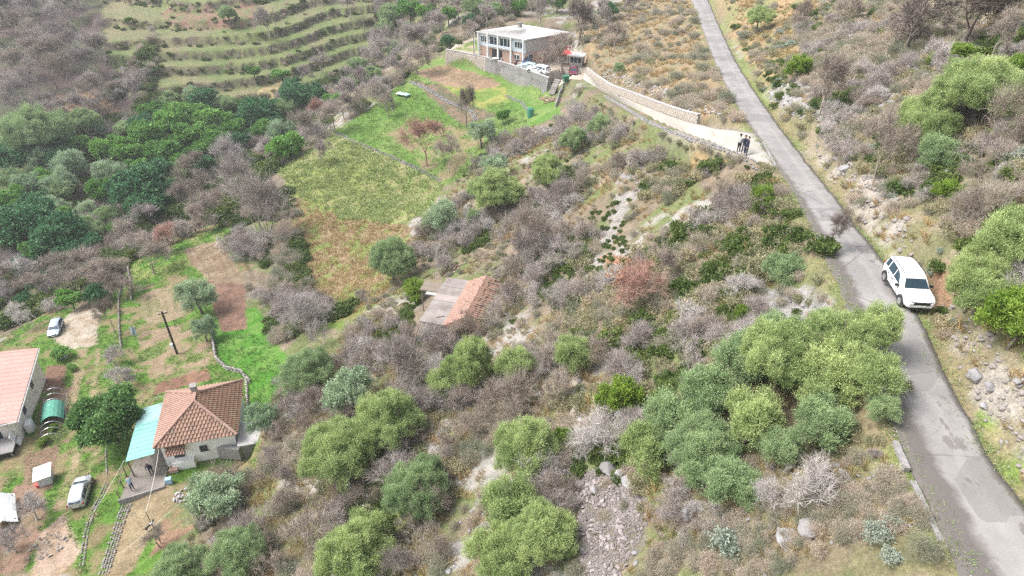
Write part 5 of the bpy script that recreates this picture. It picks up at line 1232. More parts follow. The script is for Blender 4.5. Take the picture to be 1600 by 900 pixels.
def crop_rows(name, corners, nrow, sp, s0, mat):
    A, B_, C_, D_ = [hit(*c)[0] for c in corners]; pr = [blades('g', 650+i, 14, .3, .03, .5, .9) for i in range(2)]; xf = []
    for i in range(nrow):
        a = A.lerp(B_, (i+.5)/nrow); b = D_.lerp(C_, (i+.5)/nrow); n = int((b-a).length/sp)
        for k in range(n):
            if rd.random() < .15: continue
            q = a.lerp(b, (k+rd.random()*.3)/n); xf.append((k % 2, xform(Vector((q.x, q.y, gz(q.x, q.y))), rd.uniform(.6,1.2)*s0, rd.uniform(0,6))))
    me = merge_np(pr, xf, name); at = me.attributes.new('vary', 'FLOAT', 'POINT'); at.data.foreach_set('value', np.random.RandomState(8).rand(len(me.vertices)).astype(np.float32)); o = link(name, me, None, mat); o['kind'] = 'stuff'
crop_rows('bed_plants', [(66,640),(112,618),(106,688),(56,704)], 5, .35, .9, M_garden)
crop_rows('bed_plants', [(252,600),(322,580),(326,590),(254,610)], 3, .45, .7, M_grass)
crop_rows('bed_plants', [(225,465),(290,455),(298,485),(228,500)], 5, .6, .8, M_grass)
crop_rows('bed_plants', [(300,390),(345,380),(375,430),(325,440)], 5, .6, .8, M_dry)
crop_rows('bed_plants', [(660,110),(690,104),(770,124),(740,136)], 5, .7, .7, M_grass)
crop_rows('bed_plants', [(48,715),(86,700),(78,755),(42,760)], 4, .5, .6, M_grass)
# rows of green in the beds
for (px, py, w, lab_) in [(95,553,30,'dark green leafy bush between the layby and the vegetable bed'),(112,575,16,'small round bush at the top of the vegetable bed'),(82,668,18,'green vegetable bush inside the hoop tunnel'),(68,690,22,'low green plants at the near end of the hoop tunnel')]:
    leafy('bright' if py > 600 else 'wood', px, py, w, lab_, None, 'bush', .7, .7, name='garden_bush')
p, _ = hit(74, 752); t = thing('box_shed', 'small white box shed with a pale lid on the bare soil bed', 'shed', p, BR+.1)
MB().box((0,0,.5), (1.0,1.15,1.1)).build('body', plain('grey_board', (.55,.56,.58), .7), t); MB().hexa([(-.7,-.8,1.0),(.7,-.8,1.1),(.7,.8,1.2),(-.7,.8,1.1),(-.7,-.8,1.07),(.7,-.8,1.17),(.7,.8,1.27),(-.7,.8,1.17)]).build('lid', M_white, t)
p, _ = hit(61, 760); o = MB().cyl((0,0,.18), .2, .36, n=14, r2=.26).tube([(-.24,0,.36),(-.15,0,.55),(.15,0,.55),(.24,0,.36)], .012, 4).build('bucket', M_redc, None); o.location = p; tag(o, 'red bucket beside the white box shed', 'bucket')
p, _ = hit(11, 806); t = thing('plastic_sheet', 'crumpled white plastic sheet over a frame at the left edge', 'sheet', p, BR+.25)
m = MB(); V = [((i/8-.5)*1.7, (j/10-.5)*3.4, 1.15-abs(i/8-.5)*1.3+.1*math.sin(i*.7+j*.6)) for j in range(11) for i in range(9)]
m.add(V+[(x, y, z-.03) for x, y, z in V], [(j*9+i, j*9+i+1, (j+1)*9+i+1, (j+1)*9+i) for j in range(10) for i in range(8)]+[(99+j*9+i, 99+(j+1)*9+i, 99+(j+1)*9+i+1, 99+j*9+i+1) for j in range(10) for i in range(8)]); m.build('sheet', M_white, t)
for x in (-.7,.7):
    for y in (-1.4,1.4): MB().box((x,y,.3), (.06,.06,.8)).build('leg', M_wood, t)
p, _ = hit(97, 560); o = MB().box((0,0,.14), (.8,.4,.28), .4).build('garden_tub', plain('pale_blue_tub', (.55,.66,.74), .5), None); o.location = p; tag(o, 'pale blue tub under the bush below the layby', 'tub')
# utility pole with a box, standing in the garden
p, d = hit(277, 553); q = hit(277,553)[0]
def pole(px, py, pyt, r, mat, label, rake=(0,0), box=False, arm=False, name='utility_pole'):
    p, d = hit(px, py); v = (450-pyt)/F; zt = CAMZ-p.y*(_sp-v*_cp)/(_cp+v*_sp); h = zt-p.z
    t = thing(name, label, 'pole', p); MB().tube([(0,0,-.3),(rake[0],rake[1],h)], [r, r*.75], 8).build('shaft', mat, t)
    if box: MB().box((-.18,-.12,h*.22), (.3,.25,.45)).build('meter_box', M_white, t)
    if arm: MB().box((rake[0],rake[1],h-.25), (.9,.08,.08), .5).build('crossarm', mat, t); [MB().cyl((rake[0]+s*.38*math.cos(.5), rake[1]+s*.38*math.sin(.5), h-.13), .04, .14, n=8).build('insulator', M_white, t) for s in (-1,1)]
    return p, h
pu, hu = pole(277, 553, 487, .13, M_woodd, 'leaning black tarred utility pole with a white box in the garden', box=True, arm=True)
pole(741, 92, 55, .10, M_wood, 'wooden utility pole left of the far house', arm=True)
pole(571, 58, 22, .10, M_wood, 'wooden utility pole on the far terraces')
pole(437, 72, 12, .06, M_wood, 'thin grey pole beside the bare tree on the far terraces')
pw, hw_ = pole(252, 850, 800, .035, M_wood, 'thin wooden cable post beside the dirt drive at the bottom')
def cable(a, b, sag, label, r=.018, mat=None):
    a, b = Vector(a), Vector(b); pts = [a.lerp(b, t)-Vector((0,0,4*sag*t*(1-t))) for t in np.linspace(0,1,17)]
    tag(MB().tube(pts, r, 5).build('cable', mat or M_rope, None), label, 'cable')
cable(hl(-2.95,-3.2,2.65), pw+Vector((0,0,hw_)), .25, 'pale cable from the farmhouse corner to the post beside the drive')
st, _ = hit(150, 808); cable(hl(-5.75,-3.5,2.1), st+Vector((0,0,.5)), .1, 'pale cable from the porch post down to the grass behind the silver car')
MB_st = MB().tube([(0,0,-.2),(0,0,.55)], .03).build('stake', M_wood, None); MB_st.location = st; tag(MB_st, 'short stake in the grass holding the pale cable', 'stake')
s2, _ = hit(192, 868); cable(hl(3.1,-5.2,1.1)+Vector((-1.8,-1.0,0)), s2+Vector((0,0,.25)), .15, 'pale cable crossing low over the dirt drive')
# scarecrow-like post with blue cloth on the garden path
p, _ = hit(213, 530); t = thing('cloth_post', 'thin garden post with pale blue cloth tied to it', 'post', p)
MB().tube([(0,0,-.1),(.05,0,2.1)], .035).tube([(-.4,0,1.4),(.45,0,1.45)], .025, 5).build('pole', M_wood, t)
m = MB(); V = [(-.3+.6*i/4, .06*math.sin(i*2+j), 1.7-.28*j) for j in range(5) for i in range(5)]; m.add(V+[(x, y+.03, z) for x, y, z in V], [(j*5+i, j*5+i+1, (j+1)*5+i+1, (j+1)*5+i) for j in range(4) for i in range(4)]+[(25+j*5+i, 25+(j+1)*5+i, 25+(j+1)*5+i+1, 25+j*5+i+1) for j in range(4) for i in range(4)]); m.build('cloth', plain('pale_blue_cloth', (.38,.50,.62), .9), t)
p, _ = hit(199, 592); t = thing('dark_barrel', 'black barrel under the whitish pruned tree in the garden', 'barrel', p)
MB().cyl((0,0,.45), .33, .9, n=18).build('body', M_blackc, t); MB().cyl((0,0,.92), .36, .05, n=18).build('rim', M_blackc, t)

# ---------------------------------------------------------------- ruined cottage in the middle of the slope
M_rust = rough_mat('weathered_slab', (.44,.39,.36), (.30,.26,.24), .9, .95, .4, .03, 7, c3=(.22,.17,.14)); M_sidew2 = rough_mat('stained_slab', (.52,.45,.41), (.40,.34,.31), .9, .95, .3, .03, 7)
def ruin():
    S0 = W(657,502,-37.6); S1 = W(695,503,-37.6); S3 = W(700,434,-37.6); S2 = W(731,433,-37.6)
    o = Vector((S0.x, S0.y, 0)); ang = math.atan2(S3.y-S0.y, S3.x-S0.x)-math.pi/2; gzz = min(gz(S0.x, S0.y), gz(S1.x, S1.y))-.4
    t = thing('ruined_cottage', 'abandoned cottage with a grey slab roof and collapsing red tiles in the scrub', 'ruin', (S0.x, S0.y, gzz), ang)
    h = CAMZ-37.6-gzz; w, L = 2.25, 7.1; rz = h+1.25
    MB().prism([(.12,.12),(6.6,.12),(6.6,L-.1),(.12,L-.1)], -.6, h-.12).build('wall', M_cream, t)
    for (y0, y1, mt, lb) in ((-.05,3.35,M_ywall,'rough dark grey lower slab'),(3.38,4.35,M_sidew,None),(4.38,5.7,M_conc,None),(5.73,L+.1,M_conc,None)):
        o = MB().box((w/2-.05, (y0+y1)/2, h-.02+rd.uniform(0,.03)), (w+.1, y1-y0, .15)).build('roof_slab', M_rust if mt is not M_sidew else M_sidew2, t)
        if lb: o['label'] = lb
    MB().tube([(w-.4,1.2,h+.1),(w-1.1,.8,h+.1)], .05, 5).build('timber', M_wood, t)
    e0 = (w+.02,-.1,h+.08); e1 = (w+.02,L,h+.08); r0 = (w+1.9,.1,rz); r1 = (w+1.9,L-.2,rz); f0 = (w+4.5,-.1,h-.25); f1 = (w+4.5,L,h-.15)
    rf = MB().add([e0,e1,r1,r0,f0,f1,(w+.1,-.1,h-.2),(w+.1,L,h-.2)], [(0,1,2,3),(3,2,5,4),(0,3,4,6),(1,7,5,2)]).build('roof', M_tile_p, t)
    tile_face([e1,e0,r0,r1], 'tiles', M_tile_p, rf, tw=.24, miss=.05, jit=.03); tile_face([f0,f1,r1,r0], 'tiles', M_tile, rf, tw=.3, tl=.4, th=.09, jit=.07, miss=.12)
    for i in range(7): MB().box((w+2.3+rd.uniform(0,1.8), .8+i*.9, rz-.15-rd.uniform(0,.6)), (1.9,.09,.09), rd.uniform(-.3,.3)).build('rafter', M_wood, rf)
    MB().hexa([(w+1.1,2.0,rz-.62),(w+1.6,2.1,rz-.3),(w+1.7,2.8,rz-.2),(w+1.1,2.9,rz-.5),(w+1.1,2.0,rz-.45),(w+1.6,2.1,rz-.1),(w+1.7,2.8,rz-.04),(w+1.1,2.9,rz-.38)]).build('hole_shade_block', M_dark, rf)  # dark plate paints the shade of a gap in the tiles
    MB().box((-1.15,L-1.3,h-.35), (2.0,1.5,.1), .05).build('lean_to_roof', M_wood, t)
    MB().box((-.7,L-2.2,h-.45), (1.4,.5,.08), .05).build('lean_to_board', M_concl, t)
    for x in (-2.0,-.3): MB().tube([(x,L-1.9,-.5),(x,L-1.9,h-.4)], .06, 5).build('post', M_wood, t)
    MB().tube([(-.1,-.1,h-.3),(-1.0,-2.0,-1.2)], .06, 6).build('prop', M_wood, t)
    w_ = MB().box((1.2,.10,h*.45), (.6,.06,.7)).build('window', M_dark, t)  # dark plate, the shade of the window opening put into its colour
ruin()
for i_, (px, py, w_, h_, kk_) in enumerate([(800,455,46,40,'brown'),(770,490,50,46,'purple'),(735,515,46,40,'brown'),(700,545,50,40,'purple'),(795,425,50,40,'brown'),(690,415,40,34,'purple'),(640,525,40,36,'brown')]):
    bare(BUSH, kk_, px, py, w_, h_, ['brownish bare shrub over the right eave of the ruin','purplish bare shrub against the red tiles of the ruin','brownish bare shrub in front of the ruin wall','purplish bare shrub below the ruin wall','brownish bare shrub behind the red tiles of the ruin','purplish bare shrub behind the grey slab of the ruin','brownish bare shrub at the foot of the timber prop'][i_])
for i, (px, py) in enumerate([(745,420),(760,408),(772,425),(735,415),(755,430),(710,420)]):
    p, _ = hit(px, py); o = MB().tube([(-1.2,0,.25),(1.2,.3,.5)], .06, 6).build('fallen_timber', M_wood, None); o.location = p; o.rotation_euler = (0,0,rd.uniform(0,3.1)); tag(o, 'fallen roof timber lying on the rubble behind the ruined cottage', 'timber', 'fallen timbers behind the ruin')
stone_heap('rubble_heap', 705, 424, 22, 1.2, (.2,.5), M_brick, 'reddish rubble behind the upper corner of the ruined cottage', 'rubble')

# ---------------------------------------------------------------- far two storey house and its yard
O_ = Vector((2.4,126.1,YARD_Z)); f_ = Vector((-8.5,5.3,0))/10.02; s_ = Vector((7.6,4.5,0))/8.83
def hb(a, b, z): q = f_*a+s_*b; return (q.x, q.y, z)
def hblock(m, a0, a1, b0, b1, z0, z1): return m.hexa([hb(a0,b0,z0),hb(a0,b1,z0),hb(a1,b1,z0),hb(a1,b0,z0),hb(a0,b0,z1),hb(a0,b1,z1),hb(a1,b1,z1),hb(a1,b0,z1)])
t = thing('two_storey_house', 'two storey pale house with an upper veranda above the far yard wall', 'house', O_)
hblock(MB(), 0.03, 9.97, .03, 9.2, -.4, 2.3).build('lower_wall', M_brickp, t)
hblock(MB(), 0, 10, 0, 9.25, 2.302, 4.6).build('upper_wall', M_bluew, t)
o = hblock(MB(), -.05, -.005, .12, 9.2, 2.32, 4.6).build('side_wall', M_sidew, t)
o = hblock(MB(), -.08, .02, 5.2, 9.2, -.4, 2.3).build('garage_wall', M_conc, t)
rf = MB(); e = .35; c = [hb(-e,-e,4.62),hb(10+e,-e,4.62),hb(10+e,9.25+e,4.62),hb(-e,9.25+e,4.62)]; c2 = [hb(-e,-e,4.78),hb(10+e,-e,4.78),hb(10+e,9.25+e,4.78),hb(-e,9.25+e,4.78)]
rf.add(c+c2+[hb(4,4.5,5.5),hb(6,4.8,5.5)], [(3,2,1,0),(0,1,5,4),(1,2,6,5),(2,3,7,6),(3,0,4,7),(4,5,9,8),(5,6,9),(6,7,8,9),(7,4,8)]); rf = rf.build('roof', M_roofc, t)
for (a, b_, cc, dd) in ((c2[0],c2[1],hb(6,4.8,5.5),hb(4,4.5,5.5)),(c2[3],c2[0],hb(4,4.5,5.5),hb(4,4.5,5.5))):
    m = MB(); 
    for k in range(1, 24):
        p0 = Vector(a).lerp(Vector(b_), k/24); p1 = Vector(dd).lerp(Vector(cc), k/24); m.tube([p0+Vector((0,0,.03)), p0.lerp(p1, .97)+Vector((0,0,.03))], .05, 4)
    m.build('roof_ribs', M_roofc, rf)['kind'] = 'stuff'
m = MB(); hblock(m, 5.4,5.9, 4.2,4.7, 5.2,6.3); hblock(m, 5.3,6.0, 4.1,4.8, 6.3,6.4); m.build('chimney', M_conc, rf)
def fwin(a0, a1, z0, z1, n, depth=-.06, name='window'):   # on the front (long) side
    w = hblock(MB(), a0, a1, depth, -.005, z0, z1).build(name, M_frame, t); q = (a1-a0)/n
    for i in range(n): hblock(MB(), a0+q*i+.06, a0+q*(i+1)-.06, depth-.03, depth-.003, z0+.08, z1-.08).build('pane', M_glass, w)
fwin(.5,2.2,3.0,4.15,3); fwin(3.0,5.4,2.75,4.3,3,name='veranda_window'); fwin(5.8,7.6,2.75,4.3,2,name='veranda_window'); fwin(8.3,9.6,3.0,4.15,3)
for a in (2.75,5.55,7.85,9.9,.1):
    hblock(MB(), a-.12, a+.12, -.45, -.2, 0, 4.6).build('column', M_frame, t)
hblock(MB(), 2.75, 7.85, -.42, -.34, 2.5, 2.95).build('balcony_parapet', M_bluew, t)
hblock(MB(), 2.6, 8.0, -.42, -.01, 2.3, 2.42).build('balcony_slab', M_concl, t)
w = hblock(MB(), 5.0,7.2,-.04,-.005,0,2.0).build('porch_shade_panel', M_dark, t); fwin(1.2,2.3,.9,1.8,2)  # thin dark panel paints the shade of the recessed porch
w = hblock(MB(), -.12,-.085,.5,1.6,1.1,2.05).build('window', M_frame, t); hblock(MB(), -.15,-.125,.58,1.02,1.18,1.97).build('pane', M_glass, w); hblock(MB(), -.15,-.125,1.08,1.52,1.18,1.97).build('pane', M_glass, w)
hblock(MB(), -1.4,-.1,5.2,8.6,2.25,2.36).build('red_awning', M_redc, t)
MB().tube([hb(10.2,-.9,0),hb(10.2,-.9,4.65)], .07, 6).build('pergola_post', M_frame, t)
# hut
p = W(899,104,-38.45); t = thing('garden_hut', 'small dark hut with a pale flat roof at the end of the yard', 'hut', p, -.35)
MB().box((0,1,.9), (2.3,2,1.8)).build('wall', M_sidew, t); MB().box((0,.85,1.9), (2.9,2.6,.14)).build('roof', M_roofc, t)
for x in (-.7,0,.7): MB().box((x,-.02,1.15), (.5,.05,.85)).build('window', M_glass, t)
p = W(877,100,-38.45); t = thing('car_port', 'lean-to with a faded red sheet roof behind the yard tree', 'shelter', p, .2)
MB().hexa([(-1.7,-1,1.9),(1.7,-1,1.9),(1.7,1,2.2),(-1.7,1,2.2),(-1.7,-1,1.96),(1.7,-1,1.96),(1.7,1,2.26),(-1.7,1,2.26)]).build('roof', M_redc, t)
for x in (-1.6,1.6):
    for y in (-.9,.9): MB().box((x,y,.95), (.09,.09,2.0)).build('post', M_wood, t)
# yard retaining wall
yw = [W(697,80.5,-38.5), W(728,86,-38.5), W(760,93.3,-38.5), W(785,100.5,-38.5), W(810,108.5,-38.5), W(835,117,-38.5), W(858,125.5,-38.5)]
t = thing('yard_retaining_wall', 'curved retaining wall under the yard of the far house, pinkish then grey', 'wall', tuple(yw[3]))
for i, (a, b) in enumerate(zip(yw[:-1], yw[1:])):
    nrm = Vector((-(b-a).y, (b-a).x, 0)).normalized(); 
    if nrm.y > 0: nrm = -nrm
    lo = min(gz(*(a+nrm*1.6).xy), gz(*(b+nrm*1.6).xy))-.5-yw[3].z; hi = YARD_Z+.42-yw[3].z; A = a-yw[3]; B = b-yw[3]; n1 = nrm*.18; n2 = nrm*.75
    m = MB().hexa([(A+n2).xy.to_tuple()+(lo,), (B+n2).xy.to_tuple()+(lo,), (B-n1).xy.to_tuple()+(lo,), (A-n1).xy.to_tuple()+(lo,), (A+n1).xy.to_tuple()+(hi,), (B+n1).xy.to_tuple()+(hi,), (B-n1).xy.to_tuple()+(hi,), (A-n1).xy.to_tuple()+(hi,)])
    pan = m.build('wall_section', M_walls if i < 2 else M_ywall, t)
    m = MB(); dz = hi-lo
    for r in range(int(dz/.34)):
        nn = int((b-a).length/.55)
        for k in range(nn):
            s = (k+.5+.4*(r % 2))/nn
            if s > .98: continue
            zc = lo+.2+r*.34; off = nrm*(.75+(.18-.75)*((zc-lo)/dz)+.01); q = A.lerp(B, s)+off; m.box((q.x, q.y, zc), (.53*rd.uniform(.85,1), .05+rd.uniform(0,.03), .32*rd.uniform(.9,1)), math.atan2((B-A).y, (B-A).x))
    m.build('stones', M_walls if i < 2 else M_ywall, pan)['kind'] = 'stuff'
    MB().hexa([(A+n1*1.4).xy.to_tuple()+(hi+.002,), (B+n1*1.4).xy.to_tuple()+(hi+.002,), (B-n1*1.4).xy.to_tuple()+(hi+.002,), (A-n1*1.4).xy.to_tuple()+(hi+.002,), (A+n1*1.4).xy.to_tuple()+(hi+.1,), (B+n1*1.4).xy.to_tuple()+(hi+.1,), (B-n1*1.4).xy.to_tuple()+(hi+.1,), (A-n1*1.4).xy.to_tuple()+(hi+.1,)]).build('coping', M_concl, pan)
t = thing('yard_railing', 'thin metal railing on the right end of the yard wall', 'railing', tuple(yw[5]))
for k in range(9):
    q = yw[4].lerp(yw[5], k/4)-yw[5] if k < 5 else yw[5].lerp(yw[6], (k-4)/4)-yw[5]; MB().tube([q+Vector((0,.15,.4)), q+Vector((0,.15,1.3))], .03, 4).build('post', M_metal, t)
MB().tube([yw[4]-yw[5]+Vector((0,.15,1.3)), Vector((0,.15,1.3)), yw[6]-yw[5]+Vector((0,.15,1.3))], .03, 4).build('rail', M_metal, t)
# steps and rubble at the corner of the yard
p, _ = hit(866, 140); t = thing('stone_steps', 'short flight of stone steps down from the yard corner', 'steps', p, -.5)
for k in range(7): MB().box((0,-1.0+.36*k,-.5+.27*k), (1.1,.38,.28)).build('step', M_stone, t)
p, _ = hit(858, 160); t = thing('roof_tile_heap', 'heap of salmon coloured bricks and planks below the yard steps', 'rubble', p, -.3)
for k in range(26): o = MB().box((rd.uniform(-1.6,1.6), rd.uniform(-.9,.9), .15+rd.uniform(0,.6)), (rd.uniform(.4,1.2), .3, .12), rd.uniform(-.6,.6)).build('brick', M_brick if k % 4 else M_wood, t)
def small(name, px, py, mb, mat, label, cat, rz=0.0, z=None):
    p = W(px, py, z) if z else hit(px, py)[0]; o = mb.build(name, mat, None); o.location = p; o.rotation_euler.z = rz; return tag(o, label, cat)
p = W(884,128,-38.4); t = thing('waste_bin', 'dark green wheeled bin beside the entrance of the yard', 'bin', p, .3)
MB().hexa([(-.35,-.3,.1),(.35,-.3,.1),(.35,.3,.1),(-.35,.3,.1),(-.5,-.42,1.0),(.5,-.42,1.0),(.5,.42,1.0),(-.5,.42,1.0)]).build('body', plain('green_plastic', (.03,.16,.10), .5), t); MB().box((0,0,1.06), (1.08,.92,.1)).build('lid', plain('green_lid', (.04,.2,.12), .5), t)
for x in (-.4,.4): MB().cyl((x,.35,.12), .12, .08, 'x').build('wheel', M_blackc, t)
p, _ = hit(829, 183); o = MB().cyl((0,0,.7), .55, 1.4, n=20).cyl((0,0,1.45), .3, .12, n=16).build('water_tank', plain('green_tank', (.05,.22,.15), .5), None); o.location = p; tag(o, 'dark green water tank at the edge of the scrub below the yard', 'tank')
# table and chairs in the yard, motorbike like cart
p = W(774,97,-38.45); t = thing('garden_table', 'white garden table on the pale yard', 'table', p)
MB().cyl((0,0,.72), .6, .05, n=18).build('tabletop', M_white, t); [MB().tube([(x*.4,y*.4,0),(x*.3,y*.3,.7)], .03, 5).build('leg', M_white, t) for x in (-1,1) for y in (-1,1)]
def chair(px, py, rz, lab):
    t = thing('garden_chair', lab, 'chair', W(px,py,-38.45), rz, 'white chairs in the yard'); MB().box((0,0,.43), (.5,.5,.05)).build('seat', M_white, t); MB().box((0,.25,.72), (.5,.05,.55)).build('backrest', M_white, t)
    for x in (-.2,.2):
        for y in (-.2,.2): MB().box((x,y,.2), (.05,.05,.42)).build('leg', M_white, t)
chair(767, 96, 1.2, 'white chair left of the yard table'); chair(781, 99, -1.4, 'white chair right of the yard table')
for (px, py, k, lb) in [(762,84,'wood','potted green shrub by the left end of the far house'),(768,80,'holm','dark potted plant by the far house wall'),(795,92,'wood','small potted plant by the house porch'),(756,76,'wood','green shrub at the corner of the far house')]:
    leafy(k, px, py, 9, lb, None, 'plant', 1.0, 1.0, name='potted_plant')
# sheets lying on the green field
p, _ = hit(630, 150); t = thing('sheet_stack', 'stack of white and pale blue sheets lying on the green field', 'sheets', p, -.6)
for k, (x, y) in enumerate([(-1.1,.1),(-.4,0),(.35,.05),(1.1,-.1)]): MB().box((x, y, .3+.06*k), (.7,1.2,.05), rd.uniform(-.2,.2)).build('sheet', M_white if k % 2 == 0 else M_teal_l, t)
for x in (-1,1): MB().box((x,0,.12), (.1,1.1,.25)).build('bearer', M_wood, t)

# ---------------------------------------------------------------- dry stone walls and edgings
RM = [rock_mesh(700+i, 1, .75, 'stone') for i in range(6)]
def stone_run(name, pix, w, h, size, mat, label, cat='wall', z=None, core=True, world=False):
    P = [Vector(q) if world else (hit(*q)[0] if z is None else W(q[0], q[1], z)) for q in pix]; t = thing(name, label, cat, P[0]); xf = []
    for a, b in zip(P[:-1], P[1:]):
        L = (b-a).length; rows = max(1, int(h/(size*.6))); cols = max(1, int(w/(size*.8))); d = (b-a).normalized(); nr = Vector((-d.y, d.x, 0)).normalized()
        for k in range(int(L/(size*.8))):
            for c in range(cols):
                for r in range(rows):
                    q = a.lerp(b, (k+rd.random()*.5)/(L/(size*.8)))+nr*((c+.5)/cols-.5)*w; g = gz(q.x, q.y); s = size*rd.uniform(.75,1.25)
                    if rd.random() < .06: continue
                    xf.append((rd.randrange(6), xform(Vector((q.x, q.y, g+size*.15+r*size*.6+rd.uniform(-.04,.04)))-P[0], (s, s*rd.uniform(.7,1), s), rd.uniform(0,6.28), rd.uniform(-.3,.3))))
    o = link('stones', merge_np(RM, xf, 'stones'), t, mat); o['kind'] = 'stuff'; return t
stone_run('stone_edging', [(163,898),(178,850),(190,812),(203,775),(212,760)], .85, .25, .26, M_stone, 'wide white stone edging running along the left of the dirt drive', 'edging')
stone_run('stone_edging', [(128,885),(136,830),(146,800),(160,772),(168,752)], .5, .22, .25, M_stone, 'narrow stone edging curving through the grass right of the silver car', 'edging')
stone_run('stone_edging', [(168,745),(166,700),(172,690)], .25, .2, .22, M_stone, 'short thin stone row in the grass below the garden tree', 'edging')
stone_run('garden_wall', [(327,498),(333,530),(338,562),(355,578),(378,584),(392,600)], .5, .8, .34, M_stone, 'dry stone wall curving round above the tiled farmhouse', 'wall')
stone_run('garden_wall', [(206,470),(204,440),(200,412),(235,392),(268,378),(300,362),(335,350)], .5, .5, .34, M_stone, 'stone edge wall along the top of the lower garden', 'wall')
stone_run('garden_wall', [(190,545),(187,515),(186,470),(192,440)], .4, .4, .3, M_stone, 'low stone wall beside the slender bare tree at the layby', 'wall')
stone_run('field_wall', [(524,207),(548,220),(575,230),(605,243),(640,258),(665,270),(690,284)], .6, .4, .34, M_stoneg, 'dry stone wall between the bright green and the yellow field', 'wall')
stone_run('field_wall', [(640,128),(668,140),(700,160),(735,172),(745,190)], .9, .4, .34, M_stoneg, 'tumbled stone bank across the upper green field', 'wall')
stone_run('field_wall', [(790,150),(815,160),(830,178)], .8, .4, .34, M_stoneg, 'short stone bank below the right end of the yard wall', 'wall')
stone_run('stone_bank', [(385,590),(388,640),(392,690)], .5, .6, .34, M_stone, 'stone footing along the right side of the farmhouse', 'wall')
stone_run('lane_edging', [(1194,262),(1170,252),(1130,234),(1085,220),(1045,205),(1010,190),(975,168),(945,150)], .7, .35, .32, M_stoneg, 'rough stone edging on the downhill side of the lane', 'edging')
stone_run('lane_end_wall', [(880,132),(874,150),(868,170)], .5, .9, .35, M_stoneg, 'stone wall going downhill beside the yard steps', 'wall')
# mortared lane wall
lw = [Vector(q) for q in LR[::1]]
t = thing('lane_wall', 'beige stone wall along the uphill side of the lane', 'wall', tuple(lw[len(lw)//2])); o0 = lw[len(lw)//2]
k0 = int(len(lw)*.16); path = [q+Vector((.25,.25,0)) for q in lw[k0:-3]]; m = MB(); ms = MB(); prof = []
for i, q in enumerate(path):
    d = (path[min(i+1, len(path)-1)]-path[max(i-1, 0)]); d.z = 0; d.normalize(); n = Vector((-d.y, d.x, 0)); 
    if n.x < 0: n = -n
    hgt = .8+.06*math.sin(i*.05); prof.append([q-n*.15-o0+Vector((0,0,-.5)), q+n*.3-o0+Vector((0,0,-.5)), q+n*.25-o0+Vector((0,0,hgt)), q-n*.08-o0+Vector((0,0,hgt))])
m.rings(prof); m.build('wall_core', M_walls, t)
for i in range(0, len(path)-1):
    q = path[i]; d = (path[i+1]-q); a = math.atan2(d.y, d.x); n = Vector((-math.sin(a), math.cos(a), 0)); 
    if n.x < 0: n = -n
    for r in range(4):
        c = q+d*((r % 2)*.5)-n*(.145-.014*r)-o0; ms.box((c.x, c.y, c.z+.05+.22*r), (.44*rd.uniform(.75,.98), .05+rd.uniform(0,.02), .205), a)
ms.build('stones', M_walls, t)['kind'] = 'stuff'
m = MB(); m.rings([[p[3]+Vector((-.04,-.04,.0)), p[2]+Vector((.04,.04,0)), p[2]+Vector((.04,.04,.09)), p[3]+Vector((-.04,-.04,.09))] for p in prof]); m.build('coping', M_concl, t)
# concrete kerbs beside the road near the bottom of the frame
def kerb(a, b, label, w=.2, h=.3, tilt=0, z0=-19.62, z1_=-19.5):
    A = W(a[0], a[1], z0); B_ = W(b[0], b[1], z1_); d = (B_-A).normalized(); n = Vector((-d.y, d.x, 0)).normalized()*w/2; m = MB(); rg = []
    for i in range(9):
        q = A.lerp(B_, i/8); e = n*(1+rd.uniform(-.08,.08)); z1 = .06+rd.uniform(-.015,.015); rg.append([q-e-Vector((0,0,.7)), q+e-Vector((0,0,.7)), q+e+Vector((0,0,z1+tilt)), q-e+Vector((0,0,z1))])
    tag(m.rings(rg).build('concrete_kerb', M_ywall, None), label, 'kerb')
kerb((1399,690),(1418,733), 'upper concrete kerb block at the left road edge')
kerb((1426,752),(1470,846), 'long cracked concrete kerb at the left road edge near the bottom')
kerb((1484,868),(1500,905), 'concrete kerb end cut by the bottom edge')
kerb((1192,222),(1213,262), 'pale curved kerb where the lane joins the road', w=.2, z0=-23.98, z1_=-23.45)

# ---------------------------------------------------------------- rocks
p, _ = hit(950, 820); t = thing('stone_scree', 'slide of broken pinkish grey stones below the big blue green olive', 'scree', p)
Q = scatter(3400, [(872,748),(915,740),(935,728),(975,745),(1003,765),(1022,800),(1004,838),(985,870),(968,905),(880,905),(905,865),(888,830),(905,800)], 0, avoid=False, seed=61, box=(-2, 15, 14, 45)); RS = [rock_mesh(800+i, 1, .55, 'stone', .6) for i in range(8)]; xf = []
for m_ in RS: m_.materials.append(M_stonep)
M_scr = [M_stonep]
for i, q in enumerate(Q):
    if i < 280:
        o = link('stone', RS[i % 8], t); s = rs.uniform(.14,.46); o.location = Vector(q[:3])-p+Vector((0,0,.07)); o.rotation_euler = (rs.uniform(-.7,.7), rs.uniform(-.7,.7), rs.uniform(0,6.28)); o.scale = (s, s*rs.uniform(.55,.9), s*rs.uniform(.6,1))
    else:
        s = rs.uniform(.05,.22); xf.append((i % 8, xform(Vector(q[:3])-p+Vector((0,0,.02)), (s, s*.7, s*.8), rs.uniform(0,6.28), rs.uniform(-.6,.6), rs.uniform(-.6,.6))))
o = link('small_stones', merge_np(RS, xf, 'small_stones'), t, M_stonep); o['kind'] = 'stuff'
BM = [rock_mesh(850+i, 3, .75, 'boulder', .5) for i in range(5)]
for m_ in BM: m_.materials.append(M_stoneg)
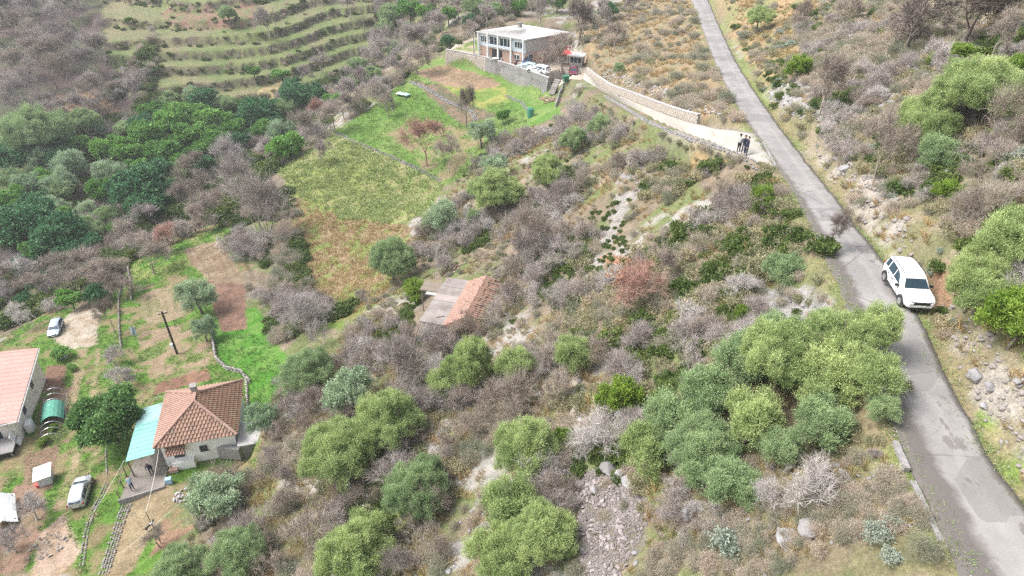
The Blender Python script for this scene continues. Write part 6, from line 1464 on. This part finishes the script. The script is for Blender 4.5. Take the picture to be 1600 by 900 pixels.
def boulder(px, py, s, label, squash=(1,1,1), group=None):
    p, _ = hit(px, py); o = tag(link('boulder', BM[rs.randrange(5)]), label, 'rock', group); o.location = p+Vector((0,0,s*.15)); o.scale = (s*squash[0], s*squash[1], s*squash[2]); o.rotation_euler = (rs.uniform(-.2,.2), rs.uniform(-.2,.2), rs.uniform(0,6.28)); return o
boulder(882,752,1.3,'large grey boulder at the upper left corner of the scree'); boulder(950,738,1.0,'grey boulder at the top edge of the scree'); boulder(968,748,.8,'grey boulder right of another at the top edge of the scree'); boulder(982,756,.7,'flat grey rock between the scree and the blue green olive',(1.4,1,.6)); boulder(930,770,.6,'light grey slab lying on the upper scree')
boulder(1072,812,.8,'upright grey rock standing in the scrub right of the scree',(.9,.7,2.0)); boulder(1262,833,.9,'grey rock in the scrub below the whitish bare bush'); boulder(1225,845,.7,'low grey rock left of another below the whitish bare bush',(1.3,1,.7))
boulder(1482,273,.8,'rounded pale boulder under the fluffy green tree on the right slope'); boulder(1512,262,1.0,'flat boulder in the grass right of the rounded pale one')
boulder(1525,590,.7,'big pale rock on the bank right of the road',(1.2,1,.9)); boulder(1545,612,.55,'pale rock below the big one on the bank right of the road'); boulder(1536,640,.4,'small pale rock at the foot of the right bank')
boulder(1340,62,1.6,'broad flat grey outcrop on the slope at the top right',(2.4,1.2,.5)); boulder(1335,75,1.4,'grey rock ledge beneath the flat outcrop at the top right',(2,1,.5)); boulder(1325,250,1.0,'upright rock in the road cutting on the right',(.8,.8,1.6)); boulder(1318,270,1.0,'dark grey rock at the foot of the road cutting')
tag(boulder(1594,598,.5,'x',(2.6,.7,.5)), 'pale stone block lying at the right edge of the frame', 'rock')
def rocks(name, n, zone, size, mat, seed, avoid=False, sink=0.0):
    Q = scatter(n, zone, 0, avoid=avoid, seed=seed); xf = []
    for i, q in enumerate(Q):
        s = rs.uniform(*size)*(1.6 if rs.random() < .08 else 1); xf.append((i % 8, xform(Vector(q[:3])+Vector((0,0,s*(.1-sink))), (s, s*rs.uniform(.6,1), s*rs.uniform(.5,.9)), rs.uniform(0,6.28), rs.uniform(-.5,.5), rs.uniform(-.5,.5))))
    o = link(name, merge_np(RS, xf, name), None, mat); o['kind'] = 'stuff'; return o
rocks('slope_rocks', 700, ROCKY, (.15,.75), M_stoneg, 71, sink=.22); rocks('slope_rocks', 450, [(1280,50),(1600,20),(1600,120),(1440,110),(1300,90)], (.15,.8), M_stoneg, 72, sink=.2)
rocks('bank_rocks', 800, [(1270,235),(1380,270),(1420,340),(1440,440),(1340,340)], (.2,.7), M_stone, 73)
rocks('bank_rocks', 1500, [(1470,470),(1540,500),(1620,640),(1640,860),(1560,720),(1500,580)], (.1,.45), M_stone, 74)
rocks('bank_rubble', 700, [(1455,415),(1500,425),(1490,480),(1462,500)], (.1,.3), M_brick, 75)
rocks('slope_rocks', 600, [(965,262),(1000,240),(1062,262),(1100,262),(1075,290),(1000,300),(965,360),(940,420),(905,465),(925,380),(960,320)], (.12,.5), M_stoneg, 76, sink=.15)
rocks('slope_rocks', 500, [(885,550),(915,560),(905,640),(870,680),(870,620)], (.15,.5), M_stone, 77)
rocks('slope_rocks', 700, [(1180,455),(1290,450),(1300,480),(1220,520),(1160,490)], (.12,.45), M_stoneg, 78)
rocks('slope_rocks', 900, [(1120,740),(1400,720),(1480,905),(1130,905)], (.06,.32), M_stoneg, 79)
rocks('bank_rocks', 700, [(940,130),(1170,200),(1165,185),(1120,170),(950,105)], (.2,.7), M_stone, 80)
rocks('slope_rocks', 900, [(500,900),(420,700),(620,500),(900,420),(1000,900)], (.1,.45), M_stoneg, 81, True)
# ================================================================ vehicles
M_tyre = plain('tyre_rubber', (.025,.025,.025), .8); M_rim = plain('alloy', (.45,.46,.47), .35, .7); M_cglass = plain('car_glass', (.03,.055,.075), .08)
M_lamp = plain('lamp_glass', (.30,.32,.34), .15); M_red = plain('tail_lamp', (.35,.02,.02), .3); M_trim = plain('black_trim', (.03,.03,.032), .5); M_plate = plain('plate', (.75,.75,.72), .5)
def car(name, label, paint, loc, heading, kind='suv', k=1.0, group=None, tilt=0.0):
    t = thing(name, label, 'car', loc, heading, group); t.scale = (k, k, k); t.rotation_euler = (0, tilt, heading)
    # stations along +x (front): x, half width, underside, belt height, roof height, half roof width
    if kind == 'suv':
        S = [(-2.14,.66,.55,.95,1.02,.56),(-2.08,.82,.42,1.02,1.30,.62),(-1.9,.89,.34,1.03,1.56,.63),(-1.4,.91,.32,1.02,1.64,.66),(-.4,.91,.30,1.0,1.66,.68),(.25,.91,.30,.99,1.62,.66),(.5,.91,.30,.99,1.50,.68),(1.02,.91,.30,.985,1.06,.78),(1.35,.90,.31,.96,1.02,.76),(1.75,.88,.34,.92,.97,.70),(2.02,.82,.38,.84,.88,.62),(2.15,.70,.46,.72,.76,.55)]
        wins = [(-1.85,-1.42),(-1.3,-.48),(-.38,.5)]; ws = (.50,1.02); rw = (-2.06,-1.92); wr = .35; wx = (-1.32,1.33)
    else:
        S = [(-2.0,.62,.5,.82,.9,.5),(-1.93,.80,.36,.90,1.05,.6),(-1.7,.85,.30,.92,1.28,.6),(-1.25,.86,.28,.92,1.40,.6),(-.3,.86,.27,.90,1.43,.6),(.2,.86,.27,.89,1.38,.58),(.45,.86,.27,.88,1.28,.6),(1.05,.86,.27,.87,.93,.72),(1.4,.84,.28,.82,.87,.68),(1.75,.80,.30,.74,.79,.6),(1.98,.70,.36,.62,.67,.5)]
        wins = [(-1.5,-1.1),(-1.0,-.2),(-.1,.55)]; ws = (.42,1.03); rw = (-1.95,-1.66); wr = .30; wx = (-1.22,1.28)
    S = np.array(S)
    def at(x): return [float(np.interp(x, S[:, 0], S[:, i])) for i in range(1, 6)]
    xs = sorted(set(list(S[:, 0])+list(np.linspace(S[0, 0]+.05, S[-1, 0]-.05, 22)))); body = []
    for x in xs:
        w, u, b, r, q = at(x); q = min(q, w*.92)
        half = [(0,u),(w*.86,u),(w*.98,u+.12),(w,(u+b)*.52),(w*.985,b-.08),(w*.95,b),(q+(w*.93-q)*.35, b+(r-b)*.62),(q,r-.035),(q*.86,r),(0,r+.012)]
        body.append([(x, y, z) for y, z in half]+[(x, -y, z) for y, z in half[-2:0:-1]])
    o = MB().rings(body).build('body', paint, t, smooth=True); m = o.modifiers.new('edge', 'EDGE_SPLIT'); m.split_angle = R(38)
    for sg in (1, -1):
        for x0, x1 in wins:
            P = []
            for x, up in ((x0,0),(x1,0),(x1,1),(x0,1)):
                x2 = x-(.0 if not up else (.0)); w, u, b, r, q = at(x); q = min(q, w*.92)
                z = b+.03+(r-b-.13)*up; f = (z-b)/(r-b); y = w*.95+(q-w*.95)*f+.012; P.append((x2, sg*y, z))
            if x1 > .3: P[2] = (x1-.42, P[2][1], P[2][2])
            n = [(a, b_-sg*.03, c) for a, b_, c in P]; MB().hexa(n+P if sg > 0 else P+n).build('side_window', M_cglass, t)
        for x in wx:
            y = sg*(at(x)[0]-.10); w_ = MB().cyl((x,y,wr), wr, .23, 'y', 24).build('wheel', M_tyre, t); MB().cyl((x,y+sg*.105,wr), wr*.62, .05, 'y', 16).build('rim', M_rim, w_)
            ar = MB(); y2 = sg*(at(x)[0]+.002); A_ = np.linspace(-.25, math.pi+.25, 12); ar.rings([[(x+math.cos(a)*(wr+.02), y2-sg*.1, wr+math.sin(a)*(wr+.02)), (x+math.cos(a)*(wr+.02), y2+sg*.015, wr+math.sin(a)*(wr+.02)), (x+math.cos(a)*(wr+.09), y2+sg*.012, wr+math.sin(a)*(wr+.09)), (x+math.cos(a)*(wr+.09), y2-sg*.1, wr+math.sin(a)*(wr+.09))] for a in A_]); ar.build('wheel_arch', M_trim if kind != 'suv' else M_trim, t)
        MB().box((.62,sg*(at(.62)[0]+.10),at(.62)[2]+.06), (.14,.2,.13)).build('mirror', M_trim, t)
        xf_, xr_ = S[-1, 0], S[0, 0]; zf = at(xf_-.1)[2]; hl_ = MB().hexa([(xf_-.3,sg*.86 if sg > 0 else sg*.86,zf-.14)]*0+[(xf_-.28,sg*.70,zf-.12),(xf_-.05,sg*.48,zf-.12),(xf_-.03,sg*.44,zf-.12),(xf_-.26,sg*.60,zf-.12),(xf_-.28,sg*.80,zf+.05),(xf_-.04,sg*.62,zf+.03),(xf_-.02,sg*.44,zf+.03),(xf_-.3,sg*.6,zf+.06)]).build('headlight', M_lamp, t)
        MB().box((xr_+.09,sg*at(xr_+.15)[0]*.86,at(xr_+.1)[2]-.08), (.12,.16,.3)).build('tail_light', M_red, t)
        if kind == 'suv': MB().tube([(-1.75,sg*.60,1.66),(-1.6,sg*.62,1.71),(.1,sg*.64,1.73),(.25,sg*.63,1.66)], .022, 5).build('roof_rail', M_trim, t)
    def glass(xa, xb, nm):
        a = at(xa); b = at(xb); top, bot = (a, b) if a[3] > b[3] else (b, a); xt, xbm = (xa, xb) if a[3] > b[3] else (xb, xa); s = 1 if xb > 0 else -1; e = .018
        P = [(xbm+s*e, -bot[4]*.93, bot[3]+e+.01), (xbm+s*e, bot[4]*.93, bot[3]+e+.01), (xt+s*e, top[4]*.86, top[3]-.02+e), (xt+s*e, -top[4]*.86, top[3]-.02+e)]; n = [(x-s*.02, y, z-.03) for x, y, z in P]; MB().hexa(n+P).build(nm, M_cglass, t)
    glass(ws[0], ws[1]-.03, 'windscreen'); glass(rw[0], rw[1], 'rear_window')
    xf_ = S[-1, 0]; zf = at(xf_-.1)[2]
    MB().box((xf_-.03,0,zf-.08), (.09,.92,.17)).build('grille', M_trim, t); MB().box((xf_+.02,0,zf-.27), (.03,.52,.11)).build('number_plate', M_plate, t); MB().box((xf_-.08,0,.36), (.16,1.2,.14)).build('bumper_inset', M_trim, t)
    MB().box((S[0, 0]-.0,0,.62), (.04,.5,.11)).build('number_plate', M_plate, t)
    for sg in (1,-1): MB().box((-.02,sg*.905 if kind == 'suv' else sg*.857,.36), (1.9,.03,.1)).build('sill', M_trim, t)
    for sg in (1,-1):                                  # door seams, handles, wipers, fog lamps
        yb = 1.004
        for x in ((-.46,.56,-1.28) if kind == 'suv' else (-.16,.62)):
            w, u, b, r, q = at(x); MB().box((x, sg*w*yb, (u+b)/2+.08), (.018,.02,(b-u)*.72)).build('door_seam', M_trim, t)
        for x in ((-.33,-1.05) if kind == 'suv' else (-.05,)):
            w, u, b, r, q = at(x); MB().box((x, sg*(w+.005), b-.12), (.2,.04,.035)).build('door_handle', M_trim, t)
        w, u, b, r, q = at(xf_-.12); MB().cyl((xf_-.06, sg*w*.66, u+.10), .07, .05, 'x', 12).build('fog_lamp', M_lamp, t)
        MB().tube([(ws[1]+.03, sg*.1, at(ws[1])[2]+.05),(ws[1]-.28, sg*.1+.42, at(ws[1]-.28)[3]+.03)], .012, 4).build('wiper', M_trim, t)
    if kind == 'suv': MB().tube([(.2,0,1.62),(-.05,0,1.85)], .01, 4).build('antenna', M_trim, t)
    return t
M_cwhite = plain('white_car_paint', (.80,.80,.80), .25, 0, .6); M_csilver = plain('silver_car_paint', (.55,.57,.58), .28, .5, .6); M_cblue = plain('blue_car_paint', (.05,.09,.20), .25, .2, .6)
M_cgrey = plain('blue_grey_car_paint', (.38,.44,.52), .28, .4, .6); M_cred = plain('dark_red_car_paint', (.16,.02,.04), .3, .1, .6); M_cteal = plain('pale_green_car_paint', (.45,.60,.60), .3, .1, .6)
def head(dx, dy): return math.atan2(dy, dx)
car('parked_suv', 'white estate off-roader parked at the right edge of the road', M_cwhite, (19.85, 28.1, CARZ), head(-.10,-1), 'suv', .80, tilt=.0)
p, _ = hit(124, 792); p = Vector((-36.0, 36.9, gz(-36.0,36.9)+.0)); car('silver_hatchback', 'silver hatchback parked on the grass below the garden tree, rear towards the viewer', M_csilver, p, head(-.30,1), 'hatch', .82, tilt=.0)
p, _ = hit(89, 517); car('pale_hatchback', 'pale blue grey hatchback parked by the layby beside the bare wood', M_cgrey, p, head(.31,-.95), 'hatch', .76)
yc = [('blue_estate_car','dark blue car parked against the corner of the far house',M_cblue,(823,101),head(-.1,-1),'suv',.9),('pale_green_car','pale green car beside the yard wall, in front of the dark blue one',M_cteal,(824,108),head(-1,.5),'hatch',.9),
      ('white_car','long white car parked along the yard wall',M_cwhite,(841,115),head(-1,.75),'suv',1.0),('dark_red_car','dark red car in front of the small hut in the yard',M_cred,(896,116),head(-.1,-1),'hatch',.9)]
for nm, lb, mt, (px, py), hd, kd, kk in yc:
    p = W(px, py, -38.45); car(nm, lb, mt, p, hd, kd, kk)
p = W(810,101,-38.45); t = thing('motor_scooter', 'black scooter standing beside the dark blue car in the yard', 'scooter', p, .6)
MB().tube([(-.6,0,.45),(-.3,0,.7),(.1,0,.55),(.45,0,.95)], [.12,.14,.08,.05], 8).build('body', M_blackc, t); MB().box((-.35,0,.82), (.6,.25,.1)).build('seat', M_blackc, t); MB().tube([(.42,-.3,1.0),(.42,.3,1.0)], .025).build('handlebar', M_metal, t)
for x in (-.6,.62): MB().cyl((x,0,.25), .25, .11, 'y', 18).build('wheel', M_tyre, t)

# ================================================================ people
M_skin = plain('skin', (.50,.31,.23), .6); M_hair = plain('dark_hair', (.025,.018,.015), .7)
def cloth(name, c): return rough_mat(name, c, tuple(x*.75 for x in c), 6, .9, .2, .01, 20)
def person(label, loc, rz, top, legs, hair=M_hair, h=1.7, pose='stand', coat=False, arms=((.16,.05),(.16,.05)), bend=0.0, shoe=None, long_hair=False):
    """one continuous skinned body; clothes coloured by region, hair as a child"""
    J = {}; E = []
    def j(n, p, r, par=None): J[n] = (Vector(p), r, par)
    if pose == 'crouch': hip = .42; kn = (.30,.42); 
    j('pelvis', (0,0,.93), .135)
    j('waist', (0,0,1.08), .115, 'pelvis'); j('chest', (0,0,1.30), .135, 'waist'); j('neck0', (0,.0,1.46), .06, 'chest'); j('neck', (0,.01,1.52), .052, 'neck0'); j('skull', (0,.02,1.60), .085, 'neck'); j('crown', (0,.0,1.70), .075, 'skull')
    for s, (sp_, fw) in ((1, arms[0]), (-1, arms[1])):
        S_ = 'L' if s > 0 else 'R'
        j('sh'+S_, (s*.17,0,1.41), .062, 'chest'); j('el'+S_, (s*(.2+sp_*.5), .03+fw*.2, 1.13), .045, 'sh'+S_); j('wr'+S_, (s*(.2+sp_*.5-.02*fw), .06+fw*1.1, .92+fw*.35), .032, 'el'+S_); j('ha'+S_, (s*(.2+sp_*.45), .08+fw*1.4, .84+fw*.42), .034, 'wr'+S_)
        for f in range(4): j('f%d%s' % (f, S_), (s*(.2+sp_*.45)+(f-1.5)*.016, .10+fw*1.5+.01*f, .755+fw*.42+.006*abs(f-1)), .010, 'ha'+S_)
        j('th'+S_, (s*(.2+sp_*.45)-s*.02, .13+fw*1.4, .82+fw*.42), .011, 'ha'+S_)
        if pose == 'walk': dy = .22*s
        else: dy = 0.03*s
        j('hp'+S_, (s*.095,0,.87), .095, 'pelvis'); j('kn'+S_, (s*.10,dy*.6+.03,.49), .065, 'hp'+S_); j('an'+S_, (s*.105,dy,.09), .042, 'kn'+S_); j('to'+S_, (s*.12,dy+.16,.035), .038, 'an'+S_)
    names = list(J); sc = h/1.78; V = []
    for n in names:
        p = J[n][0].copy()
        if bend and p.z > .93:
            q = p.z-.93; p.y += math.sin(bend)*q-0*p.y; p.z = .93+math.cos(bend)*q
        V.append(p*sc)
    ed = [(names.index(n), names.index(J[n][2])) for n in names if J[n][2]]
    me = bpy.data.meshes.new('body'); me.from_pydata([tuple(v) for v in V], ed, []); me.update()
    tmp = bpy.data.objects.new('body', me); COL.objects.link(tmp); sk = tmp.modifiers.new('skin', 'SKIN'); 
    if not me.skin_vertices: me.attributes.new; 
    bm = bmesh.new(); bm.from_mesh(me); ly = bm.verts.layers.skin.verify(); bm.verts.ensure_lookup_table()
    for i, n in enumerate(names): r = J[n][1]*sc; w = 1.25 if n in ('chest','waist','pelvis') else 1; bm.verts[i][ly].radius = (r*w, r*(.85 if w > 1 else 1)); bm.verts[i][ly].use_root = (n == 'pelvis')
    bm.to_mesh(me); bm.free(); sb = tmp.modifiers.new('sub', 'SUBSURF'); sb.levels = sb.render_levels = 1; sk.use_smooth_shade = True
    dg = bpy.context.evaluated_depsgraph_get(); bpy.context.view_layer.update(); dg = bpy.context.evaluated_depsgraph_get(); ev = bpy.data.meshes.new_from_object(tmp.evaluated_get(dg)); bpy.data.objects.remove(tmp)
    ev.name = 'body'; ev.materials.clear()
    for m in (M_skin, top, legs, shoe or M_blackc): ev.materials.append(m)
    cb, sb_ = math.cos(bend), math.sin(bend)
    for p in ev.polygons:
        c = p.center/sc; z = c.z; 
        if bend and z > .93: z = .93+(c.z-.93)/max(cb,.3)
        hand = abs(c.x) > .15 and z < .93+.02 and z > .6
        p.material_index = 3 if z < .07 else (2 if z < (.62 if coat else .96) and not (abs(c.x) > .2 and z > .7) else 0 if z > 1.49 or (abs(c.x) > .16 and z < .90 and z > .6) else 1); p.use_smooth = True
    t = thing('person', label, 'person', loc, rz); o = link('body', ev, t)
    def bp(y, z): q = z-.93; return Vector((0, y+math.sin(bend)*q, .93+math.cos(bend)*q))*sc if bend else Vector((0, y, z))*sc
    hc = bp(-.015,1.69); hm = bmesh.new(); bmesh.ops.create_uvsphere(hm, u_segments=12, v_segments=8, radius=.105*sc)
    for v in hm.verts:
        if v.co.y > .04 and v.co.z < .03: v.co.y = .04
        if long_hair and v.co.z < 0: v.co.z *= 2.0
    hme = bpy.data.meshes.new('hair'); hm.to_mesh(hme); hm.free(); hme.polygons.foreach_set('use_smooth', [True]*len(hme.polygons)); ho = link('hair', hme, t, hair); ho.location = hc
    fc = bp(.095,1.635); fo = MB(); fo.add([(-.012,0,-.02),(.012,0,-.02),(0,.03,-.012),(0,.0,.02)], [(0,1,2),(1,3,2),(3,0,2)]); o2 = fo.build('nose', M_skin, t); o2.location = fc
    for s in (-1,1): e = MB().box((0,0,0), (.022,.006,.01)).build('eye', M_blackc, t); e.location = fc+Vector((s*.032,-.004,.025))*sc
    MB_m = MB().box((0,0,0), (.04,.006,.008)).build('mouth', M_cred, t); MB_m.location = fc+Vector((0,-.004,-.04))
    return t
C_navy = cloth('navy_cloth', (.025,.03,.07)); C_black = cloth('black_cloth', (.018,.018,.02)); C_white = cloth('white_cloth', (.70,.69,.67)); C_jean = cloth('denim', (.10,.13,.22)); C_lb = cloth('pale_blue_cloth', (.38,.50,.62)); C_mar = cloth('dark_plum_cloth', (.07,.03,.05))
def gp(px, py, dz=0): p, _ = hit(px, py); return Vector((p.x, p.y, p.z+dz))
a = W(1154.5,230,-24.05); person('person in a white vest over dark clothes, leftmost of three standing on the lane', (a.x,a.y,gz(a.x,a.y)+.13), R(-60), C_white, C_black, arms=((.12,.1),(.12,.18)), h=1.72)
a = W(1161.5,234,-24.03); person('person in dark jacket and jeans, middle one of three standing on the lane', (a.x,a.y,gz(a.x,a.y)+.13), R(160), C_navy, C_jean, arms=((.1,.2),(.12,.2)), h=1.72, long_hair=True)
a = W(1166,238,-24.0); person('person in a long navy coat, nearest of three standing on the lane', (a.x,a.y,gz(a.x,a.y)+.13), R(100), C_navy, C_navy, arms=((.1,.12),(.1,.05)), h=1.76, coat=True)
a = hl(-4.1,-3.7,.1); person('person in dark blue work clothes bending under the edge of the porch roof', a, R(200), C_navy, C_navy, bend=.45, h=1.7, arms=((.1,.1),(.1,.15)))
a = hl(-5.35,-5.1,.1); person('person in a pale blue top bending at the corner of the terrace', a, R(40), C_lb, C_jean, bend=.75, h=1.6, arms=((.1,.2),(.1,.15)))

# ================================================================ dog on the dirt drive
def dog(px, py):
    p, _ = hit(px, py); t = thing('dog', 'small black and white dog standing on the dirt drive', 'dog', p, R(60))
    J = [((-.30,0,.36),.075,None),((-.05,0,.37),.085,0),((.18,0,.36),.10,1),((.32,0,.47),.055,2),((.40,0,.55),.055,3),((.52,0,.52),.028,4),
         ((-.34,.07,.30),.05,0),((-.28,.075,.20),.028,6),((-.36,.075,.11),.018,7),((-.33,.075,.02),.02,8),((-.34,-.07,.30),.05,0),((-.28,-.075,.20),.028,10),((-.36,-.075,.11),.018,11),((-.33,-.075,.02),.02,12),
         ((.18,.08,.26),.04,2),((.18,.08,.13),.02,14),((.20,.08,.02),.02,15),((.18,-.08,.26),.04,2),((.18,-.08,.13),.02,17),((.20,-.08,.02),.02,18),((-.45,0,.42),.02,0),((-.56,0,.52),.014,20),((.38,.05,.62),.016,4),((.38,-.05,.62),.016,4)]
    me = bpy.data.meshes.new('body'); me.from_pydata([j[0] for j in J], [(i, j[2]) for i, j in enumerate(J) if j[2] is not None], []); tmp = bpy.data.objects.new('b', me); COL.objects.link(tmp); tmp.modifiers.new('skin', 'SKIN').use_smooth_shade = True
    bm = bmesh.new(); bm.from_mesh(me); ly = bm.verts.layers.skin.verify(); bm.verts.ensure_lookup_table()
    for i, j in enumerate(J): bm.verts[i][ly].radius = (j[1], j[1]); bm.verts[i][ly].use_root = i == 0
    bm.to_mesh(me); bm.free(); s = tmp.modifiers.new('s', 'SUBSURF'); s.levels = s.render_levels = 1; bpy.context.view_layer.update(); ev = bpy.data.meshes.new_from_object(tmp.evaluated_get(bpy.context.evaluated_depsgraph_get())); bpy.data.objects.remove(tmp); ev.name = 'body'
    ev.materials.clear(); ev.materials.append(M_blackc); ev.materials.append(M_white)
    for f in ev.polygons: c = f.center; f.material_index = 1 if (.08 < c.x < .26) or c.z < .08 or c.x > .48 else 0
    link('body', ev, t)
dog(236, 826)

# ================================================================ air: thin haze over the valley
o = MB().box((-20,95,30), (700,560,64)).build('haze', None, None); o['kind'] = 'stuff'; o.display_type = 'WIRE'
hm_ = bpy.data.materials.new('haze'); hm_.use_nodes = True; nt = hm_.node_tree; nt.nodes.clear(); ou = nt.nodes.new('ShaderNodeOutputMaterial'); pv = nt.nodes.new('ShaderNodeVolumePrincipled')
pv.inputs['Color'].default_value = (.97,.985,1.0,1); pv.inputs['Density'].default_value = .0004; pv.inputs['Anisotropy'].default_value = .2; nt.links.new(pv.outputs[0], ou.inputs['Volume']); o.data.materials.append(hm_)

# ================================================================ labels of look-alikes: told apart by their place in the photograph
BASE_ = {'dark blue green rounded evergreen crown': 'dark blue green crown in the valley wood', 'soft grey green crown': 'soft grey green crown in the valley wood', 'pale silvery green rounded olive': 'pale silvery olive crown in the valley wood',
 'mid green bushy evergreen': 'mid green crown in the valley wood', 'bare grey brown tree in the ravine': 'grey brown bare tree in the ravine', 'purple grey leafless tree in the bare wood': 'purple grey bare tree, far left slope', 'leafless greyish tree in the stream': 'greyish bare tree beyond the green field',
 'small green tree on the slope': 'small green tree left of the far house', 'bare tree on the upper slope': 'bare tree on the slope behind the house', 'yellowish olive bush on the open': 'yellowish bush below the road bend', 'grey leafless shrub on the open': 'grey leafless shrub below the road bend',
 'green bramble bush on the open': 'green bramble bush below the road bend', 'straw coloured grass tuft': 'straw coloured grass tuft at bottom right', 'brown leafless shrub in the bottom': 'brown leafless shrub at bottom right', 'dull olive bush': 'dull olive bush at bottom right',
 'dry grass tuft on the bank': 'dry grass tuft right of the road', 'green bramble on the bank': 'green bramble right of the road', 'yellow green bush on the bank': 'yellow green bush right of the road', 'grey green sage bush on': 'grey green sage bush right of the road',
 'leafless grey shrub on the bank': 'leafless grey shrub right of the road', 'tangled leafless shrub among': 'tangled leafless shrub among the lower olives', 'greyish purple leafless shrub on': 'greyish leafless shrub between ruin and lane', 'fallen roof timber': 'fallen roof timber behind the ruined cottage'}
ORD_ = ['first','second','third','fourth','fifth','sixth','seventh','eighth','ninth','tenth','eleventh','twelfth']
sets_ = {}
for o in SC.objects:
    if o.parent is None and o.get('category'):
        o['kind'] = 'thing'
        if o.get('label'): sets_.setdefault(o['label'], []).append(o)
for lb_, obs_ in sets_.items():
    if len(obs_) < 2: continue
    b_ = next((v for k, v in BASE_.items() if lb_.startswith(k)), lb_)
    for o in obs_: o['_p'] = list(project(*o.location))[:2]
    obs_.sort(key=lambda o: o['_p'][1]); n_ = len(obs_); rows_ = 1 if n_ <= 8 else max(2, math.ceil(n_/8)); per_ = math.ceil(n_/rows_)
    for r_ in range(rows_):
        row_ = sorted(obs_[r_*per_:(r_+1)*per_], key=lambda o: o['_p'][0])
        for i_, o in enumerate(row_):
            o['label'] = b_ + ', ' + ORD_[i_] + ' from the left' + ('' if rows_ == 1 else ', ' + ORD_[r_] + ' row down')
    for o in obs_: del o['_p']
